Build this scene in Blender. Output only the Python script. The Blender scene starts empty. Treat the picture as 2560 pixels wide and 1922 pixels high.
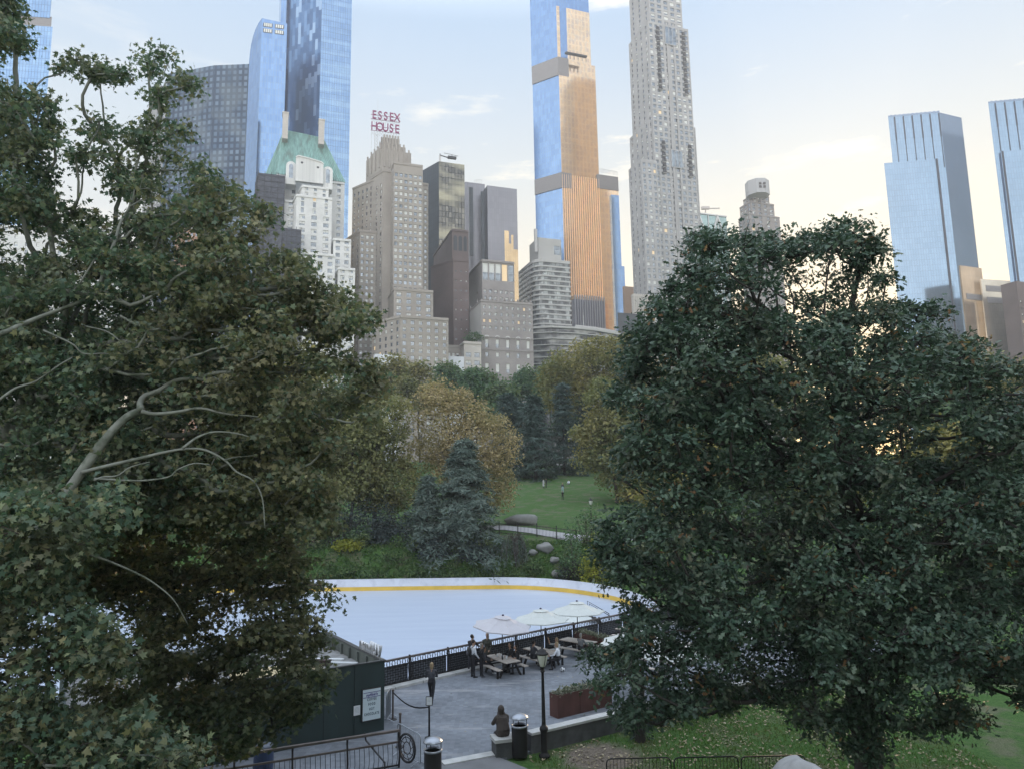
import bpy, math, random
import numpy as np
from mathutils import Vector, Matrix
random.seed(7)
RNG = np.random.default_rng(11)
R = math.radians
PI = math.pi
S = bpy.context.scene
COL = S.collection

# ---------------------------------------------------------------- camera
F, HGT = 1775.0, 9.4                      # focal length in pixels of a 2560 wide frame, eye height over the terrace
PITCH, ROLL = math.atan(262 / F), R(0.95)
_f = Vector((0, math.cos(PITCH), math.sin(PITCH)))
_u0 = Vector((0, -math.sin(PITCH), math.cos(PITCH)))
_r0 = Vector((1, 0, 0))
_r = _r0 * math.cos(ROLL) - _u0 * math.sin(ROLL)
_u = _u0 * math.cos(ROLL) + _r0 * math.sin(ROLL)
EYE = Vector((0, 0, HGT))
cd = bpy.data.cameras.new("camera")
cd.lens, cd.sensor_width, cd.clip_end, cd.clip_start = 36 * F / 2560, 36, 8000, 0.3
cam = bpy.data.objects.new("camera", cd)
cam.matrix_world = Matrix.Translation(EYE) @ Matrix((_r, _u, -_f)).transposed().to_4x4()
COL.objects.link(cam)
S.camera = cam

# ---------------------------------------------------------------- sky, sun, exposure
SUN_AZ, SUN_EL = R(24), R(5.0)
w = bpy.data.worlds.new("World")
S.world = w
w.use_nodes = True
nt = w.node_tree
for n in list(nt.nodes):
    nt.nodes.remove(n)
def N(t, typ, **k):
    n = t.nodes.new(typ)
    for a, b in k.items():
        setattr(n, a, b)
    return n
def LK(t, a, b):
    t.links.new(a, b)
def mixc(t, fac, a, b, mode='MIX'):
    m = N(t, 'ShaderNodeMix', data_type='RGBA', blend_type=mode)
    for s, val in ((0, fac), (6, a), (7, b)):
        if hasattr(val, 'is_linked'):
            LK(t, val, m.inputs[s])
        else:
            m.inputs[s].default_value = val if s == 0 else (*val, 1)[:4]
    return m.outputs[2]
def mathn(t, op, a, b=0.0, c=None, clamp=False):
    m = N(t, 'ShaderNodeMath', operation=op, use_clamp=clamp)
    for i, val in enumerate((a, b) if c is None else (a, b, c)):
        if hasattr(val, 'is_linked'):
            LK(t, val, m.inputs[i])
        else:
            m.inputs[i].default_value = val
    return m.outputs[0]
def ramp(t, fac, stops, interp='LINEAR'):
    r = N(t, 'ShaderNodeValToRGB')
    r.color_ramp.interpolation = interp
    e = r.color_ramp.elements
    while len(e) > 1:
        e.remove(e[0])
    e[0].position, e[0].color = stops[0][0], (*stops[0][1], 1)
    for p, c in stops[1:]:
        q = e.new(p)
        q.color = (*c, 1)
    LK(t, fac, r.inputs[0])
    return r.outputs[0]
sky = N(nt, 'ShaderNodeTexSky', sky_type='NISHITA')
sky.sun_disc = False
sky.sun_elevation, sky.sun_rotation = SUN_EL, SUN_AZ
sky.air_density, sky.dust_density, sky.ozone_density, sky.altitude = 1.0, 1.6, 2.2, 20
tc = N(nt, 'ShaderNodeTexCoord')
nrm = N(nt, 'ShaderNodeVectorMath', operation='NORMALIZE')
LK(nt, tc.outputs['Generated'], nrm.inputs[0])
sep = N(nt, 'ShaderNodeSeparateXYZ')
LK(nt, nrm.outputs[0], sep.inputs[0])
el = sep.outputs[2]
# thin high overcast: a pale veil over the clear sky, warm low towards the sun
dot = N(nt, 'ShaderNodeVectorMath', operation='DOT_PRODUCT')
LK(nt, nrm.outputs[0], dot.inputs[0])
dot.inputs[1].default_value = (math.sin(SUN_AZ) * math.cos(SUN_EL), math.cos(SUN_AZ) * math.cos(SUN_EL), math.sin(SUN_EL))
near_sun = mathn(nt, 'POWER', mathn(nt, 'MAXIMUM', dot.outputs['Value'], 0.0), 3.2)
low = mathn(nt, 'POWER', mathn(nt, 'SUBTRACT', 1.0, mathn(nt, 'MULTIPLY', el, 1.7), clamp=True), 1.5)
warm = mathn(nt, 'MULTIPLY', near_sun, low, clamp=True)
veil = ramp(nt, el, [(0.0, (7.3, 6.3, 4.7)), (0.20, (6.8, 6.45, 5.75)), (0.38, (5.3, 5.75, 6.0)), (0.58, (3.9, 4.95, 6.3)), (0.74, (10.5, 11.8, 13.6)), (1.0, (12.0, 13.4, 15.4))])  # last stops brightened overhead, out of view, as added fill light
veil = mixc(nt, warm, veil, (11.6, 8.9, 4.8))
away = mathn(nt, 'MULTIPLY', mathn(nt, 'MAXIMUM', mathn(nt, 'MULTIPLY', dot.outputs['Value'], -1.0), 0.0), mathn(nt, 'SUBTRACT', 1.0, el, clamp=True), clamp=True)
veil = mixc(nt, mathn(nt, 'MULTIPLY', away, 0.9), veil, (20.0, 19.6, 19.2))      # unseen brightness added opposite the sunset as fill light
base = mixc(nt, 0.86, sky.outputs[0], veil)
# streaky small clouds
mp = N(nt, 'ShaderNodeMapping')
mp.inputs['Rotation'].default_value = (0, R(-14), 0)
mp.inputs['Scale'].default_value = (3.2, 3.2, 15)
LK(nt, nrm.outputs[0], mp.inputs[0])
nz = N(nt, 'ShaderNodeTexNoise')
nz.inputs['Scale'].default_value, nz.inputs['Detail'].default_value, nz.inputs['Roughness'].default_value = 1.35, 7, 0.58
LK(nt, mp.outputs[0], nz.inputs['Vector'])
streak = ramp(nt, nz.outputs[0], [(0.60, (0, 0, 0)), (0.75, (1, 1, 1))])
band = mathn(nt, 'MULTIPLY', mathn(nt, 'POWER', mathn(nt, 'MAXIMUM', dot.outputs['Value'], 0.0), 3.0), 0.9)
skycol = mixc(nt, mathn(nt, 'MULTIPLY', streak, band), base, (11.5, 9.8, 7.2))
bg = N(nt, 'ShaderNodeBackground')
bg.inputs['Strength'].default_value = 0.10
LK(nt, skycol, bg.inputs['Color'])
out = N(nt, 'ShaderNodeOutputWorld')
LK(nt, bg.outputs[0], out.inputs['Surface'])

sd = bpy.data.lights.new("sun", 'SUN')
sd.energy, sd.angle, sd.color = 2.0, R(0.5), (1.0, 0.72, 0.45)
sun = bpy.data.objects.new("sun", sd)
sun.rotation_euler = Vector((-math.sin(SUN_AZ) * math.cos(SUN_EL), -math.cos(SUN_AZ) * math.cos(SUN_EL), -math.sin(SUN_EL))).to_track_quat('-Z', 'Y').to_euler()
sun.location = (60, 130, 60)
COL.objects.link(sun)
S.view_settings.view_transform = 'Standard'
S.view_settings.look = 'None'
S.view_settings.gamma = 1.0
S.view_settings.exposure = 0.76
S.cycles.use_denoising = True
S.cycles.max_bounces = 7
S.cycles.diffuse_bounces = 5
S.cycles.glossy_bounces = 2
S.cycles.transmission_bounces = 4
S.cycles.transparent_max_bounces = 6
S.cycles.caustics_reflective = S.cycles.caustics_refractive = False
try:
    S.cycles.denoising_prefilter = 'ACCURATE'
except Exception:
    pass

# ---------------------------------------------------------------- places: a pixel of the photograph at a distance, or on a level
def ray(u, v):
    return _f * F + _r * (u - 1280) + _u * (961 - v)
def P(u, v, Y):
    d = ray(u, v)
    return EYE + d * (Y / d.y)
def G(u, v, z=0.0):
    d = ray(u, v)
    return EYE + d * ((z - HGT) / d.z)

# ---------------------------------------------------------------- materials
MATS = {}
def newmat(name):
    m = bpy.data.materials.new(name)
    m.use_nodes = True
    t = m.node_tree
    b = t.nodes['Principled BSDF']
    MATS[name] = m
    return m, t, b
def mat(name, col, rough=0.7, metal=0.0, var=0.12, scale=3.0, stretch=None, bump=0.0, bscale=20.0, spec=0.4, emit=None, dirt=None):
    if name in MATS:
        return MATS[name]
    m, t, b = newmat(name)
    co = N(t, 'ShaderNodeTexCoord').outputs['Object']
    if stretch:
        mm = N(t, 'ShaderNodeMapping')
        mm.inputs['Scale'].default_value = stretch
        LK(t, co, mm.inputs[0])
        co = mm.outputs[0]
    nz = N(t, 'ShaderNodeTexNoise')
    nz.inputs['Scale'].default_value, nz.inputs['Detail'].default_value = scale, 5
    LK(t, co, nz.inputs['Vector'])
    c = ramp(t, nz.outputs[0], [(0.3, tuple(x * (1 - var) for x in col)), (0.7, tuple(min(1, x * (1 + var)) for x in col))])
    if dirt:
        n2 = N(t, 'ShaderNodeTexNoise')
        n2.inputs['Scale'].default_value, n2.inputs['Detail'].default_value = dirt[1], 4
        LK(t, co, n2.inputs['Vector'])
        f = ramp(t, n2.outputs[0], [(0.52, (0, 0, 0)), (0.66, (1, 1, 1))])
        c = mixc(t, mathn(t, 'MULTIPLY', f, dirt[2]), c, dirt[0])
    LK(t, c, b.inputs['Base Color'])
    b.inputs['Roughness'].default_value, b.inputs['Metallic'].default_value = rough, metal
    b.inputs['Specular IOR Level'].default_value = spec
    if bump:
        n3 = N(t, 'ShaderNodeTexNoise')
        n3.inputs['Scale'].default_value, n3.inputs['Detail'].default_value = bscale, 6
        LK(t, co, n3.inputs['Vector'])
        bp = N(t, 'ShaderNodeBump')
        bp.inputs['Strength'].default_value = bump
        LK(t, n3.outputs[0], bp.inputs['Height'])
        LK(t, bp.outputs[0], b.inputs['Normal'])
    if emit:
        b.inputs['Emission Color'].default_value = (*emit[0], 1)
        b.inputs['Emission Strength'].default_value = emit[1]
    return m
def brick_mat(name, c1, c2, mortar, bw, bh, ms, rough=0.8, metal=0.0, offset=0.5, coord='UV', bump=0.0, wob=0.0, noise=0.1, spec=0.4, nscale=0.08, pat=None):
    """courses or panels in metres along a face (UV holds metres)"""
    m, t, b = newmat(name)
    co = N(t, 'ShaderNodeTexCoord').outputs[coord]
    br = N(t, 'ShaderNodeTexBrick')
    br.offset = offset
    br.inputs['Scale'].default_value = 1.0
    br.inputs['Color1'].default_value, br.inputs['Color2'].default_value, br.inputs['Mortar'].default_value = (*c1, 1), (*c2, 1), (*mortar, 1)
    br.inputs['Mortar Size'].default_value, br.inputs['Mortar Smooth'].default_value = ms, 0.1
    br.inputs['Brick Width'].default_value, br.inputs['Row Height'].default_value = bw, bh
    LK(t, co, br.inputs['Vector'])
    c = br.outputs['Color']
    if pat:                                # broad shifting storeys of a second tone (blinds, lit floors)
        n4 = N(t, 'ShaderNodeTexNoise')
        mp = N(t, 'ShaderNodeMapping')
        mp.inputs['Scale'].default_value = pat[1]
        LK(t, co, mp.inputs[0])
        LK(t, mp.outputs[0], n4.inputs['Vector'])
        n4.inputs['Scale'].default_value, n4.inputs['Detail'].default_value = 1.0, 3
        f = ramp(t, n4.outputs[0], [(0.47, (0, 0, 0)), (0.6, (1, 1, 1))])
        c = mixc(t, mathn(t, 'MULTIPLY', f, pat[2]), c, pat[0])
    nz = N(t, 'ShaderNodeTexNoise')
    nz.inputs['Scale'].default_value, nz.inputs['Detail'].default_value = nscale, 5
    LK(t, co, nz.inputs['Vector'])
    g = ramp(t, nz.outputs[0], [(0.3, (1 - noise,) * 3), (0.7, (1 + noise * 0.6,) * 3)])
    c = mixc(t, 1.0, c, g, 'MULTIPLY')
    LK(t, c, b.inputs['Base Color'])
    b.inputs['Roughness'].default_value, b.inputs['Metallic'].default_value = rough, metal
    b.inputs['Specular IOR Level'].default_value = spec
    if bump or wob:
        bp = N(t, 'ShaderNodeBump')
        bp.inputs['Strength'].default_value, bp.inputs['Distance'].default_value = 1.0, 1.0
        if wob:
            n2 = N(t, 'ShaderNodeTexNoise')
            n2.inputs['Scale'].default_value, n2.inputs['Detail'].default_value = 0.35, 2
            LK(t, co, n2.inputs['Vector'])
            LK(t, mathn(t, 'MULTIPLY', n2.outputs[0], wob), bp.inputs['Height'])
        else:
            LK(t, mathn(t, 'MULTIPLY', br.outputs['Fac'], -bump), bp.inputs['Height'])
        LK(t, bp.outputs[0], b.inputs['Normal'])
    return m

# ---------------------------------------------------------------- mesh builder
class MB:
    def __init__(s):
        s.v, s.f, s.m, s.uv = [], [], [], []
    def face(s, pts, mi=0, uv=None):
        k = len(s.v)
        s.v.extend([tuple(p) for p in pts])
        s.f.append(tuple(range(k, k + len(pts))))
        s.m.append(mi)
        s.uv.extend(uv if uv else [(p[0], p[1]) for p in pts])
    def hexa(s, c8, mi=0):
        a = [Vector(c) for c in c8]
        for q in ((0, 3, 2, 1), (4, 5, 6, 7), (0, 1, 5, 4), (1, 2, 6, 5), (2, 3, 7, 6), (3, 0, 4, 7)):
            p = [a[i] for i in q]
            lu, lv = (p[1] - p[0]).length, (p[3] - p[0]).length
            s.face(p, mi, [(0, 0), (lu, 0), (lu, lv), (0, lv)])
    def box(s, c, d, rz=0.0, mi=0, rx=0.0, ry=0.0):
        M = Matrix.Translation(Vector(c)) @ Matrix.Rotation(rz, 4, 'Z') @ Matrix.Rotation(ry, 4, 'Y') @ Matrix.Rotation(rx, 4, 'X')
        x, y, z = d[0] / 2, d[1] / 2, d[2] / 2
        s.hexa([M @ Vector(q) for q in ((-x, -y, -z), (x, -y, -z), (x, y, -z), (-x, y, -z), (-x, -y, z), (x, -y, z), (x, y, z), (-x, y, z))], mi)
    def beam(s, a, b, w_, h_, mi=0):
        a, b = Vector(a), Vector(b)
        d = (b - a).normalized()
        x = d.cross(Vector((0, 0, 1)))
        x = x.normalized() if x.length > 1e-4 else Vector((1, 0, 0))
        z = x.cross(d)
        x, z = x * w_ / 2, z * h_ / 2
        s.hexa([a - x - z, a + x - z, b + x - z, b - x - z, a - x + z, a + x + z, b + x + z, b - x + z], mi)
    def prism(s, poly, z0, z1, mi=0, cap=None, bottom=True):
        n = len(poly)
        z1s = z1 if isinstance(z1, (list, tuple)) else [z1] * n
        acc = 0
        for i in range(n):
            a, b = poly[i], poly[(i + 1) % n]
            L = math.hypot(b[0] - a[0], b[1] - a[1])
            j = (i + 1) % n
            s.face([(a[0], a[1], z0), (b[0], b[1], z0), (b[0], b[1], z1s[j]), (a[0], a[1], z1s[i])], mi, [(acc, z0), (acc + L, z0), (acc + L, z1s[j]), (acc, z1s[i])])
            acc += L
        s.face([(p[0], p[1], z) for p, z in zip(poly, z1s)], mi if cap is None else cap)
        if bottom:
            s.face([(p[0], p[1], z0) for p in reversed(poly)], mi)
    def tube(s, pts, rad, n=6, mi=0, caps=True):
        pts = [Vector(p) for p in pts]
        rad = rad if isinstance(rad, (list, tuple)) else [rad] * len(pts)
        rings = []
        ref = Vector((0.31, 0.17, 0.93))
        for i, p in enumerate(pts):
            d = (pts[min(i + 1, len(pts) - 1)] - pts[max(i - 1, 0)])
            d = d.normalized() if d.length > 1e-9 else Vector((0, 0, 1))
            x = d.cross(ref)
            if x.length < 0.05:
                x = d.cross(Vector((1, 0, 0)))
            x.normalize()
            y = d.cross(x)
            k = len(s.v)
            for j in range(n):
                a = 2 * PI * j / n
                s.v.append(tuple(p + (x * math.cos(a) + y * math.sin(a)) * rad[i]))
            rings.append(k)
        for i in range(len(pts) - 1):
            for j in range(n):
                a, b = rings[i] + j, rings[i] + (j + 1) % n
                c, d = rings[i + 1] + (j + 1) % n, rings[i + 1] + j
                s.f.append((a, b, c, d))
                s.m.append(mi)
                s.uv.extend([(j / n, i), ((j + 1) / n, i), ((j + 1) / n, i + 1), (j / n, i + 1)])
        if caps:
            for k in (0, -1):
                idx = [rings[k] + j for j in range(n)]
                s.f.append(tuple(idx if k else reversed(idx)))
                s.m.append(mi)
                s.uv.extend([(0, 0)] * n)
    def lathe(s, prof, c=(0, 0, 0), n=16, mi=0):
        c = Vector(c)
        k0 = len(s.v)
        for r, z in prof:
            for j in range(n):
                a = 2 * PI * j / n
                s.v.append((c.x + r * math.cos(a), c.y + r * math.sin(a), c.z + z))
        for i in range(len(prof) - 1):
            for j in range(n):
                a, b = k0 + i * n + j, k0 + i * n + (j + 1) % n
                s.f.append((a, b, b + n, a + n))
                s.m.append(mi)
                s.uv.extend([(j / n, 0), ((j + 1) / n, 0), ((j + 1) / n, 1), (j / n, 1)])
        for i, rev in ((0, True), (len(prof) - 1, False)):
            if prof[i][0] > 1e-4:
                idx = [k0 + i * n + j for j in range(n)]
                s.f.append(tuple(reversed(idx) if rev else idx))
                s.m.append(mi)
                s.uv.extend([(0, 0)] * n)
    def mesh(s, name, mats, off=None, smooth=False):
        me = bpy.data.meshes.new(name)
        v = np.array(s.v, dtype=np.float32).reshape(-1, 3)
        if off is not None:
            v = v - np.array(off, dtype=np.float32)
        me.from_pydata(v.tolist(), [], s.f)
        for m in (mats if isinstance(mats, (list, tuple)) else [mats]):
            me.materials.append(m)
        me.polygons.foreach_set('material_index', s.m)
        l = me.uv_layers.new(name='UVMap')
        l.data.foreach_set('uv', np.array(s.uv, dtype=np.float32).ravel())
        if smooth:
            me.polygons.foreach_set('use_smooth', [True] * len(s.f))
        me.update()
        return me
    def build(s, name, mats, parent=None, smooth=False, bevel=0.0, loc=None):
        """one mesh object; under a parent the points are relative to it, else the origin goes to loc"""
        me = s.mesh(name, mats, loc, smooth)
        o = bpy.data.objects.new(name, me)
        COL.objects.link(o)
        if parent is not None:
            o.parent = parent
        elif loc is not None:
            o.location = loc
        if bevel:
            b = o.modifiers.new('bevel', 'BEVEL')
            b.width, b.segments, b.limit_method = bevel, 2, 'ANGLE'
        return o
def tag(o, label=None, cat=None, group=None, kind=None):
    for k, val in (('label', label), ('category', cat), ('group', group), ('kind', kind)):
        if val:
            o[k] = val
    return o
def thing(name, label, cat, loc=(0, 0, 0), rz=0.0, group=None):
    o = bpy.data.objects.new(name, None)
    o.empty_display_size = 0.2
    o.location, o.rotation_euler = loc, (0, 0, rz)
    COL.objects.link(o)
    return tag(o, label, cat, group)
def kids(o):
    return [c for c in o.children]
def copy_tree(o, parent=None):
    c = o.copy()
    COL.objects.link(c)
    if parent is not None:
        c.parent = parent
    for ch in kids(o):
        copy_tree(ch, c)
    return c
def text_mesh(name, body, size, depth, m, parent=None, M=None, bold=0.0, align='CENTER', spacing=1.0, shear=0.0):
    """lettering as a mesh: x along the line, y up, z towards the reader, placed by M"""
    cu = bpy.data.curves.new(name, 'FONT')
    cu.body, cu.size, cu.extrude, cu.offset, cu.align_x, cu.space_character, cu.shear = body, size, depth, bold, align, spacing, shear
    tmp = bpy.data.objects.new(name + '_tmp', cu)
    COL.objects.link(tmp)
    dg = bpy.context.evaluated_depsgraph_get()
    me = bpy.data.meshes.new_from_object(tmp.evaluated_get(dg))
    bpy.data.objects.remove(tmp)
    bpy.data.curves.remove(cu)
    me.materials.clear()
    me.materials.append(m)
    if M is not None:
        me.transform(M)
    o = bpy.data.objects.new(name, me)
    COL.objects.link(o)
    if parent is not None:
        o.parent = parent
    return o
# ================================================================ the towers along the park
PHI = R(19)
GLASS = mat('window_glass', (0.26, 0.30, 0.34), rough=0.08, var=0.5, scale=0.4, spec=1.0)
MATS['window_glass'].node_tree.nodes['Principled BSDF'].inputs['Metallic'].default_value = 0.7
FRAME = mat('window_frame', (0.20, 0.20, 0.19), rough=0.6)
FRAMEW = mat('window_frame_pale', (0.55, 0.56, 0.55), rough=0.6)
BLIND = mat('window_blind', (0.62, 0.64, 0.62), rough=0.5, spec=0.6)
LIT = mat('window_lit', (0.5, 0.4, 0.25), emit=((1.0, 0.72, 0.42), 0.30))
DARKM = mat('dark_metal', (0.03, 0.03, 0.035), rough=0.5)
ROOFM = mat('roof_membrane', (0.16, 0.16, 0.16), rough=0.9)

WINPOOL = {}
def win_geo(w_, h_, style, lites):
    """a window in local metres: x along the wall, y into it, z up; slots glass, frame, blind, lit"""
    key = (round(w_, 2), round(h_, 2), style, lites)
    if key in WINPOOL:
        return WINPOOL[key]
    mb = MB()
    fr = min(0.09, w_ * 0.07)
    def q(x0, x1, z0, z1, y, mi):
        mb.face([(x0, y, z0), (x1, y, z0), (x1, y, z1), (x0, y, z1)], mi)
    x0, x1 = -w_ / 2, w_ / 2
    q(x0, x1, 0, fr, 0, 1); q(x0, x1, h_ - fr, h_, 0, 1)
    q(x0, x0 + fr, fr, h_ - fr, 0, 1); q(x1 - fr, x1, fr, h_ - fr, 0, 1)
    n = lites
    iw = (w_ - 2 * fr) / n
    for i in range(n):
        a, b = x0 + fr + i * iw, x0 + fr + (i + 1) * iw
        if i:
            q(a - fr / 2, a + fr / 2, fr, h_ - fr, -0.01, 1)
        if style == 3:
            q(a, b, fr, h_ - fr, 0.05, 3)
        elif style == 0:
            q(a, b, fr, h_ - fr, 0.05, 0)
        else:
            zb = h_ * (0.45 if style == 1 else (0.72 if (i + style) % 2 else 0.12))
            zb = max(fr + 0.02, zb)
            q(a, b, fr, zb, 0.05, 0)
            q(a, b, zb, h_ - fr, 0.04, 2)
    q(x0 + fr, x1 - fr, h_ * 0.5 - fr / 3, h_ * 0.5 + fr / 3, 0.02, 1)
    WINPOOL[key] = (mb, None)
    return WINPOOL[key]
class Tower:
    """one building: an Empty, wall parts, and the windows gathered to be written out at the end"""
    def __init__(s, name, label, cat, at, group=None, frame=None, lit=0.008, blinds=0.42):
        s.o = thing(name, label, cat, at, 0, group)
        s.at = Vector(at)
        s.wins = []
        s.frame = frame or FRAME
        s.lit, s.blinds = lit, blinds
        s.rng = random.Random(len(label) * 31 + len(name))
    def window(s, p, t, n, w_, h_, lites):
        r = s.rng.random()
        st = 3 if r < s.lit else (s.rng.choice((1, 2)) if r < s.lit + s.blinds else 0)
        s.wins.append((Vector(p), Vector(t), Vector(n), w_, h_, st, lites))
    def facade(s, mb, A, B, z0, z1, bands, recess=0.28, mi=0):
        """wall from A to B (its outside on the right hand walking back from B) with real openings; bands from the top down:
        (height, floors, bays, window width, window height, [lites], [gap list])"""
        A, B = Vector((A[0], A[1], 0)), Vector((B[0], B[1], 0))
        L = (B - A).length
        t = (B - A) / L
        n = Vector((t.y, -t.x, 0))
        def pt(x, z, y=0.0):
            p = A + t * x - n * y
            return (p.x, p.y, z)
        def q(xa, xb, za, zb, ya=0.0, yb=None):
            if xb - xa < 1e-3 or zb - za < 1e-3:
                return
            mb.face([pt(xa, za, ya), pt(xb, za, ya), pt(xb, zb, ya), pt(xa, zb, ya)], mi, [(xa, za), (xb, za), (xb, zb), (xa, zb)])
        z = z1
        for bd in bands:
            hgt, floors = bd[0], bd[1]
            zb = max(z0, z - hgt)
            if floors == 0 or zb >= z - 0.5:
                q(0, L, zb, z)
                z = zb
                continue
            bays, ww, wh = bd[2], bd[3], bd[4]
            lites = bd[5] if len(bd) > 5 else 1
            skip = bd[6] if len(bd) > 6 else ()
            fh = hgt / floors
            bw = L / bays
            ww = min(ww, bw * 0.9)
            for k in range(floors):
                zt = z - k * fh
                zl = zt - fh
                if zl < z0 - 0.01:
                    q(0, L, z0, zt)
                    break
                zs = zl + (fh - wh) * 0.55
                zh = min(zs + wh, zt - 0.05)
                q(0, L, zl, zs)
                q(0, L, zh, zt)
                x = 0.0
                for i in range(bays):
                    if i in skip:
                        continue
                    c = (i + 0.5) * bw
                    xa, xb = c - ww / 2, c + ww / 2
                    q(x, xa, zs, zh)
                    x = xb
                    r = recess
                    for c4 in ([pt(xa, zs), pt(xb, zs), pt(xb, zs, r), pt(xa, zs, r)], [pt(xa, zh, r), pt(xb, zh, r), pt(xb, zh), pt(xa, zh)],
                               [pt(xa, zs), pt(xa, zs, r), pt(xa, zh, r), pt(xa, zh)], [pt(xb, zs, r), pt(xb, zs), pt(xb, zh), pt(xb, zh, r)]):
                        mb.face(c4, mi, [(xa, zs), (xb, zs), (xb, zh), (xa, zh)])
                    s.window(pt(c, zs, r), t, n, ww, zh - zs, lites)
                q(x, L, zs, zh)
            z = max(z0, z - hgt)
        if z > z0:
            q(0, L, z0, z)
    def mass(s, part, uL, uC, uR, v, Y, z0, mats, bR=(), bL=(), phi=PHI, psi=None, depth=22.0, parapet=0.9, recess=0.28, cornice=0.0, z1=None, zdrop=None):
        """a block whose nearest corner is seen at uC; its right face runs to uR and its left face to uL"""
        C = P(uC, v, Y)
        top = C.z if z1 is None else z1
        tR = Vector((math.cos(phi), math.sin(phi), 0))
        tL = Vector((-math.sin(phi), math.cos(phi), 0)) if psi is None else Vector((-math.cos(psi), math.sin(psi), 0))
        def hit(u, t):
            d = ray(u, v)
            d = Vector((d.x, d.y, 0))
            # C + a t = b d  (plan)
            det = t.x * -d.y + d.x * t.y
            a = (-C.x * -d.y + -d.x * C.y) / det
            return C + t * a
        Rp = hit(uR, tR)
        Lp = hit(uL, tL) if uL is not None else C + tL * depth
        if uL is not None and psi is None and ((Lp - C).dot(tL) <= 0.2 or (Lp - C).length > 45):
            q = P(uL, v, Y + 12)                    # a side seen almost edge-on
            Lp = Vector((q.x, q.y, C.z))
        Bp = Lp + (Rp - C)
        mb = MB()
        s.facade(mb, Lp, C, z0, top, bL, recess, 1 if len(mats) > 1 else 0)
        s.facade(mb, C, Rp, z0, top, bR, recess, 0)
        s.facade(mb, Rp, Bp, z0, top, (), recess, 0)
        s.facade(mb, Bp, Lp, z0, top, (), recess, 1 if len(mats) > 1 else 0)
        k = len(mats)
        ring = [Lp, C, Rp, Bp]
        ctr = (Lp + C + Rp + Bp) / 4
        inn = [p + (ctr - p).normalized() * 0.6 for p in ring]
        for i in range(4):                              # parapet top and inner side, then the roof deck below it
            j = (i + 1) % 4
            mb.face([(ring[i].x, ring[i].y, top), (ring[j].x, ring[j].y, top), (inn[j].x, inn[j].y, top), (inn[i].x, inn[i].y, top)], 0)
            mb.face([(inn[i].x, inn[i].y, top), (inn[j].x, inn[j].y, top), (inn[j].x, inn[j].y, top - parapet), (inn[i].x, inn[i].y, top - parapet)], 0)
        mb.face([(p.x, p.y, top - parapet) for p in inn], k)
        if cornice:
            for a, b in ((Lp, C), (C, Rp)):
                d = (b - a).normalized()
                n = Vector((d.y, -d.x, 0))
                c = (a + b) / 2 + n * (cornice / 2 + 0.003)
                mb.box((c.x, c.y, top - 0.8), ((b - a).length - 0.01, cornice, 0.9), math.atan2(d.y, d.x), 0)
        mb.build(part, list(mats) + [ROOFM], s.o, loc=s.at)
        return Lp, C, Rp, Bp, top
    def part(s, name, mb, mats, smooth=False):
        return mb.build(name, mats, s.o, smooth=smooth, loc=s.at)
    def finish(s, limit=96):
        mats = [GLASS, s.frame, BLIND, LIT]
        def size(q):
            d = EYE - q[0]
            return q[3] * q[4] * max(0.0, d.normalized().dot(q[2])) / d.length_squared
        ws = sorted(s.wins, key=size, reverse=True)
        ws = [q for q in ws if size(q) > 0]
        pool = {}
        for q in ws[:limit]:
            p, t, n, w_, h_, st, li = q
            key = (round(w_, 2), round(h_, 2), st, li)
            if key not in pool:
                pool[key] = win_geo(w_, h_, st, li)[0].mesh('window', mats)
            o = bpy.data.objects.new('window', pool[key])
            COL.objects.link(o)
            o.parent = s.o
            o.matrix_local = Matrix.Translation(p - s.at) @ Matrix((t, -n, Vector((0, 0, 1)))).transposed().to_4x4()
        rest = ws[limit:]
        if rest:
            mb = MB()
            for p, t, n, w_, h_, st, li in rest:
                g = win_geo(w_, h_, st, li)[0]
                M = Matrix.Translation(p) @ Matrix((t, -n, Vector((0, 0, 1)))).transposed().to_4x4()
                for f, mi in zip(g.f, g.m):
                    mb.face([M @ Vector(g.v[i]) for i in f], mi)
            tag(mb.build('windows', mats, s.o, loc=s.at), kind='stuff')

ZB = 10.0
def base(u, Y, v=1000):
    p = P(u, v, Y)
    return (p.x, p.y, ZB)

# masonry and glass
TAN = brick_mat('tan_brick', (0.34, 0.31, 0.28), (0.305, 0.28, 0.25), (0.30, 0.28, 0.26), 0.6, 0.2, 0.012, noise=0.16)
WHITEB = brick_mat('white_stone', (0.66, 0.67, 0.66), (0.60, 0.61, 0.61), (0.5, 0.51, 0.51), 1.2, 0.5, 0.015, noise=0.16)
PALE = brick_mat('pale_limestone', (0.36, 0.36, 0.365), (0.33, 0.33, 0.335), (0.36, 0.35, 0.35), 1.4, 0.6, 0.015, noise=0.12)
CREAM = brick_mat('cream_limestone', (0.50, 0.47, 0.44), (0.46, 0.44, 0.41), (0.38, 0.36, 0.34), 1.5, 0.75, 0.02, noise=0.12)
BROWN = brick_mat('brown_brick', (0.15, 0.115, 0.11), (0.13, 0.10, 0.095), (0.12, 0.10, 0.10), 0.5, 0.2, 0.012, noise=0.2)
GREYST = brick_mat('grey_stone', (0.30, 0.28, 0.27), (0.27, 0.25, 0.25), (0.22, 0.21, 0.21), 1.2, 0.5, 0.015, noise=0.18)
CONC = mat('blank_concrete', (0.40, 0.40, 0.39), rough=0.9, var=0.06, scale=0.12)
ORANGEB = brick_mat('orange_brick', (0.42, 0.24, 0.15), (0.38, 0.21, 0.13), (0.3, 0.2, 0.15), 0.5, 0.2, 0.012, noise=0.15)
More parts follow.
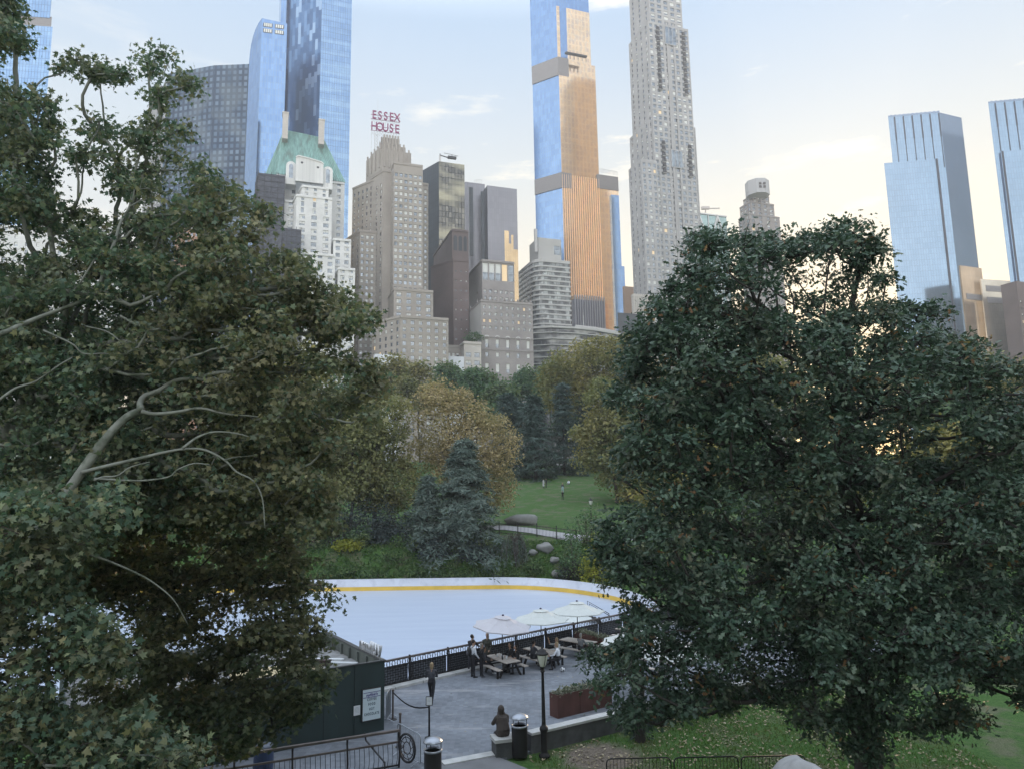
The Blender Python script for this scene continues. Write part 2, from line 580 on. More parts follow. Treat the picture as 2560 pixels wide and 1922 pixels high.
BLUEG = brick_mat('blue_curtain_glass', (0.210, 0.353, 0.576), (0.272, 0.423, 0.640), (0.099, 0.169, 0.288), 1.5, 3.9, 0.10, rough=0.12, metal=0.85, offset=0.0, noise=0.08, pat=((0.54, 0.74, 0.88), (0.02, 0.24, 1), 0.22))
BLUEG2 = brick_mat('sky_curtain_glass', (0.181, 0.324, 0.578), (0.254, 0.413, 0.671), (0.302, 0.379, 0.485), 1.6, 4.2, 0.09, rough=0.12, metal=0.85, offset=0.0, noise=0.06)
def patchwork(name):
    m, t, bs = newmat(name)
    co = N(t, 'ShaderNodeTexCoord').outputs['UV']
    mp = N(t, 'ShaderNodeMapping')
    mp.inputs['Rotation'].default_value = (0, 0, PI / 2)
    LK(t, co, mp.inputs[0])
    br = N(t, 'ShaderNodeTexBrick')
    br.offset, br.offset_frequency = 0.37, 2
    br.inputs['Scale'].default_value = 1.0
    br.inputs['Color1'].default_value, br.inputs['Color2'].default_value, br.inputs['Mortar'].default_value = (0, 0, 0, 1), (1, 1, 1, 1), (0.2, 0.2, 0.2, 1)
    br.inputs['Mortar Size'].default_value = 0.05
    br.inputs['Brick Width'].default_value, br.inputs['Row Height'].default_value = 7.6, 2.3
    LK(t, mp.outputs[0], br.inputs['Vector'])
    c = ramp(t, br.outputs['Color'], [(0.0, (0.045, 0.115, 0.25)), (0.50, (0.07, 0.16, 0.32)), (0.66, (0.12, 0.235, 0.42)), (0.86, (0.27, 0.40, 0.58))], 'CONSTANT')
    LK(t, c, bs.inputs['Base Color'])
    bs.inputs['Metallic'].default_value, bs.inputs['Roughness'].default_value = 0.6, 0.22
    return m
PIXG = patchwork('patchwork_glass')
SUNSETG = brick_mat('sunset_tint_glass', (0.80, 0.56, 0.40), (1.0, 0.68, 0.40), (1.0, 0.72, 0.46), 2.9, 4.2, 0.55, rough=0.14, metal=0.9, offset=0.0, wob=0.012, noise=0.10, nscale=0.07, pat=((0.56, 0.50, 0.48), (0.5, 0.24, 1), 0.3))  # sunset reflection put into the glass colour
DARKG = brick_mat('black_grid_glass', (0.05, 0.095, 0.16), (0.15, 0.22, 0.30), (0.024, 0.045, 0.085), 3.2, 3.7, 0.75, rough=0.18, metal=0.35, offset=0.0, noise=0.3, nscale=0.03, pat=((0.16, 0.19, 0.2), (0.06, 0.06, 1), 0.35))
GOLDG = brick_mat('smoked_glass', (0.10, 0.10, 0.095), (0.24, 0.23, 0.20), (0.03, 0.03, 0.035), 1.9, 3.4, 0.16, rough=0.15, metal=0.7, offset=0.0, noise=0.3, nscale=0.04, pat=((0.50, 0.47, 0.33), (0.02, 0.07, 1), 0.7))
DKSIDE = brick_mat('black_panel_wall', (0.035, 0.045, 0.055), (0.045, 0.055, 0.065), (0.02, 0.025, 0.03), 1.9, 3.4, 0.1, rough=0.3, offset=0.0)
GREYG = brick_mat('grey_sheet_glass', (0.25, 0.25, 0.28), (0.28, 0.28, 0.31), (0.20, 0.20, 0.23), 1.4, 3.6, 0.05, rough=0.2, metal=0.5, offset=0.0, noise=0.1, nscale=0.03)
PALEG = brick_mat('pale_blue_glass', (0.236, 0.353, 0.492), (0.276, 0.396, 0.538), (0.190, 0.288, 0.415), 1.5, 3.6, 0.11, rough=0.13, metal=0.8, offset=0.0, noise=0.10, nscale=0.03)
PALEG2 = brick_mat('grey_blue_glass', (0.230, 0.306, 0.424), (0.251, 0.329, 0.449), (0.195, 0.260, 0.375), 1.5, 3.6, 0.10, rough=0.15, metal=0.75, offset=0.0, noise=0.08, nscale=0.03)
COPPER = mat('verdigris_copper', (0.20, 0.35, 0.33), rough=0.8, var=0.28, scale=1.1, stretch=(1, 1, 0.05), dirt=((0.13, 0.19, 0.17), 0.45, 0.8))
BANDM = mat('louvre_band', (0.22, 0.21, 0.215), rough=0.5, var=0.2, scale=2.0, stretch=(0.2, 0.2, 8))
SHROUD = mat('scaffold_netting', (0.075, 0.08, 0.10), rough=0.95, var=0.35, scale=0.6, stretch=(1, 1, 2.5))
SHEETW = mat('white_sheeting', (0.62, 0.65, 0.70), rough=0.8, var=0.08, scale=0.4)

# ---- far left: glass tower with a dark storey band
t = Tower('glass_tower', 'narrow blue glass tower with one dark storey band above the big plane tree', 'tower', base(60, 340))
L_, C_, R_, B_, _ = t.mass('glass_shaft', -60, -58, 133, 55, 340, ZB, (BLUEG,), phi=R(8))
L_, C_, R_, B_, _ = t.mass('mechanical_band', -57, -55, 131, 30, 340.6, P(0, 56, 340).z, (BANDM,), phi=R(8))
t.mass('upper_shaft', -60, -58, 135, -70, 340, P(0, 31, 340).z, (BLUEG,), phi=R(8))

# ---- broad black gridded tower
t = Tower('office_tower', 'broad black gridded office tower left of the blue glass wing', 'tower', base(540, 380))
L_, C_, R_, B_, top = t.mass('black_facade', 420, 505, 622, 182, 380, ZB, (DARKG,), phi=R(-14), psi=R(2))
mb = MB()
mb.tube([P(530, 195, 385), P(530, 168, 385)], 0.25, 5)
mb.box(P(541, 186, 385), (4, 2, 3))
t.part('roof_mast', mb, DARKM)
t = Tower('gabled_tower', 'brown sloping roof peeping out behind the black gridded tower', 'tower', base(604, 450))
mb = MB()
a, b, c = P(570, 192, 450), P(632, 150, 450), P(632, 192, 450)
n = Vector((0, 25, 0))
q1 = P(560, 198, 450)
for tri in ([q1, P(640, 198, 450), P(640, 150, 450)],):
    mb.face(tri)
    mb.face([p + n for p in reversed(tri)])
    for i in range(3):
        p, q = tri[i], tri[(i + 1) % 3]
        mb.face([q, p, p + n, q + n])
t.part('sloping_roof', mb, mat('brown_roof', (0.22, 0.16, 0.14), rough=0.7, var=0.1, scale=0.2))
mb = MB()
p = P(600, 198, 450)
mb.box((p.x, p.y + 12, (p.z + ZB) / 2), (20, 25, p.z - ZB))
t.part('wall', mb, BROWN)
t = Tower('office_tower', 'pale ribbed stone tower showing through the top of the plane tree', 'tower', base(405, 400))
t.mass('wall', 375, 395, 452, 214, 400, ZB, (PALE,), bR=((180, 52, 8, 0.8, 2.6),), phi=R(14))
t.finish(60)
t = Tower('apartment_house', 'orange brick block glimpsed through the plane tree leaves', 'building', base(500, 330))
t.mass('wall', 440, 462, 548, 560, 330, ZB, (ORANGEB,), bR=((100, 28, 7, 1.2, 1.9),), phi=R(10))
t.finish(40)
t = Tower('apartment_house', 'white block glimpsed through the plane tree at the left edge', 'building', base(80, 300))
t.mass('wall', -120, -110, 330, 560, 300, ZB, (WHITEB,), bR=((100, 28, 16, 1.4, 1.9),), phi=R(6), cornice=0.5)
t.finish(60)

# ---- the curved blue wing and the patchwork tower behind the copper roof
t = Tower('glass_tower', 'tallest blue glass tower left with dark patchwork side, behind copper roofed hotel', 'tower', base(800, 420))
zt = P(800, -90, 420).z
t.mass('blue_facade', 706, 805, 880, 0, 420, ZB, (BLUEG, PIXG), z1=zt, phi=R(19))
t.mass('edge_facade', 699, 703, 717, 0, 427, ZB, (BLUEG2,), z1=zt)
t = Tower('glass_tower', 'lower blue glass wing with a rounded top corner beside the dark patchwork facade', 'tower', base(660, 405))
zc, ze = P(651, 46, 405).z, P(625, 125, 405).z
L_, C_, R_, B_, top = t.mass('glass_shaft', 624, 652, 716, 125, 405, ZB, (BLUEG2, BLUEG2), phi=R(14), z1=ze)
mb = MB()
prof = [(0.0, 0.0), (0.04, 0.28), (0.12, 0.5), (0.25, 0.7), (0.45, 0.86), (0.7, 0.96), (1.0, 1.0)]
pl = [(L_ + (C_ - L_) * a, ze + (zc - ze) * b) for a, b in prof]
pr = [(B_ + (R_ - B_) * a, ze + (zc - ze) * b * 0.93) for a, b in prof]
W_ = (R_ - C_).length
for i in range(len(pl) - 1):
    (p, z), (q, zz) = pl[i], pl[i + 1]
    mb.face([(p.x, p.y, ze), (q.x, q.y, ze), (q.x, q.y, zz), (p.x, p.y, z)], 0, [(i, ze), (i + 1, ze), (i + 1, zz), (i, z)])
    (p2, z2), (q2, zz2) = pr[i], pr[i + 1]
    mb.face([(q2.x, q2.y, ze), (p2.x, p2.y, ze), (p2.x, p2.y, z2), (q2.x, q2.y, zz2)], 0)
    mb.face([(p.x, p.y, z), (q.x, q.y, zz), (q2.x, q2.y, zz2), (p2.x, p2.y, z2)], 0)
p, q = pl[-1], pr[-1]
mb.face([(p[0].x, p[0].y, ze), (q[0].x, q[0].y, ze), (q[0].x, q[0].y, q[1]), (p[0].x, p[0].y, p[1])], 0, [(0, ze), (W_, ze), (W_, q[1]), (0, p[1])])
t.part('curved_crown', mb, BLUEG2)
d = (R_ - C_).normalized()
n = Vector((d.y, -d.x, 0))
for i in (0.24, 0.70):
    for zz in (zc - 4.3, zc - 8.2):
        mb = MB()
        p = C_ + d * W_ * i + n * 0.05
        mb.box((p.x, p.y, zz), (W_ * 0.36, 0.3, 2.6), math.atan2(d.y, d.x))
        for k in range(4):
            pp = p + d * W_ * (0.08 * k - 0.12) + n * 0.2
            mb.box((pp.x, pp.y, zz), (0.9, 0.1, 2.2), math.atan2(d.y, d.x), 1)
        t.part('louvre_panel', mb, [DARKM, BLIND])

# ---- copper roofed hotel
t = Tower('hotel', 'white stepped hotel with a steep green copper roof and two chimneys', 'hotel', base(780, 310), frame=FRAME, blinds=0.5)
bd = lambda h, b, ww=1.7, wh=1.7, f=None, li=2: (h, f or max(1, round(h / 3.2)), b, ww, wh, li)
ztop = P(690, 436, 318).z
L1, C1, R1, B1, top1 = t.mass('upper_storeys', 655, 692, 862, 436, 318, ZB, (WHITEB,), bR=(bd(70, 6, 1.7, 1.8),), bL=(bd(70, 2),), cornice=0.4, zdrop=None)
t.mass('middle_tier', 678, 692, 741, 497, 311, ZB, (WHITEB,), bR=(bd(60, 2, 2.4, 2.0),), bL=(bd(60, 2),), cornice=0.35)
t.mass('central_tier', 728, 742, 831, 485, 306, ZB, (WHITEB,), bR=(bd(9, 3, 1.3, 2.4), bd(70, 3, 2.4, 1.9)), bL=(bd(70, 1),), cornice=0.35)
t.mass('balcony_tier', 742, 756, 822, 462, 308, ZB, (WHITEB,), bR=(bd(12, 3, 1.3, 2.2),), cornice=0.35)
t.mass('right_tier', 826, 834, 878, 595, 309, ZB, (WHITEB,), bR=(bd(70, 2, 1.9, 1.9),), bL=(bd(60, 1),), cornice=0.35)
t.mass('lower_tier', 748, 762, 838, 630, 301, ZB, (WHITEB,), bR=(bd(60, 3, 2.0, 1.9),), bL=(bd(60, 1),), cornice=0.35)
t.mass('lower_right_tier', 838, 846, 888, 668, 303, ZB, (WHITEB,), bR=(bd(60, 2, 1.7, 1.9),), bL=(bd(60, 1),), cornice=0.35)
# hipped copper roof with standing seams
ctr = (L1 + C1 + R1 + B1) / 4
rA, rB = P(712, 327, 326), P(807, 347, 331)
e = [Vector((p.x, p.y, top1 + 0.05)) for p in (L1, C1, R1, B1)]
e = [p + (p - Vector((ctr.x, ctr.y, p.z))).normalized() * 0.5 for p in e]
mb = MB()
def slope(a, b, c, d_, seams=22):
    """a copper plane from eaves a-b up to ridge d_-c, with raised seams"""
    mb.face([a, b, c, d_])
    for k in range(1, seams):
        f = k / seams
        lo, hi = a.lerp(b, f), d_.lerp(c, f)
        nn = (b - a).cross(d_ - a).normalized()
        mb.beam(lo + nn * 0.08, hi + nn * 0.08, 0.22, 0.3)
slope(e[1], e[2], rB, rA, 30)
slope(e[0], e[1], rA, rA + Vector((-0.4, 0.4, 0)), 16)
slope(e[2], e[3], rB + Vector((0.4, 0.4, 0)), rB, 14)
slope(e[3], e[0], rA, rB, 12)
mb.beam(rA, rB, 0.6, 0.6)
roof = t.part('copper_roof', mb, COPPER)
for u0, va, vb, Y in ((714, 289, 352, 322), (804, 307, 366, 327)):
    mb = MB()
    p, q = P(u0, va, Y), P(u0, vb, Y)
    mb.box((p.x, p.y, (p.z + q.z) / 2), (2.6, 4.5, p.z - q.z), PHI)
    mb.box((p.x, p.y, p.z + 0.3), (3.1, 5.0, 0.6), PHI)
    c = mb.build('chimney', CREAM, roof, loc=t.at)
# gabled parapet with two round holes
mb = MB()
gl, gr, gb = P(740, 392, 309), P(809, 406, 313), P(740, 452, 309).z
d = (gr - gl); d.z = 0
W_ = d.length
d.normalize()
prof = [(0, 0), (W_, 0), (W_, gl.z - gb - 2.2), (W_ * 0.92, gl.z - gb - 1.4), (W_ * 0.5, gl.z - gb - 0.4), (W_ * 0.08, gl.z - gb + 0.3), (0, gl.z - gb - 0.6)]
n = Vector((d.y, -d.x, 0))
fr = [Vector((gl.x, gl.y, gb)) + d * x + Vector((0, 0, z)) for x, z in prof]
bk = [p - n * 2.0 for p in fr]
mb.face(fr)
mb.face(list(reversed(bk)))
for i in range(len(fr)):
    j = (i + 1) % len(fr)
    mb.face([fr[j], fr[i], bk[i], bk[j]])
    if 2 <= i <= 5:
        mb.beam(fr[i] + n * 0.2 + Vector((0, 0, 0.2)), fr[j] + n * 0.2 + Vector((0, 0, 0.2)), 0.5, 0.5)
for fx, fz in ((0.22, 0.78), (0.80, 0.66)):
    c = Vector((gl.x, gl.y, gb)) + d * W_ * fx + Vector((0, 0, (gl.z - gb) * fz))
    mb.tube([c + n * 0.06, c - n * 0.2], 0.55, 10, 1)
t.part('gable_parapet', mb, [WHITEB, DARKM])
for u0, v0, Y in ((728, 415, 312), (820, 428, 316)):                       # arched dormers
    mb = MB()
    p = P(u0, v0, Y)
    pts = [(-2.2, -9), (2.2, -9), (2.2, 0)] + [(2.2 * math.cos(a), 2.2 * math.sin(a)) for a in np.linspace(0.2, PI - 0.2, 9)] + [(-2.2, 0)]
    fr = [p + Vector((math.cos(PHI), math.sin(PHI), 0)) * x + Vector((0, 0, z)) for x, z in pts]
    n = Vector((math.sin(PHI), -math.cos(PHI), 0))
    bk = [q - n * 6 for q in fr]
    mb.face(fr)
    for i in range(len(fr)):
        j = (i + 1) % len(fr)
        mb.face([fr[j], fr[i], bk[i], bk[j]])
    dm = t.part('dormer', mb, WHITEB)
    mb = MB()
    pts = [(-0.9, -6), (0.9, -6), (0.9, 0)] + [(0.9 * math.cos(a), 0.9 * math.sin(a)) for a in np.linspace(0.2, PI - 0.2, 7)] + [(-0.9, 0)]
    tx = Vector((math.cos(PHI), math.sin(PHI), 0))
    mb.face([p + tx * x + Vector((0, 0, z)) + n * 0.06 for x, z in pts])
    mb.build('window', GLASS, dm, loc=t.at)
# netted scaffolds on its left side
for pn, uL, uC, uR, v, Y in (('scaffold', 640, 646, 713, 432, 306), ('scaffold', 640, 706, 753, 570, 299)):
    t2 = None
    L_, C_, R_, B_, tp = t.mass('scaffold_netting', uL, uC, uR, v, Y, ZB, (SHROUD,), parapet=0.3)
    mb = MB()
    for a, b in ((L_, C_), (C_, R_)):
        dd = (b - a)
        for k in range(5):
            p = a + dd * (k / 4)
            nn = Vector((dd.y, -dd.x, 0)).normalized() * 0.12
            mb.beam((p.x + nn.x, p.y + nn.y, ZB), (p.x + nn.x, p.y + nn.y, tp + 1), 0.16, 0.16)
        for z in np.arange(tp - 40, tp + 1, 2.6):
            nn = Vector((dd.y, -dd.x, 0)).normalized() * 0.12
            mb.beam((a.x + nn.x, a.y + nn.y, z), (b.x + nn.x, b.y + nn.y, z), 0.12, 0.18)
    t.part('scaffold_poles', mb, DARKM)
t.finish(96)

# ---- brick hotel with the rooftop sign
t = Tower('hotel', 'tan brick setback hotel with a crenellated crown under the rooftop sign', 'hotel', base(990, 320), blinds=0.55)
bd = lambda h, b, ww=1.3, wh=1.75, f=None, li=1: (h, f or max(1, round(h / 3.15)), b, ww, wh, li)
t.mass('rear_shaft', 882, 944, 1071, 443, 332, ZB, (TAN,), bR=((3, 0), bd(150, 9)), bL=((3, 0), bd(150, 6)), cornice=0.3)
t.mass('wing_shaft', 866, 900, 950, 574, 329, ZB, (TAN,), bR=((2, 0), bd(120, 4)), bL=((2, 0), bd(120, 3)), cornice=0.3)
t.mass('front_shaft', 962, 985, 1057, 404, 321, ZB, (TAN,), bR=((5, 0), bd(150, 6, 1.5)), bL=((5, 0), bd(150, 3)), cornice=0.25)
t.mass('middle_shaft', 917, 958, 1040, 424, 327, ZB, (TAN,), bL=((6, 0), bd(150, 4)), cornice=0.3)
def ribs(mb, a, b, z0, z1, k, w_=0.8, dep=0.5):
    d = b - a
    d.z = 0
    nn = Vector((d.y, -d.x, 0)).normalized()
    for i in range(k):
        p = a + d * ((i + 0.5) / k) + nn * dep / 2
        mb.box((p.x, p.y, (z0 + z1) / 2), (w_, dep, z1 - z0), math.atan2(d.y, d.x))
for nm, uL, uC, uR, v, Y, dz in (('crown', 916, 955, 1028, 374, 330, 9), ('crown', 926, 957, 1014, 362, 333, 12), ('crown_top', 942, 957, 999, 343, 335, 12)):
    L_, C_, R_, B_, tp = t.mass(nm, uL, uC, uR, v, Y, P(uC, 425, Y).z, (TAN,), bR=((3.0, 0), (4.2, 1, 4, 0.9, 2.6)) if nm == 'crown_top' else ())
    mb = MB()
    ribs(mb, L_, C_, tp - dz, tp + 1.2, 4)
    ribs(mb, C_, R_, tp - dz, tp + 1.2, 6)
    t.part('crown_ribs', mb, TAN)
t.mass('terrace_block', 966, 985, 1083, 719, 313, ZB, (TAN,), bR=((1.5, 0), bd(60, 4, 2.2, 2.0, li=2)), bL=((1.5, 0), bd(60, 2)), cornice=0.3)
t.mass('street_block', 930, 1001, 1121, 788, 304, ZB, (TAN,), bR=((1.5, 0), bd(60, 6, 1.6, 1.8, li=2)), bL=((1.5, 0), bd(60, 5, 1.4, 1.8)), cornice=0.35)
t.mass('white_sheeting', 934, 938, 1004, 885, 301, ZB, (SHEETW,), parapet=0.2)
t.finish(98)
# its sign
SIGNRED = mat('sign_red', (0.22, 0.045, 0.12), rough=0.5, var=0.1)
SIGNPINK = mat('sign_pink_tubes', (0.75, 0.45, 0.62), rough=0.4, emit=((1.0, 0.55, 0.8), 0.25))
STEEL = mat('sign_steel', (0.42, 0.42, 0.42), rough=0.5)
p0, p1 = P(929, 335, 333), P(998, 353, 337)
d = p1 - p0; d.z = 0
W_ = d.length
d.normalize()
n = Vector((d.y, -d.x, 0))
sg = thing('rooftop_sign', 'red lettered rooftop sign reading ESSEX HOUSE on a steel lattice', 'sign', (p0.x, p0.y, P(940, 350, 333).z))
sat = sg.location.copy()
z1 = P(929, 297, 333).z
z2 = P(929, 325.5, 333).z
lh = (P(929, 277, 333).z - z1)
for word, zz in (('ESSEX', z1), ('HOUSE', z2)):
    for i, ch in enumerate(word):
        c = Vector((p0.x, p0.y, 0)) + d * W_ * (0.085 + i * 0.207)
        M = Matrix.Translation(Vector((c.x, c.y, zz)) + n * 0.35 - sat) @ Matrix((d, Vector((0, 0, 1)), n)).transposed().to_4x4() @ Matrix.Scale(0.74, 4, (1, 0, 0))
        lt = text_mesh('letter', ch, lh / 0.70, 0.22, SIGNRED, sg, M, bold=0.07)
mb = MB()
for zz in (z1 - 0.2, z1 + lh * 0.5, z2 - 0.2, z2 + lh * 0.5):
    mb.beam(Vector((p0.x, p0.y, zz)) - d * 0.5, Vector((p0.x, p0.y, zz)) + d * (W_ + 0.3), 0.16, 0.2)
t_mb = mb
sgr = mb.build('rails', SIGNRED, sg, loc=sat)
mb = MB()
zlo = sat.z - 3
for k in range(11):
    a = Vector((p0.x, p0.y, 0)) + d * W_ * k / 10 - n * 0.5
    mb.beam((a.x, a.y, zlo + (2 if k > 1 else -6)), (a.x, a.y, z1 + lh), 0.09, 0.09)
    if k < 10:
        b = a + d * W_ / 10
        for z in (z2 - 2.5, z2 + lh + 0.2):
            mb.beam((a.x, a.y, z), (b.x, b.y, z + 2.2), 0.07, 0.07)
            mb.beam((b.x, b.y, z), (a.x, a.y, z + 2.2), 0.07, 0.07)
a = Vector((p0.x, p0.y, 0)) + d * W_ * 0.12 - n * 0.5
for k in range(7):
    z = z2 - 1.5 - k * 1.6
    b = a + d * 1.6
    mb.beam((a.x, a.y, z), (b.x, b.y, z - 1.6), 0.1, 0.1)
    mb.beam((b.x, b.y, z), (a.x, a.y, z - 1.6), 0.1, 0.1)
    for q in (a, b):
        mb.beam((q.x, q.y, z), (q.x, q.y, z - 1.6), 0.12, 0.12)
mb.tube([(p0.x + 3, p0.y, z1), (p0.x + 3, p0.y, z1 + lh + 6)], 0.06, 5)
mb.build('lattice', STEEL, sg, loc=sat)

# ---- dark glass office block
t = Tower('office_block', 'dark office block with a gold tinted glass front right of the sign hotel', 'office building', base(1110, 385))
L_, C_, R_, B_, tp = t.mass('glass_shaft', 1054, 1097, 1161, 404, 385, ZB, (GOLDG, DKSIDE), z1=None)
mb = MB()
p = P(1130, 400, 392)
mb.box(p + Vector((0, 0, 1.2)), (5, 1.6, 1.4), 0.3)
mb.box(p + Vector((-4, 0, 1.9)), (6, 0.4, 0.5), 0.2, ry=0.25)
mb.tube([p + Vector((0, 0, 2)), p + Vector((0, 0, 3.2))], 0.2, 6)
mb.box(p + Vector((-0.5, 0, 3.2)), (9, 0.3, 0.15), 0.5)
mb.box(p + Vector((-7, 0, 3.0)), (0.4, 0.2, 2), 0.2)
t.part('roof_crane', mb, DARKM)
mb = MB()
p = P(1100, 404, 392)
mb.box(p + Vector((0, 0, 1.5)), (1, 1, 4))
t.part('roof_vent', mb, STEEL)

# ---- grey slab with dark slots
t = Tower('office_block', 'grey glass slab with dark vertical slots and golden reflections low down', 'office building', base(1230, 400))
t.mass('slot_wing', 1160, 1163, 1212, 455, 402, ZB, (GREYG,))
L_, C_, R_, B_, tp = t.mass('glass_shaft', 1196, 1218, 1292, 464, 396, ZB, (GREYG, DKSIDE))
zg = P(1250, 572, 396).z
d = (R_ - C_).normalized()
n = Vector((d.y, -d.x, 0))
mb = MB()
Wd = (R_ - C_).length
x = Wd * 0.18
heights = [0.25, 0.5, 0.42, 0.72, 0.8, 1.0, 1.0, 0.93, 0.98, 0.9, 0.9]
for k, hh in enumerate(heights):                     # golden reflection painted as a tinted lower zone with a stepped top
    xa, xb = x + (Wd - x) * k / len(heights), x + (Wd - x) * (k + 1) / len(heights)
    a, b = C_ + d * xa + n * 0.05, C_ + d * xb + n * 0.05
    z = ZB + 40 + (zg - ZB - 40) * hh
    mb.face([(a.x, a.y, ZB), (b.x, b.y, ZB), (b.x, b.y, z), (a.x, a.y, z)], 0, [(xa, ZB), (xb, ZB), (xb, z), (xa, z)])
t.part('golden_reflection', mb, brick_mat('golden_reflection_glass', (0.66, 0.48, 0.28), (0.74, 0.56, 0.34), (0.5, 0.38, 0.25), 1.4, 3.6, 0.05, rough=0.18, metal=0.75, offset=0.0, noise=0.3, nscale=0.05))
for u0, ww, va, vb in ((1177, 10, 470, 640), (1206, 8, 480, 660)):
    mb = MB()
    p, q = P(u0, va, 393), P(u0, vb, 393)
    mb.box((p.x, p.y, (p.z + q.z) / 2), (ww * 393 / F, 1.0, p.z - q.z), PHI)
    t.part('dark_slot', mb, DKSIDE)
mb = MB()
p = P(1186, 460, 404)
for k in range(5):
    mb.tube([p + Vector((k * 1.1, 0, 0)), p + Vector((k * 1.1, 0, 2.5))], 0.08, 5)
mb.beam(p + Vector((0, 0, 2.4)), p + Vector((4.4, 0, 2.4)), 0.1, 0.1)
t.part('roof_railing', mb, STEEL)

# ---- brown brick tower
t = Tower('brick_tower', 'dark brown windowless brick tower with three tall arched niches', 'tower', base(1120, 345))
t.mass('lower_shaft', 1077, 1133, 1172, 647, 345, ZB, (BROWN,), bR=((4, 0), (60, 12, 3, 0.7, 0.9)), cornice=0.25)
L_, C_, R_, B_, tp = t.mass('belfry', 1082, 1130, 1171, 572, 348, P(1130, 655, 345).z, (BROWN,), cornice=0.4)
d = (R_ - C_).normalized()
n = Vector((d.y, -d.x, 0))
for k in range(3):
    mb = MB()
    c = C_ + d * (R_ - C_).length * (0.2 + 0.3 * k) + n * 0.03
    ww = 0.95
    pts = [(-ww, -11.5), (ww, -11.5), (ww, -5)] + [(ww * math.cos(a), -5 + 1.6 * math.sin(a)) for a in np.linspace(0.2, PI - 0.2, 7)] + [(-ww, -5)]
    mb.face([c + d * x_ + Vector((0, 0, z_)) for x_, z_ in pts])
    t.part('arched_niche', mb, DKSIDE)
t.finish(40)

# ---- grey stone block with paired windows, and the clubhouse in front
t = Tower('stone_block', 'grey stone block with tall attic arches behind the clubhouse', 'building', base(1230, 350), frame=FRAMEW, blinds=0.7)
L_, C_, R_, B_, tp = t.mass('wall', 1160, 1205, 1285, 648, 350, ZB, (GREYST,), bR=((13, 1, 5, 3.0, 9.0, 1), (2.0, 0), (60, 17, 6, 1.5, 1.7, 2)), bL=((14, 0), (60, 17, 2, 1.4, 1.7)), cornice=0.45, recess=0.5)
t.finish(60)
for q in t.o.children:
    pass
t = Tower('clubhouse', 'grey stone clubhouse with arched middle windows and a blank pale side wall', 'building', base(1265, 330), frame=FRAMEW, blinds=0.7, lit=0.05)
L_, C_, R_, B_, tp = t.mass('wall', 1153, 1203, 1331, 748, 330, ZB, (GREYST, CONC), bR=((2.0, 0), (13.5, 4, 9, 1.2, 1.6, 2), (3.2, 0), (5.4, 1, 5, 1.6, 4.2, 1), (5.6, 1, 5, 1.5, 2.3, 1), (7.2, 1, 5, 1.8, 4.6, 1), (5.6, 1, 9, 0.9, 1.1, 1), (6, 1, 9, 1.0, 1.3)), cornice=0.3, recess=0.4)
d = (R_ - C_).normalized()
n = Vector((d.y, -d.x, 0))
Wd = (R_ - C_).length
mb = MB()
for zz in (tp - 18.4, tp - 24.4, tp - 37.2):                          # string courses
    c = C_ + d * Wd / 2 + n * 0.15
    mb.box((c.x, c.y, zz), (Wd, 0.3, 0.5), math.atan2(d.y, d.x))
t.part('string_courses', mb, GREYST)
for k in range(5):
    mb = MB()
    c = C_ + d * Wd * (k + 0.5) / 5 + n * 0.05
    zc = tp - 18.9
    for a in np.linspace(0, PI, 9)[:-1]:
        b = a + PI / 8
        mb.beam(c + d * 1.25 * math.cos(a) + Vector((0, 0, zc + 0.2 + 1.0 * math.sin(a) - c.z)), c + d * 1.25 * math.cos(b) + Vector((0, 0, zc + 0.2 + 1.0 * math.sin(b) - c.z)), 0.35, 0.35)
    t.part('window_arch', mb, WHITEB)
ribs_mb = MB()
ribs(ribs_mb, C_, R_, tp, tp + 0.9, 12, 0.8, 0.4)
ribs(ribs_mb, L_, C_, tp, tp + 0.9, 3, 0.8, 0.4)
t.part('parapet_blocks', ribs_mb, GREYST)
t.finish(96)
# small houses between them
t = Tower('townhouse', 'narrow pale townhouse with a shrub on its roof beside the clubhouse', 'building', base(1180, 322), frame=FRAME)
t.mass('wall', 1150, 1160, 1203, 853, 322, ZB, (CREAM,), bR=((4.5, 0), (30, 8, 2, 2.6, 2.2, 2)), cornice=0.4)
t.finish(20)
t = Tower('townhouse', 'low tan townhouse with white sheeting below, right of the sign hotel', 'building', base(1140, 326), frame=FRAME)
t.mass('wall', 1112, 1118, 1160, 862, 326, ZB, (TAN,), bR=((3, 0), (30, 9, 4, 1.3, 1.8, 1)), cornice=0.3)
t.mass('white_sheeting', 1108, 1112, 1160, 890, 318, ZB, (SHEETW,), parapet=0.2)
t.finish(20)

# ---- banded apartment block with the rounded corner, and the long curved one before it
BANDC = mat('balcony_concrete', (0.42, 0.42, 0.41), rough=0.85, var=0.08, scale=0.3)
t = Tower('apartment_tower', 'apartment tower banded in glass and pale concrete, with a rounded corner', 'tower', base(1355, 395), frame=FRAMEW, blinds=0.5)
def round_foot(uL, uC, uR, v, Y, rad, seg=6, phi=PHI):
    C = P(uC, v, Y)
    tR, tL = Vector((math.cos(phi), math.sin(phi), 0)), Vector((-math.sin(phi), math.cos(phi), 0))
    def hit(u, tt):
        d_ = ray(u, v)
        det = tt.x * -d_.y + d_.x * tt.y
        return C + tt * ((-C.x * -d_.y + -d_.x * C.y) / det)
    Rp, Lp = hit(uR, tR), hit(uL, tL)
    a, b = C + tL * rad, C + tR * rad
    o = C + tL * rad + tR * rad
    arc = [o + (a - o) * math.cos(k) + (b - o) * math.sin(k) for k in np.linspace(0, PI / 2, seg)]
    arc = [o - tR * rad * math.cos(k) - tL * rad * math.sin(k) for k in np.linspace(0, PI / 2, seg)]
    return [Lp] + arc + [Rp, Lp + Rp - C], C.z
poly, tp = round_foot(1290, 1336, 1425, 645, 395, 6.5)
mb = MB()
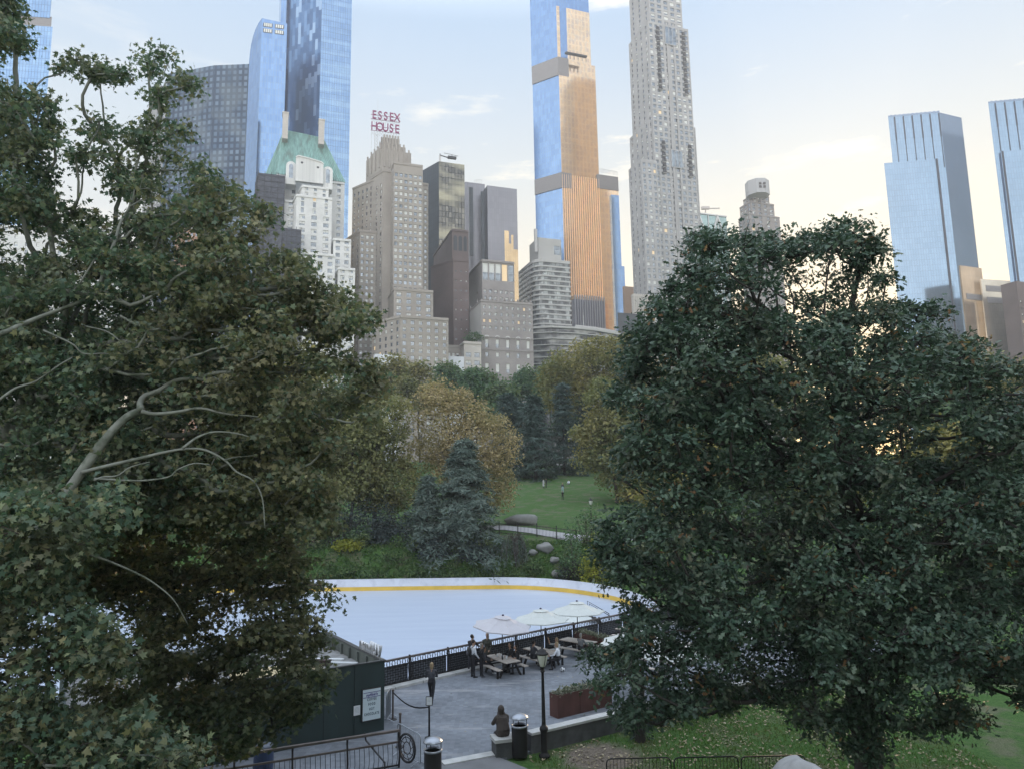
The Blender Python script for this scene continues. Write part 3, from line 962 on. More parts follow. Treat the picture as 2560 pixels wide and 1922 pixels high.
inner = [p + (sum(poly, Vector()) / len(poly) - p).normalized() * 0.5 for p in poly]
mb.prism([(p.x, p.y) for p in inner], ZB, tp - 0.5, 0)
GR = brick_mat('ribbon_glass', (0.05, 0.06, 0.065), (0.42, 0.46, 0.46), (0.10, 0.10, 0.10), 2.6, 2.85, 0.14, rough=0.2, metal=0.1, offset=0.21, noise=0.3, nscale=0.25, pat=((0.03, 0.035, 0.04), (0.3, 0.22, 1), 0.9), spec=0.8)
t.part('ribbon_windows', mb, GR)
nb = 0
for k in range(36):
    z = tp - 0.9 - k * 2.85
    if z < 40:
        break
    mb = MB()
    mb.prism([(p.x, p.y) for p in poly], z - 0.92, z + (0.9 if k == 0 else 0.0))
    t.part('spandrel_band', mb, BANDC)
mb = MB()
d = (poly[0] - poly[1]).normalized()
n = Vector((-d.y, d.x, 0))
mb.prism([((q).x, (q).y) for q in (poly[1] + d * 0.3 + n * -0.05, poly[1] + d * 7.3 + n * -0.05, poly[1] + d * 7.3 + n * 0.3, poly[1] + d * 0.3 + n * 0.3)], ZB, ZB + 0.1)
L_, C_, R_, B_, tp2 = t.mass('penthouse', 1323, 1345, 1402, 594, 402, tp - 1.5, (CONC,), bR=((3, 0), (8, 1, 3, 5.0, 5.6, 1, (0, 1))), recess=0.4)
mb = MB()
p = P(1339, 590, 400)
mb.box((p.x, p.y, p.z - 3), (1.6, 1.4, 14), PHI)
t.part('flue', mb, STEEL)
t.finish(10)
t = Tower('apartment_block', 'long curved apartment block with dark balcony bands below the bronze tower', 'building', base(1440, 385))  # bronze tower: the supertall with the sunset reflection painted on its front
cl = [P(u_, 820, Y_) for u_, Y_ in ((1325, 372), (1380, 370), (1440, 374), (1490, 380), (1540, 390), (1575, 399), (1592, 405))]
zt = P(1440, 817, 372).z
def strip(mb, off0, off1, za, zb, mi=0, sel=None):
    pts = cl if sel is None else cl[sel[0]:sel[1]]
    fr = [Vector((p.x, p.y - off0, 0)) for p in pts]
    bk = [Vector((p.x, p.y + off1, 0)) for p in pts]
    mb.prism([(p.x, p.y) for p in fr] + [(p.x, p.y) for p in reversed(bk)], za, zb, mi)
mb = MB()
strip(mb, 0, 20, ZB, zt - 0.2)
t.part('ribbon_windows', mb, brick_mat('dark_ribbon_glass', (0.025, 0.03, 0.04), (0.09, 0.10, 0.11), (0.015, 0.018, 0.02), 2.0, 60, 0.12, rough=0.2, metal=0.1, offset=0.0, noise=0.3, nscale=0.3, pat=((0.46, 0.48, 0.47), (0.10, 0.22, 1), 0.6), spec=0.8))
for k in range(14):
    mb = MB()
    z = zt - k * 3.3
    strip(mb, 1.5, 19, z - (0.42 if k else 1.0), z)
    t.part('balcony_slab', mb, BANDC)
mb = MB()
strip(mb, -3, 15, zt, zt + 2.2, 0, (2, 6))
t.part('penthouse', mb, BANDC)
mb = MB()
p = P(1458, 788, 380)
mb.tube([p, p + Vector((0, 0, -6))], 0.3, 6)
t.part('flue', mb, STEEL)

# ---- the blue supertall, a sunset reflection painted on its front
t = Tower('supertall_tower', 'very tall tower with a bronze glass front and blue glass side', 'tower', base(1420, 480))  # the bronze is the sunset reflection put into the glass colour
zb2, zb1 = P(1400, 440, 480).z, P(1390, 152, 480).z
L3, C3, R3, B3, tp = t.mass('lower_shaft', 1337, 1405, 1496, 436, 480, ZB, (SUNSETG, BLUEG2))
t.mass('middle_shaft', 1330, 1396, 1487, 148, 481.2, tp, (SUNSETG, BLUEG2))
L1_, C1_, R1_, B1_, _ = t.mass('upper_shaft', 1325, 1390, 1472, 0, 482.4, zb1, (SUNSETG, BLUEG2), z1=P(1390, 14, 482).z)
t.mass('top_shaft', 1324.6, 1389, 1471, 0, 483, P(1390, 20, 482).z, (BLUEG2, BLUEG2), z1=P(1390, -140, 482).z)
mb = MB()
for A_, B_2, za, zb_, k_ in ((C3, R3, P(1400, 740, 480).z, tp, 17),):
    dd_ = B_2 - A_; dd_.z = 0
    nn_ = Vector((dd_.y, -dd_.x, 0)).normalized()
    for i in range(k_ + 1):
        p = A_ + dd_ * (i / k_) + nn_ * 0.22
        mb.box((p.x, p.y, (za + zb_) / 2), (0.28, 0.42, zb_ - za), math.atan2(dd_.y, dd_.x))
t.part('mullion_fins', mb, mat('warm_fin', (0.95, 0.66, 0.46), rough=0.35, metal=0.7, var=0.08))  # fins toned to match the painted sunset reflection
mb = MB()                                        # blue re-entrant corner strip
d = (R1_ - C1_).normalized()
n = Vector((d.y, -d.x, 0))
a, b = C1_ + d * 2.5 + n * 0.12, C1_ + d * 8.0 + n * 0.12
mb.face([(a.x, a.y, zb1), (b.x, b.y, zb1), (b.x, b.y, P(1390, 14, 482).z), (a.x, a.y, P(1390, 14, 482).z)], 0, [(0, 0), (5.5, 0), (5.5, 60), (0, 60)])
t.part('corner_glazing', mb, BLUEG2)
t.mass('mechanical_band', 1328.5, 1394, 1421, 142, 480.9, P(1390, 186, 480).z, (BANDM, BANDM))
t.mass('mechanical_band', 1335.5, 1403, 1429, 431, 479.6, P(1400, 470, 480).z, (BANDM, BANDM))
L_, C_, R_, B_, tpw = t.mass('right_wing', None, 1492, 1546, 470, 488.9, ZB, (SUNSETG, BLUEG2))
t.mass('right_band', None, 1493, 1545, 436, 488.7, tpw - 0.3, (BANDM, BANDM))
mb = MB()
p, q = P(1500, 432, 490), P(1543, 440, 494)
for k in range(15):
    a = p.lerp(q, k / 14)
    mb.tube([a, a + Vector((0, 0, 3.2))], 0.12, 5)
mb.beam(p + Vector((0, 0, 3.1)), q + Vector((0, 0, 3.1)), 0.12, 0.12)
t.part('roof_railing', mb, STEEL)
t.mass('outer_wing', None, 1535, 1561, 664, 491.0, ZB, (BLUEG2, BLUEG2))
t.mass('glass_edge', None, 1528, 1547, 487, 490.9, ZB, (BLUEG2, BLUEG2))
L_, C_, R_, B_, tp = t.mass('base_piers', 1428, 1434, 1512, 748, 474, ZB, (mat('slate_pier', (0.13, 0.14, 0.17), rough=0.5, var=0.1),))
mb = MB()
ribs(mb, C_, R_, ZB, tp + 3, 13, 0.7, 1.0)
t.part('pier_fins', mb, mat('pale_fin', (0.33, 0.33, 0.36), rough=0.5, var=0.1))
mb = MB()
p = P(1440, 138, 478)
mb.box(p, (17, 2, 1.2), PHI)
for k in range(6):
    mb.box(p + Vector((k * 3 - 7.5, k * 1.0 - 2.6, -2)), (0.3, 1, 4))
t.part('window_gantry', mb, DARKM)

# ---- pale limestone supertall
t = Tower('supertall_tower', 'tall pale limestone tower with gridded windows and two columns of balconies', 'tower', base(1650, 420), frame=FRAMEW, blinds=0.30, lit=0.012)
bd = lambda h, b, ww=1.9, wh=2.3, li=1: (h, max(1, round(h / 3.75)), b, ww, wh, li)
t.mass('top_tier', 1573, 1622, 1703, 0, 423, ZB, (PALE,), bR=(bd(420, 5, 3.0),), bL=(bd(420, 3),), z1=P(1620, -60, 423).z)
L_, C_, R_, B_, tp = t.mass('main_shaft', 1569, 1620, 1719, 52, 420, ZB, (PALE,), bR=((1.0, 0), bd(400, 8, 2.2)), bL=((1.0, 0), bd(400, 4, 1.8)))
t.mass('shoulder', 1572, 1622, 1737, 300, 421.5, ZB, (PALE,), bR=((1, 0), bd(400, 9, 2.1)), bL=((1, 0), bd(400, 4)))
t.mass('side_block', 1570, 1603, 1642, 397, 412, ZB, (PALE,), bR=((1.5, 0), bd(300, 3, 1.8)), bL=((1.5, 0), bd(300, 3, 1.5)))
d = (R_ - C_).normalized()
n = Vector((d.y, -d.x, 0))
Wd = (R_ - C_).length
for fx in (0.22, 0.86):
    for k in list(range(1, 13)) + list(range(22, 28)):
        mb = MB()
        z = tp - 2 - k * 3.75
        c = C_ + d * Wd * fx + n * 0.35
        mb.box((c.x, c.y, z + 1.2), (2.0, 0.9, 2.7), math.atan2(d.y, d.x), 1)
        mb.box((c.x, c.y, z - 0.3), (2.6, 1.3, 0.35), math.atan2(d.y, d.x), 0)
        c2 = c + n * 0.55
        mb.box((c2.x, c2.y, z + 0.4), (2.5, 0.1, 0.9), math.atan2(d.y, d.x), 1)
        t.part('balcony', mb, [PALE, DARKM])
mb = MB()
ribs(mb, C_ + d * Wd * 0.36, C_ + d * Wd * 0.7, ZB, tp + 1, 2, 1.2, 0.5)
t.part('pilasters', mb, PALE)
for z_, hh in ((tp - 8, 13), (P(1690, 390, 420).z, 12)):
    mb = MB()
    c = C_ + d * Wd * 0.53 + n * 0.32
    mb.box((c.x, c.y, z_), (8.5, 0.6, hh), math.atan2(d.y, d.x), 0)
    for k in range(3):
        c3 = c + d * (k - 1) * 2.7 + n * 0.33
        mb.box((c3.x, c3.y, z_), (2.3, 0.1, hh - 1), math.atan2(d.y, d.x), 1)
    t.part('bay_window', mb, [PALE, GLASS])
t.finish(98)
t = Tower('stone_block', 'brown narrow block between the bronze tower and the limestone tower', 'building', base(1570, 470))  # bronze tower: the supertall with the sunset reflection painted on its front
t.mass('wall', 1556, 1560, 1590, 716, 470, ZB, (mat('tan_render', (0.36, 0.27, 0.21), rough=0.9, var=0.06, scale=0.1),))
t = Tower('stone_block', 'cream ribbed low block at the foot of the limestone tower', 'building', base(1605, 400))
L_, C_, R_, B_, tp = t.mass('wall', 1578, 1582, 1637, 736, 400, ZB, (CREAM,), cornice=0.4)
mb = MB()
ribs(mb, C_, R_, tp - 9, tp + 0.3, 12, 0.7, 0.5)
t.part('facade_ribs', mb, CREAM)
t = Tower('dark_block', 'dark grey windowless block below the limestone tower', 'building', base(1580, 395))
t.mass('wall', 1544, 1546, 1612, 782, 394, ZB, (mat('dark_cladding', (0.065, 0.07, 0.08), rough=0.7, var=0.15, scale=0.3),))

# ---- glass block with white cross bracing and a roof crane
t = Tower('office_block', 'pale green glass block with white cross bracing right of the limestone tower', 'office building', base(1775, 520))
L_, C_, R_, B_, tp = t.mass('glass_shaft', 1742, 1746, 1815, 534, 520, ZB, (brick_mat('green_glass', (0.40, 0.56, 0.56), (0.46, 0.62, 0.62), (0.3, 0.42, 0.42), 1.6, 3.8, 0.08, rough=0.15, metal=0.7, offset=0.0),))
mb = MB()
d = (R_ - C_).normalized()
n = Vector((d.y, -d.x, 0)) * 0.4
Wd = (R_ - C_).length
for k in range(3):
    for q in range(4):
        a, b = C_ + d * Wd * k / 3 + n, C_ + d * Wd * (k + 1) / 3 + n
        z0_, z1_ = tp - q * 26 - 26, tp - q * 26
        lo, hi = (a, b) if (k + q) % 2 else (b, a)
        mb.beam((lo.x, lo.y, z0_), (hi.x, hi.y, z1_), 0.9, 0.9)
        mb.beam((a.x, a.y, z0_), (a.x, a.y, z1_), 0.5, 0.5)
mb.beam((C_.x + n.x, C_.y + n.y, tp), (R_.x + n.x, R_.y + n.y, tp), 0.9, 0.9)
t.part('cross_bracing', mb, mat('white_steel', (0.7, 0.7, 0.7), rough=0.5))
mb = MB()
p = P(1764, 532, 525)
mb.tube([p, p + Vector((0, 0, 3))], 0.5, 6)
mb.box(p + Vector((0, 0, 3.6)), (6, 2, 2))
mb.box(p + Vector((5, 0, 3.2)), (12, 0.7, 0.7))
t.part('roof_crane', mb, mat('crane_paint', (0.55, 0.5, 0.48), rough=0.5))

# ---- drum topped apartment tower
t = Tower('apartment_tower', 'stepped grey tower with a drum shaped top above the dark oak', 'tower', base(1890, 520), blinds=0.4)
def octa(u0, u1, v, Y, ph=0.4):
    c = P((u0 + u1) / 2, v, Y)
    r = (u1 - u0) / 2 * Y / F
    return c, r, [(c.x + r * math.cos(ph + k * PI / 4) * 1.04, c.y + r * math.sin(ph + k * PI / 4) * 1.04) for k in range(8)]
c, r, poly = octa(1863, 1921, 457, 520)
mb = MB()
mb.prism(poly, P(1890, 492, 520).z, c.z)
mb.lathe([(r * 0.6, 0), (r * 0.55, 1.2)], (c.x, c.y, c.z + 0.01), 12)
t.part('drum', mb, mat('drum_stone', (0.40, 0.41, 0.43), rough=0.8, var=0.06))
for k in (-1, 1):
    for z in (0, 2.6):
        mb = MB()
        mb.box((c.x + 1.6 * k + 1, c.y - r * 1.0, c.z - 7 + z), (1.8, 0.6, 1.7))
        t.part('drum_opening', mb, DARKM)
for nm, uL, uC, uR, v, Y in (('upper_tier', 1857, 1882, 1922, 486, 521), ('middle_tier', 1848, 1876, 1934, 503, 519), ('lower_tier', 1845, 1872, 1948, 533, 516)):
    L_, C_, R_, B_, tp = t.mass(nm, uL, uC, uR, v, Y, ZB, (GREYST,), bR=((1, 0), (150, 46, 4, 2.6, 2.3, 2)), bL=((1, 0), (150, 46, 3, 2.6, 2.3, 2)), cornice=0.3)
t.finish(70)

# ---- the twin glass towers at the right
def twin(label, uL, uC, uR, v, sL, sR, sv, Y, fin_u, line_u, right):
    t = Tower('twin_tower', label, 'tower', base((uC + sL) / 2, Y), group='twin glass towers at the right')
    psi, ph = R(9), R(21)
    L_, C_, R_, B_, tp = t.mass('upper_shaft', uL, uC, uR, v, Y, ZB, (PALEG2, PALEG), phi=ph, psi=psi, depth=40)
    a = t.mass('shoulder', sL, sR, sR + 4, sv, Y - 1.6, ZB, (PALEG, PALEG), phi=ph, psi=psi)
    d = (C_ - L_)
    d.z = 0
    Ld = d.length
    d.normalize()
    n = Vector((d.y, -d.x, 0))
    for k in range(6):
        mb = MB()
        p = L_ + d * Ld * (0.12 + 0.172 * k) + n * 0.25
        mb.box((p.x, p.y, tp - 8.5), (0.55, 0.5, 16), math.atan2(d.y, d.x))
        mb.box((p.x, p.y, tp - 27), (0.22, 0.4, 21), math.atan2(d.y, d.x))
        t.part('crown_fin', mb, mat('navy_fin', (0.03, 0.035, 0.06), rough=0.4))
    mb = MB()
    for i in range(24):
        p = L_ + d * Ld * (i + 0.5) / 24
        mb.box((p.x, p.y, tp + 0.5), (Ld / 24 * 0.9, 0.3, 1.0 + 0.5 * (i % 2)), math.atan2(d.y, d.x))
    t.part('crown_screen', mb, PALEG2)
    Ls, Cs = a[0], a[1]
    q = (Cs if right else Ls)
    ns = Vector((d.y, -d.x, 0)) * 0.3
    mb = MB()
    mb.box((q.x + ns.x + (0 if right else 1.0), q.y + ns.y, (ZB + a[4]) / 2), (0.9, 0.6, a[4] - ZB), math.atan2(d.y, d.x))
    t.part('dark_line', mb, MATS['navy_fin'])  # dark upright line at the edge of the shoulder
    return t, R_, C_, tp
t, R_, C_, tp = twin('left glass twin tower with a notched shoulder and dark fins at its crown', 2219, 2349, 2402, 282, 2209, 2341, 398, 430, None, None, True)
twin('right glass twin tower cut by the edge of the frame', 2469, 2610, 2680, 246, 2500, 2640, 368, 415, None, None, False)
t = Tower('glass_block', 'glass block with tan reflections and dark louvre bands right of the left twin tower', 'building', base(2430, 408))
BT = brick_mat('tan_reflection_glass', (0.55, 0.42, 0.30), (0.60, 0.47, 0.34), (0.42, 0.34, 0.27), 1.5, 3.6, 0.05, rough=0.16, metal=0.7, offset=0.0, noise=0.32, nscale=0.06)  # warm reflection set into the glass colour
BT2 = brick_mat('cream_reflection_glass', (0.66, 0.62, 0.54), (0.72, 0.68, 0.60), (0.5, 0.48, 0.44), 1.5, 3.6, 0.05, rough=0.14, metal=0.7, offset=0.0, noise=0.3, nscale=0.05)  # cream stands for reflected sky, set into the glass colour
L_, C_, R_, B_, tp = t.mass('reflection_wing', 2396, 2400, 2453, 664, 404, ZB, (BT,), phi=R(21))  # block added to carry the twin tower's warm reflection in its colour
L2, C2, R2, B2, tp2 = t.mass('cream_reflection_wing', 2449, 2452, 2525, 698, 406, ZB, (BT2,), phi=R(14))
for C, Rr, dz in ((C_, R_, 17), (C2, R2, 4), (C2, R2, 11)):
    d = (Rr - C)
    Ld = d.length
    d.normalize()
    n = Vector((d.y, -d.x, 0)) * 0.1
    c = C + d * Ld * 0.55 + n
    mb = MB()
    mb.box((c.x, c.y, (tp if dz == 17 else tp2) - dz - 1.5), (Ld * 0.82, 0.3, 3.4), math.atan2(d.y, d.x))
    t.part('louvre_band', mb, BANDM)
t = Tower('brick_block', 'dark brown brick block at the right edge of the frame', 'building', base(2540, 390))
t.mass('wall', 2500, 2540, 2640, 703, 385, ZB, (BROWN,), bR=((10, 0), (60, 16, 8, 1.3, 1.6)), phi=R(20))
t.finish(20)
# ================================================================ ground, rink, terrace
ICE_Z = -1.0
def sm(t):
    t = np.clip(t, 0, 1)
    return t * t * (3 - 2 * t)
def rail_y(x):
    return 36.2 + 0.9 * (x + 6.1)
def terrain(x, y):
    x, y = np.asarray(x, float), np.asarray(y, float)
    yy = y + 0.0 * x
    prof_y = [-60, -10, 0, 4, 10, 15, 19, 24, 78.2, 79.4, 81.0, 84, 92, 108, 120, 136, 160, 200, 250, 300, 420, 2500]
    prof_z = [9, 8.2, 7.7, 7.2, 4.3, 1.8, 0.25, -0.06, -0.06, 0.2, 3.2, 4.0, 4.9, 5.9, 7.2, 9.6, 12.6, 17.5, 19, 19, 18, 18]
    z = np.interp(yy, prof_y, prof_z)
    # hollow of the rink and its lower terrace, the bank beyond rising round its right end
    d = np.maximum((y - rail_y(x)) / 1.5, 0)
    hollow = sm((y - rail_y(x) + 0.5) / 1.0) * sm((79.3 - y) / 0.8) * sm((16.5 - x) / 1.5)
    z = np.where(y < 79.6, z - hollow * 1.6, z)
    right = sm((x - 16.0) / 14.0) * sm((y - 48) / 10.0) * sm((80 - y) / 2.0)
    z = z + right * 3.0
    z = z + 0.25 * np.sin(x * 0.21 + 1.3) * np.sin(y * 0.17) * sm((y - 84) / 10)
    return z
xs = np.unique(np.concatenate([np.arange(-60, 61, 1.2), np.linspace(60, 400, 18), np.linspace(-400, -60, 18), [-2000, 2000]]))
ys = np.unique(np.concatenate([np.arange(-30, 14, 2.0), np.arange(14, 90, 1.0), np.arange(90, 210, 3.0), np.linspace(210, 420, 12), [900, 2500]]))
X, Y = np.meshgrid(xs, ys)
Z = terrain(X, Y)
nx, ny = len(xs), len(ys)
me = bpy.data.meshes.new('ground')
V = np.stack([X.ravel(), Y.ravel(), Z.ravel()], 1)
idx = np.arange(nx * ny).reshape(ny, nx)
Fq = np.stack([idx[:-1, :-1].ravel(), idx[:-1, 1:].ravel(), idx[1:, 1:].ravel(), idx[1:, :-1].ravel()], 1)
me.from_pydata(V.tolist(), [], Fq.tolist())
me.polygons.foreach_set('use_smooth', [True] * len(Fq))
m, t_, b_ = newmat('park_ground')
co = N(t_, 'ShaderNodeTexCoord').outputs['Object']
def noise(t, co, sc, det=5, rough=0.55):
    n = N(t, 'ShaderNodeTexNoise')
    n.inputs['Scale'].default_value, n.inputs['Detail'].default_value, n.inputs['Roughness'].default_value = sc, det, rough
    LK(t, co, n.inputs['Vector'])
    return n.outputs[0]
g1 = ramp(t_, noise(t_, co, 9.0), [(0.3, (0.034, 0.078, 0.024)), (0.5, (0.052, 0.112, 0.03)), (0.75, (0.085, 0.138, 0.045))])
g2 = ramp(t_, noise(t_, co, 0.55, 6), [(0.50, (0, 0, 0)), (0.62, (1, 1, 1))])
soil = ramp(t_, noise(t_, co, 14.0), [(0.3, (0.09, 0.075, 0.06)), (0.7, (0.20, 0.17, 0.14))])
cc = mixc(t_, mathn(t_, 'MULTIPLY', g2, 0.55), g1, soil)
# worn bare patch beside the lamp
sp = N(t_, 'ShaderNodeSeparateXYZ')
LK(t_, co, sp.inputs[0])
dx = mathn(t_, 'POWER', mathn(t_, 'DIVIDE', mathn(t_, 'SUBTRACT', sp.outputs[0], 2.9), 1.35), 2.0)
dy = mathn(t_, 'POWER', mathn(t_, 'DIVIDE', mathn(t_, 'SUBTRACT', sp.outputs[1], 26.9), 1.5), 2.0)
ee = mathn(t_, 'SUBTRACT', mathn(t_, 'ADD', mathn(t_, 'ADD', dx, dy), mathn(t_, 'MULTIPLY', noise(t_, co, 1.6), 1.4)), 1.2)
bare = mathn(t_, 'SUBTRACT', 1.0, ee, clamp=True)
cc = mixc(t_, bare, cc, soil)
LK(t_, cc, b_.inputs['Base Color'])
b_.inputs['Roughness'].default_value = 0.95
b_.inputs['Specular IOR Level'].default_value = 0.15
bp = N(t_, 'ShaderNodeBump')
bp.inputs['Strength'].default_value = 0.7
bp.inputs['Distance'].default_value = 0.08
LK(t_, noise(t_, co, 22, 4), bp.inputs['Height'])
LK(t_, bp.outputs[0], b_.inputs['Normal'])
me.materials.append(m)
ground = bpy.data.objects.new('ground', me)
COL.objects.link(ground)
tag(ground, kind='structure')

# ---- the terrace slab
PAVE, t_, b_ = newmat('terrace_paving')
co = N(t_, 'ShaderNodeTexCoord').outputs['Object']
vo = N(t_, 'ShaderNodeTexVoronoi')
vo.inputs['Scale'].default_value = 5.2
vo.inputs['Randomness'].default_value = 0.35
LK(t_, co, vo.inputs['Vector'])
cell = N(t_, 'ShaderNodeSeparateColor')
LK(t_, vo.outputs['Color'], cell.inputs[0])
pc = ramp(t_, cell.outputs[0], [(0.0, (0.135, 0.152, 0.178)), (1.0, (0.18, 0.20, 0.232))])
edge = N(t_, 'ShaderNodeTexVoronoi', feature='DISTANCE_TO_EDGE')
edge.inputs['Scale'].default_value = 5.2
edge.inputs['Randomness'].default_value = 0.35
LK(t_, co, edge.inputs['Vector'])
pc = mixc(t_, ramp(t_, edge.outputs['Distance'], [(0.0, (0.45,) * 3), (0.06, (0, 0, 0))]), pc, (0.13, 0.135, 0.145))
blot = ramp(t_, noise(t_, co, 0.45, 6, 0.6), [(0.35, (0.80,) * 3), (0.5, (1.0,) * 3), (0.72, (1.22,) * 3)])
pc = mixc(t_, 1.0, pc, blot, 'MULTIPLY')
mpv = N(t_, 'ShaderNodeMapping')
mpv.inputs['Rotation'].default_value = (0, 0, 0.45)
mpv.inputs['Scale'].default_value = (0.25, 1.6, 1)
LK(t_, co, mpv.inputs[0])
pc = mixc(t_, mathn(t_, 'MULTIPLY', ramp(t_, noise(t_, mpv.outputs[0], 0.8, 4), [(0.58, (0, 0, 0)), (0.66, (1, 1, 1))]), 0.4), pc, (0.36, 0.36, 0.37))
LK(t_, pc, b_.inputs['Base Color'])
b_.inputs['Roughness'].default_value = 0.85
b_.inputs['Specular IOR Level'].default_value = 0.3
bp = N(t_, 'ShaderNodeBump')
bp.inputs['Strength'].default_value, bp.inputs['Distance'].default_value = 0.4, 0.01
LK(t_, noise(t_, co, 50, 3), bp.inputs['Height'])
LK(t_, bp.outputs[0], b_.inputs['Normal'])
CURBM = mat('pale_granite', (0.42, 0.43, 0.43), rough=0.8, var=0.15, scale=2.5, bump=0.2)
STONE = mat('grey_schist', (0.075, 0.08, 0.085), rough=0.9, var=0.35, scale=2.2, bump=0.6, bscale=8)
a, b = (-11.0, rail_y(-11.0)), (16.5, rail_y(16.5))
deck = [(-10.6, 22.0), (-3.2, 21.6), (-1.1, 26.4), (0.6, 27.45), (3.9, 29.55), (15.5, 37.2), (22, 42), (22, rail_y(16.5)), b, a, (-16, 30)]
mb = MB()
mb.prism(deck, -1.9, 0.02)
tag(mb.build('terrace', PAVE), kind='structure')
# paving joints are in the material; the lower path at the bottom of the picture
mb = MB()
p = [G(1000, 1990), G(1105, 1913), G(1236, 1890), G(1330, 1928), G(1420, 2010), G(1400, 2100), G(1000, 2100)]
mb.prism([(q.x, q.y) for q in p], -0.2, 0.045)
tag(mb.build('lower_path', mat('asphalt_path', (0.15, 0.155, 0.165), rough=0.9, var=0.14, scale=1.2, bump=0.2, bscale=70)), kind='structure')
mb = MB()
p0, p1 = G(1106, 1911), G(1238, 1886)
mb.beam((p0.x, p0.y, 0.03), (p1.x, p1.y, 0.03), 0.42, 0.1)
tag(mb.build('kerb', CURBM, bevel=0.01), kind='structure')
# terrace edge stones under the railing
mb = MB()
k = 0
x = -10.5
while x < 16:
    ln = 1.5 + 0.3 * ((k * 7) % 3 - 1)
    y0, y1 = rail_y(x) - 0.30, rail_y(x + ln) - 0.30
    mb.beam((x + 0.02, y0, 0.075), (x + ln - 0.02, y1, 0.075), 0.55, 0.12)
    x += ln
    k += 1
tag(mb.build('terrace_kerb', CURBM, bevel=0.012), kind='structure')
# stepped seating down to the lower terrace
STEPM = brick_mat('step_stone', (0.085, 0.09, 0.105), (0.11, 0.115, 0.13), (0.04, 0.04, 0.05), 0.9, 0.45, 0.02, noise=0.35, nscale=1.5)
mb = MB()
for k in range(4):
    o0, o1 = 0.35 + k * 0.75, 0.35 + (k + 1) * 0.75
    A0, B0 = Vector((-12, rail_y(-12), 0)), Vector((16, rail_y(16), 0))
    nn = Vector((-0.669, 0.743, 0))
    q = [A0 + nn * o0, B0 + nn * o0, B0 + nn * o1, A0 + nn * o1]
    mb.prism([(v.x, v.y) for v in q], -1.75, -0.12 - k * 0.3)
tag(mb.build('seating_steps', STEPM), kind='structure')

# ---- the ice and its boards
def rink_outline(off=0.0):
    pts = []
    cx, cy, rx, ry = -3.0, 58.9, 14.2 + off, 18.9 + off
    pts += [(-75, 79.3 + off)]
    for a_ in np.linspace(PI / 2, -0.55, 40):
        pts.append((cx + rx * math.cos(a_) ** 1.0 if math.cos(a_) > 0 else cx, cy + ry * math.sin(a_)))
    pts += [(5.0 + off, 50.9 - off), (-7.0, 41.2 - off), (-14, 39.6 - off), (-75, 38.6 - off)]
    return pts
ol = rink_outline()
icem, t_, b_ = newmat('rink_ice')
co = N(t_, 'ShaderNodeTexCoord').outputs['Object']
mp_ = N(t_, 'ShaderNodeMapping')
mp_.inputs['Scale'].default_value = (0.12, 0.9, 1)
mp_.inputs['Rotation'].default_value = (0, 0, 0.1)
LK(t_, co, mp_.inputs[0])
LK(t_, ramp(t_, noise(t_, mp_.outputs[0], 1.0, 6), [(0.3, (0.40, 0.47, 0.60)), (0.7, (0.46, 0.53, 0.65))]), b_.inputs['Base Color'])
b_.inputs['Roughness'].default_value = 0.35
b_.inputs['Specular IOR Level'].default_value = 0.35
mb = MB()
mb.prism(ol, ICE_Z - 0.3, ICE_Z)
tag(mb.build('ice', icem), kind='structure')
BOARDW = mat('board_white', (0.60, 0.64, 0.72), rough=0.45, var=0.08, scale=0.6, dirt=((0.42, 0.45, 0.52), 1.2, 0.5))
BOARDY = mat('kickplate_yellow', (0.62, 0.42, 0.07), rough=0.5, var=0.1, scale=1.0)
rb = thing('rink_boards', 'white dasher boards with a yellow kick strip curving round the far side of the ice', 'rink boards', (0, 77.8, ICE_Z))
up = ol[0:36]
def wall_strip(mb, off0, off1, z0, z1, sm_=True):
    o0, o1 = rink_outline(off0)[0:36], rink_outline(off1)[0:36]
    for i in range(len(o0) - 1):
        a0, b0, a1, b1 = o0[i], o0[i + 1], o1[i], o1[i + 1]
        mb.face([(*b0, z0), (*a0, z0), (*a0, z1), (*b0, z1)])
        mb.face([(*a1, z0), (*b1, z0), (*b1, z1), (*a1, z1)])
        mb.face([(*a0, z1), (*a1, z1), (*b1, z1), (*b0, z1)])
mb = MB(); wall_strip(mb, 0.0, 0.12, ICE_Z + 0.40, ICE_Z + 1.12); mb.build('board_panels', BOARDW, rb, loc=rb.location)
mb = MB(); wall_strip(mb, -0.015, 0.12, ICE_Z, ICE_Z + 0.395); mb.build('kick_strip', BOARDY, rb, loc=rb.location)
mb = MB(); wall_strip(mb, -0.03, 0.16, ICE_Z + 1.123, ICE_Z + 1.20); mb.build('cap_rail', BOARDW, rb, loc=rb.location)

# ---- railing along the terrace edge
IRON = mat('black_iron', (0.014, 0.014, 0.017), rough=0.55, var=0.3, scale=8)
IRONB = mat('weathered_rail', (0.09, 0.075, 0.07), rough=0.5, var=0.35, scale=3)
rl = thing('terrace_railing', 'long black iron railing with bowed balusters between the terrace and the ice', 'railing', (-5.9, 36.4, 0))
rd = Vector((1, 0.9, 0)).normalized()
rn = Vector((-0.669, 0.743, 0))
r0, r1 = Vector((-10.6, rail_y(-10.6), 0)), Vector((15.8, rail_y(15.8), 0))
LR = (r1 - r0).length
mb = MB()
mb.beam(r0 + Vector((0, 0, 1.28)), r1 + Vector((0, 0, 1.28)), 0.13, 0.08)
mb.build('handrail', IRONB, rl, loc=rl.location)
for nm, z, o in (('middle_rail', 0.98, 0.0), ('bottom_rail', 0.16, 0.0)):
    mb = MB()
    mb.beam(r0 + rn * o + Vector((0, 0, z)), r1 + rn * o + Vector((0, 0, z)), 0.05, 0.05)
    mb.build(nm, IRON, rl, loc=rl.location)
n_ = int(LR / 2.35)
postmb = MB()
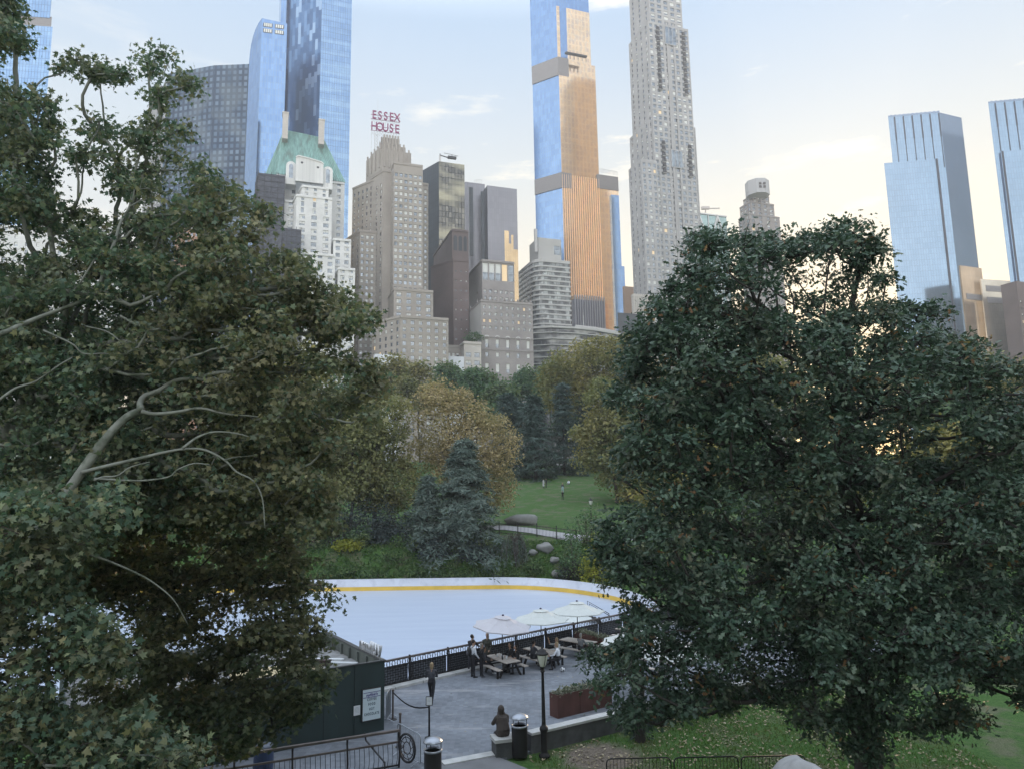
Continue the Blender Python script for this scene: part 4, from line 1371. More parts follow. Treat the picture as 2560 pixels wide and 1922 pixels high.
postmb.box((0, 0, 0.64), (0.07, 0.07, 1.26))
postmb.tube([(0.1, 0, 0.1), (0.2, 0, 0.5), (0.13, 0, 0.85), (0.05, 0, 1.2)], 0.022, 5)
pm = postmb.mesh('post', IRON)
for k in range(n_ + 1):
    o = bpy.data.objects.new('post', pm)
    COL.objects.link(o)
    o.parent = rl
    q = r0 + rd * (LR * k / n_) - rl.location
    o.location = (q.x, q.y, 0.1)
    o.rotation_euler = (0, 0, math.atan2(rd.y, rd.x))
mb = MB()
nb = int(LR / 0.15)
for k in range(nb):
    q = r0 + rd * (LR * (k + 0.5) / nb)
    mb.tube([q + Vector((0, 0, 0.18)), q - rn * 0.10 + Vector((0, 0, 0.42)), q - rn * 0.05 + Vector((0, 0, 0.75)), q + Vector((0, 0, 1.24))], 0.013, 4, caps=False)
tag(mb.build('balusters', IRON, rl, loc=rl.location), kind='stuff')
INFILL = brick_mat('woven_infill', (0.020, 0.024, 0.032), (0.035, 0.042, 0.055), (0.15, 0.17, 0.20), 0.30, 0.115, 0.013, rough=0.6, noise=0.4, nscale=1.2)
for k in range(n_):
    mb = MB()
    q0_, q1_ = r0 + rd * (LR * (k + 0.02) / n_) + rn * 0.09, r0 + rd * (LR * (k + 0.98) / n_) + rn * 0.09
    mb.beam(q0_ + Vector((0, 0, 0.53)), q1_ + Vector((0, 0, 0.53)), 0.02, 0.80)
    mb.build('woven_panel', INFILL, rl, loc=rl.location)
mb = MB()                                      # row of small rings under the handrail
nr = int(LR / 0.30)
for k in range(nr):
    q = r0 + rd * (LR * (k + 0.5) / nr) + Vector((0, 0, 1.11))
    mb.tube([q + rd * 0.11 * math.cos(a_) + Vector((0, 0, 0.11 * math.sin(a_))) for a_ in np.linspace(0, 2 * PI, 9)], 0.012, 4, caps=False)
tag(mb.build('rings', IRON, rl, loc=rl.location), kind='stuff')

# ---- low wall with pale coping and its pier, right of the lamp
wl = thing('low_wall', 'low dark stone wall with a pale coping from the bin towards the oak', 'wall', (0.4, 27.45, 0))
pts = [G(1322, 1829, 0.66), G(1526, 1781, 0.66)]
pa, pb = Vector((pts[0].x, pts[0].y, 0)), Vector((pts[1].x, pts[1].y, 0))
dd = (pb - pa).normalized()
pe = pb + dd * 9
mb = MB()
mb.beam(pa + Vector((0, 0, 0.21)), pe + Vector((0, 0, 0.21)), 0.30, 0.74)
mb.build('wall_body', STONE, wl, loc=wl.location)
mb = MB()
L9 = (pe - pa).length
for k in range(8):
    mb.beam(pa + dd * (L9 * k / 8 + 0.006) + Vector((0, 0, 0.625)), pa + dd * (L9 * (k + 1) / 8 - 0.006) + Vector((0, 0, 0.625)), 0.40, 0.085)
mb.build('coping', CURBM, wl, bevel=0.012, loc=wl.location)
pr = thing('stone_pier', 'squat rough stone pier the hooded person sits on', 'pier', (*G(1259, 1886)[:2], 0))
mb = MB()
mb.box((0, 0, 0.24), (0.72, 0.62, 0.56), 0.3)
mb.build('shaft', STONE, pr, bevel=0.05)
mb = MB()
mb.box((0, 0, 0.58), (0.82, 0.72, 0.11), 0.3)
mb.build('cap_stone', CURBM, pr, bevel=0.02)

# ---- far path, its fence, boulders
mb = MB()
fa = [(-22, 86), (-14, 88.5), (-6, 90.3), (-1.2, 89.6), (2, 87.2), (5, 84.4), (7, 82.8), (10, 81.5), (14, 80.5)]
L2_, R2_ = [], []
for x_, y_ in fa:
    L2_.append((x_, y_ + 1.7))
    R2_.append((x_, y_ - 1.6))
mb_p = MB()
for i in range(len(fa) - 1):
    q = [R2_[i], R2_[i + 1], L2_[i + 1], L2_[i]]
    mb_p.face([(*c, float(terrain(*c)) + 0.10) for c in q])
tag(mb_p.build('far_path', mat('far_path_paving', (0.36, 0.36, 0.38), rough=0.9, var=0.08, scale=0.8)), kind='structure')
mb_p = MB()
for i in range(12):
    x0_, x1_ = -8 + i * 3.2, -8 + (i + 1) * 3.2
    q = [(x0_, 180), (x1_, 180), (x1_, 186), (x0_, 186)]
    mb_p.face([(*c, float(terrain(*c)) + 0.12) for c in q])
tag(mb_p.build('upper_road', MATS['far_path_paving']), kind='structure')
ff = thing('path_fence', 'thin black picket fence along the path beyond the rink', 'fence', (1, 79.5, float(terrain(1, 79.5))))
fx = np.arange(-4.0, 7.01, 2.2)
fpt = [Vector((x_, 86.6 - 0.42 * (x_ + 4), 0)) for x_ in fx]
fpt = [Vector((p.x, p.y, float(terrain(p.x, p.y)))) for p in fpt]
for p in fpt:
    mb = MB()
    mb.box(p + Vector((0, 0, 0.72)), (0.12, 0.12, 1.6))
    mb.lathe([(0.07, 1.43), (0.075, 1.5), (0.0, 1.58)], p, 6)
    mb.build('post', IRON, ff, loc=ff.location)
for i in range(len(fpt) - 1):
    mb = MB()
    for z in (0.18, 1.22):
        mb.beam(fpt[i] + Vector((0, 0, z)), fpt[i + 1] + Vector((0, 0, z)), 0.05, 0.05)
    for k in range(1, 14):
        q = fpt[i].lerp(fpt[i + 1], k / 14)
        mb.tube([q + Vector((0, 0, 0.1)), q + Vector((0, 0, 1.34))], 0.02, 4, caps=False)
    mb.build('picket_panel', IRON, ff, loc=ff.location)
def rock(name, label, at, size, seed, mtl, cat='boulder', group=None, rz=0.0, sub=3):
    import bmesh
    bm = bmesh.new()
    bmesh.ops.create_icosphere(bm, subdivisions=sub, radius=1.0)
    rr = np.random.default_rng(seed)
    dirs = rr.normal(size=(14, 3)); dirs /= np.linalg.norm(dirs, axis=1)[:, None]
    lim = rr.uniform(0.62, 0.95, 14)
    for v in bm.verts:
        p = np.array(v.co)
        for d_, l_ in zip(dirs, lim):
            k_ = p.dot(d_)
            if k_ > l_:
                p = p - d_ * (k_ - l_) * 0.85
        p = p * (1 + 0.04 * math.sin(p[0] * 7 + seed) + 0.03 * math.sin(p[1] * 9 + p[2] * 5))
        v.co = Vector(p) * 1.0
        v.co.x *= size[0]; v.co.y *= size[1]; v.co.z *= size[2]
    me = bpy.data.meshes.new(name)
    bm.to_mesh(me); bm.free()
    me.materials.append(mtl)
    me.polygons.foreach_set('use_smooth', [True] * len(me.polygons))
    o = bpy.data.objects.new(name, me)
    o.location, o.rotation_euler = at, (0, 0, rz)
    COL.objects.link(o)
    return tag(o, label, cat, group)
GRAN = mat('pale_schist', (0.30, 0.31, 0.32), rough=0.85, var=0.35, scale=1.4, bump=0.5, bscale=9, dirt=((0.12, 0.13, 0.14), 1.1, 0.7))
GRAN2 = mat('far_schist', (0.19, 0.195, 0.195), rough=0.9, var=0.3, scale=0.6, bump=0.3, bscale=3, dirt=((0.13, 0.14, 0.13), 0.5, 0.6))
p = P(1302, 1297, 93)
rock('boulder', 'broad grey boulder lying on the lawn beyond the picket fence', (p.x, p.y, float(terrain(p.x, p.y)) + 0.5), (2.6, 1.4, 1.0), 3, GRAN2)
for (u_, v_, Y_, s_, lb) in ((1385, 1398, 80.0, 0.6, 'pale angular rock highest on the bank right of the weeping shrub'), (1332, 1380, 80.5, 0.62, 'rounded grey rock just below the picket fence'),
                             (1392, 1446, 79.3, 0.75, 'low pale rock at the rink edge below the bank'), (1365, 1373, 80.8, 1.1, 'long grey ledge of rock under the end of the picket fence')):
    p = P(u_, v_, Y_)
    rock('rock', lb, (p.x, p.y, max(p.z, float(terrain(p.x, p.y)) + 0.1)), (s_, s_ * 0.7, s_ * 0.62), int(u_), GRAN2, 'rock', 'rocks on the far bank')
p = P(1985, 1935, 13.5)
rock('boulder', 'larger pale rounded boulder at the bottom edge below the oak', (p.x, p.y, p.z - 0.30), (0.62, 0.55, 0.62), 21, GRAN, sub=4)
p = P(2050, 1945, 13.2)
rock('boulder', 'smaller pale boulder touching the larger one at the bottom edge', (p.x, p.y, p.z - 0.28), (0.28, 0.32, 0.45), 22, GRAN, sub=4)
# ================================================================ trees and shrubs
def leaf_mat(name, stops, tint2=None, scale2=0.5, amt2=0.6, thr=(0.48, 0.62), trans=0.36, rough=0.55, spec=0.25):
    """leaf to leaf hues from the list, drifting to a second hue in patches of the crown"""
    m, t, b = newmat(name)
    g = N(t, 'ShaderNodeNewGeometry')
    c = ramp(t, g.outputs['Random Per Island'], stops)
    co = N(t, 'ShaderNodeTexCoord').outputs['Object']
    if tint2:
        f = ramp(t, noise(t, co, scale2, 3), [(thr[0], (0, 0, 0)), (thr[1], (1, 1, 1))])
        c2 = ramp(t, g.outputs['Random Per Island'], tint2)
        c = mixc(t, mathn(t, 'MULTIPLY', f, amt2), c, c2)
    LK(t, c, b.inputs['Base Color'])
    b.inputs['Roughness'].default_value = rough
    b.inputs['Specular IOR Level'].default_value = spec
    tr = N(t, 'ShaderNodeBsdfTranslucent')
    LK(t, mixc(t, 1.0, c, (1.05, 1.18, 0.88), 'MULTIPLY'), tr.inputs['Color'])
    ms = N(t, 'ShaderNodeMixShader')
    ms.inputs[0].default_value = trans
    LK(t, b.outputs[0], ms.inputs[1])
    LK(t, tr.outputs[0], ms.inputs[2])
    LK(t, ms.outputs[0], t.nodes['Material Output'].inputs['Surface'])
    return m
# leaf outlines in the xy plane, stalk at the origin, unit length along y
def star(n=5, inner=0.5):
    """a five lobed plane leaf"""
    pts = [(0, 0)]
    spec_ = [(-0.32, -0.02), (-0.52, 0.10), (-0.25, 0.22), (-0.60, 0.55), (-0.22, 0.52), (0.0, 1.0), (0.22, 0.52), (0.60, 0.55), (0.25, 0.22), (0.52, 0.10), (0.32, -0.02)]
    return np.array(pts + spec_ , float)
LEAF_PLANE = star()
LEAF_OAK = np.array([(0, 0), (-0.10, 0.2), (-0.24, 0.35), (-0.10, 0.48), (-0.27, 0.70), (-0.10, 0.78), (0, 1.0), (0.10, 0.78), (0.27, 0.70), (0.10, 0.48), (0.24, 0.35), (0.10, 0.2)], float)
LEAF_OVAL = np.array([(0, 0), (-0.26, 0.35), (-0.2, 0.75), (0, 1.0), (0.2, 0.75), (0.26, 0.35)], float)
LEAF_DIAM = np.array([(0, 0), (-0.38, 0.45), (0, 1.0), (0.38, 0.55)], float)
LEAF_NEEDLE = np.array([(-0.05, 0), (-0.10, 0.5), (0, 1.0), (0.10, 0.5), (0.05, 0)], float)
def leaf_mesh(name, pos, nrm, tan, size, shape, mtl, off, fold=0.25):
    """many leaves as one mesh: each a single outline, cupped a little"""
    n, k = len(pos), len(shape)
    nrm = nrm / np.maximum(np.linalg.norm(nrm, axis=1)[:, None], 1e-6)
    tan = tan - nrm * np.sum(tan * nrm, 1)[:, None]
    tan = tan / np.maximum(np.linalg.norm(tan, axis=1)[:, None], 1e-6)
    bit = np.cross(tan, nrm)
    sx, sy = shape[:, 0], shape[:, 1]
    hz = -fold * (np.abs(sx) ** 1.3) - 0.12 * sy ** 2
    sz = np.asarray(size).reshape(-1, 1, 1)
    v = pos[:, None, :] + sz * (bit[:, None, :] * sx[None, :, None] + tan[:, None, :] * sy[None, :, None] + nrm[:, None, :] * hz[None, :, None])
    v = v.reshape(-1, 3) - np.asarray(off)[None, :]
    me = bpy.data.meshes.new(name)
    me.vertices.add(n * k)
    me.vertices.foreach_set('co', v.astype(np.float32).ravel())
    me.loops.add(n * k)
    me.loops.foreach_set('vertex_index', np.arange(n * k, dtype=np.int32))
    me.polygons.add(n)
    me.polygons.foreach_set('loop_start', np.arange(0, n * k, k, dtype=np.int32))
    me.update(calc_edges=True)
    me.materials.append(mtl)
    return me
def scatter(rng, centers, per, spread, size, shape, mtl, off, up=0.6, outward=None, droop=0.35, flat=0.7, name='crown', vary=0.35):
    """leaves in clumps round the given twig ends"""
    c = np.repeat(centers, per, axis=0)
    n = len(c)
    d = rng.normal(size=(n, 3)) * spread
    d[:, 2] *= flat
    pos = c + d
    nr = rng.normal(size=(n, 3)) * 0.65
    nr[:, 2] += up
    if outward is not None:
        nr += np.repeat(outward, per, axis=0) * 0.6
    tn = d / max(spread, 1e-6) + rng.normal(size=(n, 3)) * 0.6
    tn[:, 2] -= droop
    sz = size * (1 + vary * rng.uniform(-1, 1, n))
    return leaf_mesh(name, pos, nr, tn, sz, shape, mtl, off)
BARK = mat('dark_bark', (0.035, 0.033, 0.032), rough=0.95, var=0.35, scale=5, stretch=(1, 1, 0.25), bump=0.5, bscale=18)
BARKP = mat('plane_bark', (0.15, 0.165, 0.145), rough=0.8, var=0.2, scale=3.5, dirt=((0.055, 0.07, 0.05), 3.0, 0.9), bump=0.15, bscale=20)
BARKB = mat('brown_bark', (0.06, 0.05, 0.045), rough=0.95, var=0.3, scale=4, stretch=(1, 1, 0.25))
def curve(pts, n):
    """smooth path through points (Catmull-Rom)"""
    pts = [np.asarray(p, float) for p in pts]
    P_ = [2 * pts[0] - pts[1]] + pts + [2 * pts[-1] - pts[-2]]
    out_ = []
    segs = len(pts) - 1
    for i in range(segs):
        p0, p1, p2, p3 = P_[i:i + 4]
        for s_ in np.linspace(0, 1, max(2, n // segs + 1))[:-1]:
            out_.append(0.5 * ((2 * p1) + (-p0 + p2) * s_ + (2 * p0 - 5 * p1 + 4 * p2 - p3) * s_ ** 2 + (-p0 + 3 * p1 - 3 * p2 + p3) * s_ ** 3))
    out_.append(pts[-1])
    return out_
def limb(mb, pts, r0, r1, n=6, seg=10, wob=0.0, rng=None):
    c = curve(pts, seg)
    if wob and rng is not None:
        for i in range(1, len(c) - 1):
            c[i] = c[i] + rng.normal(size=3) * wob
    k = len(c)
    mb.tube([Vector(q) for q in c], [r0 + (r1 - r0) * (i / (k - 1)) ** 0.8 for i in range(k)], n)
    return c
def inside(poly, x, y):
    poly = np.asarray(poly, float)
    x, y = np.asarray(x), np.asarray(y)
    r_ = np.zeros(x.shape, bool)
    j = len(poly) - 1
    for i in range(len(poly)):
        xi, yi, xj, yj = *poly[i], *poly[j]
        cnd = ((yi > y) != (yj > y)) & (x < (xj - xi) * (y - yi) / (yj - yi + 1e-9) + xi)
        r_ ^= cnd
        j = i
    return r_
def edge_dist(poly, x, y):
    poly = np.asarray(poly, float)
    d_ = np.full(x.shape, 1e9)
    for i in range(len(poly)):
        a_, b_ = poly[i], poly[(i + 1) % len(poly)]
        ab = b_ - a_
        t_ = np.clip(((x - a_[0]) * ab[0] + (y - a_[1]) * ab[1]) / (ab @ ab + 1e-9), 0, 1)
        d_ = np.minimum(d_, np.hypot(x - a_[0] - t_ * ab[0], y - a_[1] - t_ * ab[1]))
    return d_
FV, RV, UV_ = np.array(_f), np.array(_r), np.array(_u)
def unproj(u, v, Y):
    d_ = FV[None] * F + RV[None] * (np.asarray(u)[:, None] - 1280) + UV_[None] * (961 - np.asarray(v)[:, None])
    return np.array(EYE)[None] + d_ * (np.asarray(Y)[:, None] / d_[:, 1:2])
def outline_blobs(rng, poly, holes, n, Yc, thick, rpx, thin=None):
    """boughs spread through a crown that has this outline at distance Yc and swells to `thick` metres deep at its middle"""
    poly = np.asarray(poly, float)
    lo, hi = poly.min(0), poly.max(0)
    out_ = []
    tries = 0
    while len(out_) < n and tries < 200000:
        tries += 1
        u_, v_ = rng.uniform(lo[0], hi[0]), rng.uniform(lo[1], hi[1])
        x_, y_ = np.array([u_]), np.array([v_])
        if not inside(poly, x_, y_)[0] or any(inside(h, x_, y_)[0] for h in holes):
            continue
        if thin is not None and rng.random() > thin(u_, v_):
            continue
        e = min([edge_dist(poly, x_, y_)[0]] + [edge_dist(np.asarray(h, float), x_, y_)[0] for h in holes])
        r_ = rpx * rng.uniform(0.75, 1.25)
        if e < 20:
            continue
        r_ = min(r_, max(24.0, e * 1.1))
        dep = thick * min(1.0, math.sqrt(e / (rpx * 3.0)))
        Yb = Yc + rng.uniform(-0.5, 0.5) * dep
        if any((u_ - o[0]) ** 2 + (v_ - o[1]) ** 2 + ((Yb - o[2]) * F / Yc) ** 2 < (0.31 * (r_ + o[3] * F / o[2])) ** 2 for o in out_):
            continue
        out_.append((u_, v_, Yb, r_ * Yb / F))
    o = np.array(out_)
    return unproj(o[:, 0], o[:, 1], o[:, 2]), o[:, 3]
def blob_shell(rng, ctr, rad, per, flat=0.8, lo=0.45):
    """twig ends round each bough, mostly on its outside and upper side"""
    n = len(ctr)
    d_ = rng.normal(size=(n, per, 3))
    d_ /= np.linalg.norm(d_, axis=2)[:, :, None]
    d_[:, :, 2] = np.where(d_[:, :, 2] < -0.55, -d_[:, :, 2] * 0.7, d_[:, :, 2])
    r_ = rng.uniform(lo, 1.0, (n, per, 1)) ** 0.7
    off = d_ * r_ * rad[:, None, None]
    off[:, :, 2] *= flat
    far_ = rng.random((n, per, 1)) < 0.14
    off = np.where(far_, off * 1.38 + np.array([0, 0, 0.05]), off)
    return (ctr[:, None, :] + off).reshape(-1, 3), d_.reshape(-1, 3), np.repeat(np.arange(n), per)

def tree_parts(root, rng, base_, trunk_top, trunk_r, ctr, rad, ends, dirs, owner, bark, leafs, twigs=0.4, spread=0.2, limb_r=None, trunk_sides=10, sides=5, twig_r=0.012, sway=0.3):
    """trunk with limbs to every bough and twigs to many of the clumps, then the crown"""
    off = Vector(root.location)
    base_, trunk_top = np.asarray(base_, float), np.asarray(trunk_top, float)
    mb = MB()
    mid = (base_ + trunk_top) / 2 + np.append(rng.normal(size=2) * trunk_r * 0.8, 0)
    limb(mb, [base_ - np.array([0, 0, 0.3]), base_ + (trunk_top - base_) * 0.08, mid, trunk_top], trunk_r * 1.25, trunk_r * 0.5, trunk_sides, 14)
    mb.build('trunk', bark, root, smooth=True, loc=off)
    lb, tw = MB(), MB()
    # limbs branch from bough to bough, never straight from the trunk unless they are its neighbours
    nodes = [base_ + (trunk_top - base_) * f for f in np.linspace(0.3, 1.0, 8)]
    cost = [f * 1.0 for f in np.linspace(0.0, 1.5, 8)]
    par = [-1] * 8
    order = np.argsort([min(np.linalg.norm(c - n_) for n_ in nodes) for c in ctr])
    for i in order:
        c = ctr[i]
        A_ = np.array(nodes)
        dd_ = np.linalg.norm(A_ - c, axis=1) + 0.55 * np.array(cost) + np.maximum(0, A_[:, 2] - c[2]) * 0.7
        p_ = int(np.argmin(dd_))
        nodes.append(c); par.append(p_); cost.append(cost[p_] + float(np.linalg.norm(A_[p_] - c)))
    load = [0.0] * len(nodes)
    for i in range(len(nodes) - 1, 7, -1):
        load[i] += 1.0
        if par[i] >= 8:
            load[par[i]] += load[i]
    for i in range(8, len(nodes)):
        s_, c = nodes[par[i]], nodes[i]
        L = np.linalg.norm(c - s_)
        r0 = (limb_r or trunk_r * 0.32) * min(1.0, 0.16 + 0.2 * math.sqrt(load[i]))
        m1 = s_ + (c - s_) * 0.5 + np.array([0, 0, -0.05 * L]) + rng.normal(size=3) * sway * 0.12 * min(1.5, L)
        limb(lb, [s_, m1, c], r0, r0 * 0.6, sides, 6, wob=0.02 * sway, rng=rng)
    for j in np.flatnonzero(rng.random(len(ends)) < twigs):
        c, e = ctr[owner[j]], ends[j]
        m1 = c + (e - c) * 0.5 + rng.normal(size=3) * 0.06
        tw.tube([Vector(c), Vector(m1), Vector(e)], [twig_r * 1.6, twig_r * 1.2, twig_r * 0.6], 3, caps=False)
    lb.build('limbs', bark, root, smooth=True, loc=off)
    if tw.f:
        tw.build('twigs', bark, root, loc=off)
    for (nm, sel, per, sp, size, shape, mtl, kw) in leafs:
        me = scatter(rng, ends[sel], per, sp, size, shape, mtl, off, outward=dirs[sel], name=nm, **kw)
        o = bpy.data.objects.new(nm, me)
        COL.objects.link(o)
        o.parent = root

# ---- foliage colours
LF_PLANE = leaf_mat('plane_leaves', [(0.0, (0.055, 0.102, 0.072)), (0.35, (0.082, 0.135, 0.092)), (0.7, (0.114, 0.166, 0.107)), (0.94, (0.180, 0.214, 0.123)), (1.0, (0.223, 0.262, 0.145))],
                    [(0.0, (0.118, 0.117, 0.087)), (0.6, (0.161, 0.152, 0.108)), (1.0, (0.223, 0.214, 0.138))], 0.75, 0.45)
LF_PLANE_Y = leaf_mat('plane_leaves_turning', [(0.0, (0.088, 0.108, 0.068)), (0.5, (0.135, 0.150, 0.09)), (0.9, (0.21, 0.21, 0.115)), (1.0, (0.27, 0.265, 0.14))], [(0.0, (0.125, 0.11, 0.075)), (1.0, (0.20, 0.17, 0.11))], 0.9, 0.5)
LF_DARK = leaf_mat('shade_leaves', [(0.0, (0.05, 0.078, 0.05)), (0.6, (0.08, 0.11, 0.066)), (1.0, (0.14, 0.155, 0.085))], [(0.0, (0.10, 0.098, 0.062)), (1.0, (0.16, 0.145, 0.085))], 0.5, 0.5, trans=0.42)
LF_OAK = leaf_mat('oak_leaves', [(0.0, (0.028, 0.056, 0.041)), (0.5, (0.043, 0.080, 0.056)), (0.85, (0.063, 0.104, 0.071)), (1.0, (0.092, 0.135, 0.092))],
                  [(0.0, (0.059, 0.056, 0.037)), (0.7, (0.086, 0.076, 0.045)), (1.0, (0.151, 0.097, 0.056))], 0.42, 0.45, (0.54, 0.68), trans=0.22, rough=0.45, spec=0.35)
LF_OAKL = leaf_mat('oak_leaves_pale', [(0.0, (0.05, 0.092, 0.066)), (0.5, (0.075, 0.125, 0.09)), (1.0, (0.12, 0.17, 0.12))], trans=0.22, rough=0.45, spec=0.35)
LF_RUST = leaf_mat('oak_leaves_russet', [(0.0, (0.12, 0.07, 0.04)), (0.6, (0.19, 0.11, 0.06)), (1.0, (0.26, 0.20, 0.09))])
LF_GOLD = leaf_mat('golden_leaves', [(0.0, (0.218, 0.172, 0.098)), (0.5, (0.322, 0.259, 0.144)), (1.0, (0.460, 0.380, 0.207))], [(0.0, (0.196, 0.178, 0.086)), (1.0, (0.322, 0.287, 0.138))], 0.16, 0.8)
LF_YELLOW = leaf_mat('yellow_leaves', [(0.0, (0.13, 0.13, 0.045)), (0.5, (0.20, 0.185, 0.06)), (1.0, (0.30, 0.265, 0.095))], [(0.0, (0.085, 0.11, 0.045)), (1.0, (0.15, 0.165, 0.065))], 0.14, 0.8)
LF_GREEN = leaf_mat('mid_green_leaves', [(0.0, (0.046, 0.100, 0.054)), (0.5, (0.076, 0.144, 0.068)), (1.0, (0.126, 0.198, 0.090))], [(0.0, (0.126, 0.144, 0.054)), (1.0, (0.198, 0.198, 0.072))], 0.12, 0.5)
LF_OLIVE = leaf_mat('olive_leaves', [(0.0, (0.108, 0.126, 0.054)), (0.5, (0.162, 0.180, 0.076)), (1.0, (0.252, 0.252, 0.108))], [(0.0, (0.216, 0.180, 0.072)), (1.0, (0.324, 0.270, 0.108))], 0.14, 0.6)
LF_PINE = leaf_mat('pine_needles', [(0.0, (0.027, 0.051, 0.045)), (0.6, (0.045, 0.078, 0.066)), (1.0, (0.068, 0.108, 0.090))], trans=0.1, rough=0.6)
LF_SPRUCE = leaf_mat('spruce_needles', [(0.0, (0.065, 0.098, 0.085)), (0.6, (0.10, 0.14, 0.12)), (1.0, (0.145, 0.185, 0.16))], trans=0.15, rough=0.6)
LF_BUSH = leaf_mat('bush_leaves', [(0.0, (0.045, 0.090, 0.038)), (0.5, (0.075, 0.143, 0.053)), (1.0, (0.150, 0.210, 0.075))])
LF_LIME = leaf_mat('lime_leaves', [(0.0, (0.143, 0.165, 0.022)), (0.5, (0.220, 0.242, 0.033)), (1.0, (0.308, 0.308, 0.055))])
LF_HEATH = leaf_mat('dark_shrub_leaves', [(0.0, (0.018, 0.031, 0.034)), (0.6, (0.031, 0.047, 0.047)), (1.0, (0.052, 0.070, 0.062))], trans=0.1)

# ---- the big plane tree at the left
rng = np.random.default_rng(5)
poly = [(-260, -330), (20, -300), (40, -60), (58, 60), (82, 130), (112, 182), (150, 160), (175, 130), (240, 116), (275, 165), (300, 135), (385, 98), (420, 110), (470, 165), (494, 210), (490, 255),
        (535, 300), (548, 335), (510, 400), (600, 440), (655, 468), (700, 545), (705, 600), (760, 640), (800, 690), (868, 720), (955, 790), (950, 850), (925, 880), (985, 985), (968, 1060), (900, 1120), (845, 1180),
        (838, 1230), (822, 1330), (780, 1370), (560, 1330), (330, 1340), (100, 1500), (-260, 1560)]
holes = [[(140, 220), (215, 205), (205, 330), (150, 320)], [(255, 210), (370, 215), (375, 300), (290, 310)], [(140, 445), (240, 455), (320, 525), (290, 545), (150, 500)],
         [(1, 588), (140, 590), (140, 635), (1, 640)]]
root = thing('plane_tree', 'huge plane tree with pale mottled limbs filling the left side', 'tree', (-15.5, 15.0, float(terrain(-15.5, 15.0))))
ctr, rad = outline_blobs(rng, poly, holes, 1250, 17.4, 5.6, 42, thin=lambda a_, b_: (0.5 if b_ < 420 and a_ > 110 else (0.75 if b_ < 620 else 1.0)) * (0.35 + 0.65 * (math.sin(a_ * 0.021 + 2 * math.sin(b_ * 0.013)) * math.sin(b_ * 0.027 + a_ * 0.008) > -0.35)))
ends, dirs, own = blob_shell(rng, ctr, rad, 15, 0.7, lo=0.1)
sel = rng.random(len(ends)) - np.where(rng.random(len(ends)) < 0.75 / (1 + np.exp(-(ends[:, 0] + 7.4) / 0.6)), -1.0, 0.0)
tree_parts(root, rng, root.location, (-11.5, 17.5, 12.5), 0.55, ctr, rad, ends, dirs, own, BARKP,
           [('crown', np.flatnonzero(sel < 0.86), 9, 0.15, 0.105, LEAF_PLANE, LF_PLANE, dict(up=0.5, droop=0.5, vary=0.45)),
            ('turning_leaves', np.flatnonzero(sel >= 0.86), 9, 0.15, 0.105, LEAF_PLANE, LF_PLANE_Y, dict(up=0.5, droop=0.5, vary=0.45))], twigs=0.45, limb_r=0.09, sway=0.8, twig_r=0.009)
def px_limb(pts, Y0, Y1, r0, r1):
    Y0, Y1, r0, r1 = Y0 + 0.25, Y1 + 0.45, r0 * 0.72, r1 * 0.72
    q = [np.array(P(u_, v_, Y0 + (Y1 - Y0) * i / (len(pts) - 1))) for i, (u_, v_) in enumerate(pts)]
    limb(mbl, q, r0, r1, 7, len(pts) * 4)
mbl = MB()
px_limb([(-140, 1560), (-40, 1470), (48, 1374), (74, 1352), (150, 1255), (217, 1160), (271, 1088), (316, 1043), (353, 1025)], 13.4, 14.2, 0.17, 0.115)
px_limb([(353, 1025), (350, 1007), (362, 989), (398, 975), (434, 953), (475, 946), (520, 950), (570, 944), (619, 939), (660, 915)], 14.2, 15.2, 0.10, 0.022)
px_limb([(353, 1027), (384, 1034), (443, 1029), (502, 1020), (565, 1034), (642, 1041), (710, 1055)], 14.2, 14.6, 0.07, 0.018)
px_limb([(205, 1180), (255, 1167), (362, 1142), (407, 1131), (461, 1122), (511, 1124), (561, 1149), (592, 1179), (633, 1201), (656, 1246), (662, 1320)], 13.9, 14.3, 0.06, 0.016)
px_limb([(457, 1120), (493, 1093), (538, 1079), (597, 1084), (640, 1098)], 14.0, 14.4, 0.045, 0.014)
px_limb([(235, 1200), (258, 1192), (294, 1188), (326, 1167), (375, 1154)], 13.7, 13.8, 0.035, 0.016)
px_limb([(235, 1196), (258, 1197), (348, 1201), (420, 1192), (443, 1174), (484, 1158), (524, 1161)], 13.7, 13.9, 0.035, 0.016)
px_limb([(561, 1149), (590, 1142), (636, 1138)], 14.2, 14.5, 0.02, 0.01)
px_limb([(-120, 860), (0, 835), (55, 812), (108, 790), (181, 763), (240, 738), (294, 733), (330, 745)], 14.0, 15.4, 0.10, 0.03)
px_limb([(238, 738), (258, 690), (271, 645), (289, 600), (300, 560), (324, 518), (330, 480), (333, 442)], 15.0, 16.2, 0.075, 0.03)
px_limb([(324, 518), (371, 489), (413, 455), (450, 420)], 15.8, 16.4, 0.03, 0.012)
px_limb([(425, 607), (484, 565), (543, 531), (600, 500)], 16.0, 16.6, 0.028, 0.012)
px_limb([(333, 442), (360, 350), (375, 286), (392, 227), (413, 177), (430, 140)], 16.2, 17.0, 0.04, 0.012)
px_limb([(300, 790), (330, 806), (375, 824), (416, 826), (452, 846), (490, 850)], 14.6, 14.9, 0.04, 0.018)
px_limb([(205, 812), (217, 817), (271, 831), (316, 867), (343, 880)], 14.2, 14.5, 0.032, 0.014)
px_limb([(108, 826), (180, 860), (208, 884), (260, 884), (300, 890)], 14.0, 14.4, 0.03, 0.014)
px_limb([(-60, 1040), (0, 998), (40, 970), (90, 953), (150, 912), (180, 895)], 13.6, 14.2, 0.05, 0.02)
px_limb([(217, 1383), (278, 1404), (348, 1435), (391, 1461), (435, 1500), (470, 1560)], 12.6, 13.2, 0.035, 0.012)
px_limb([(33, 1417), (37, 1461), (41, 1504), (30, 1552), (10, 1600)], 12.4, 12.2, 0.05, 0.02)
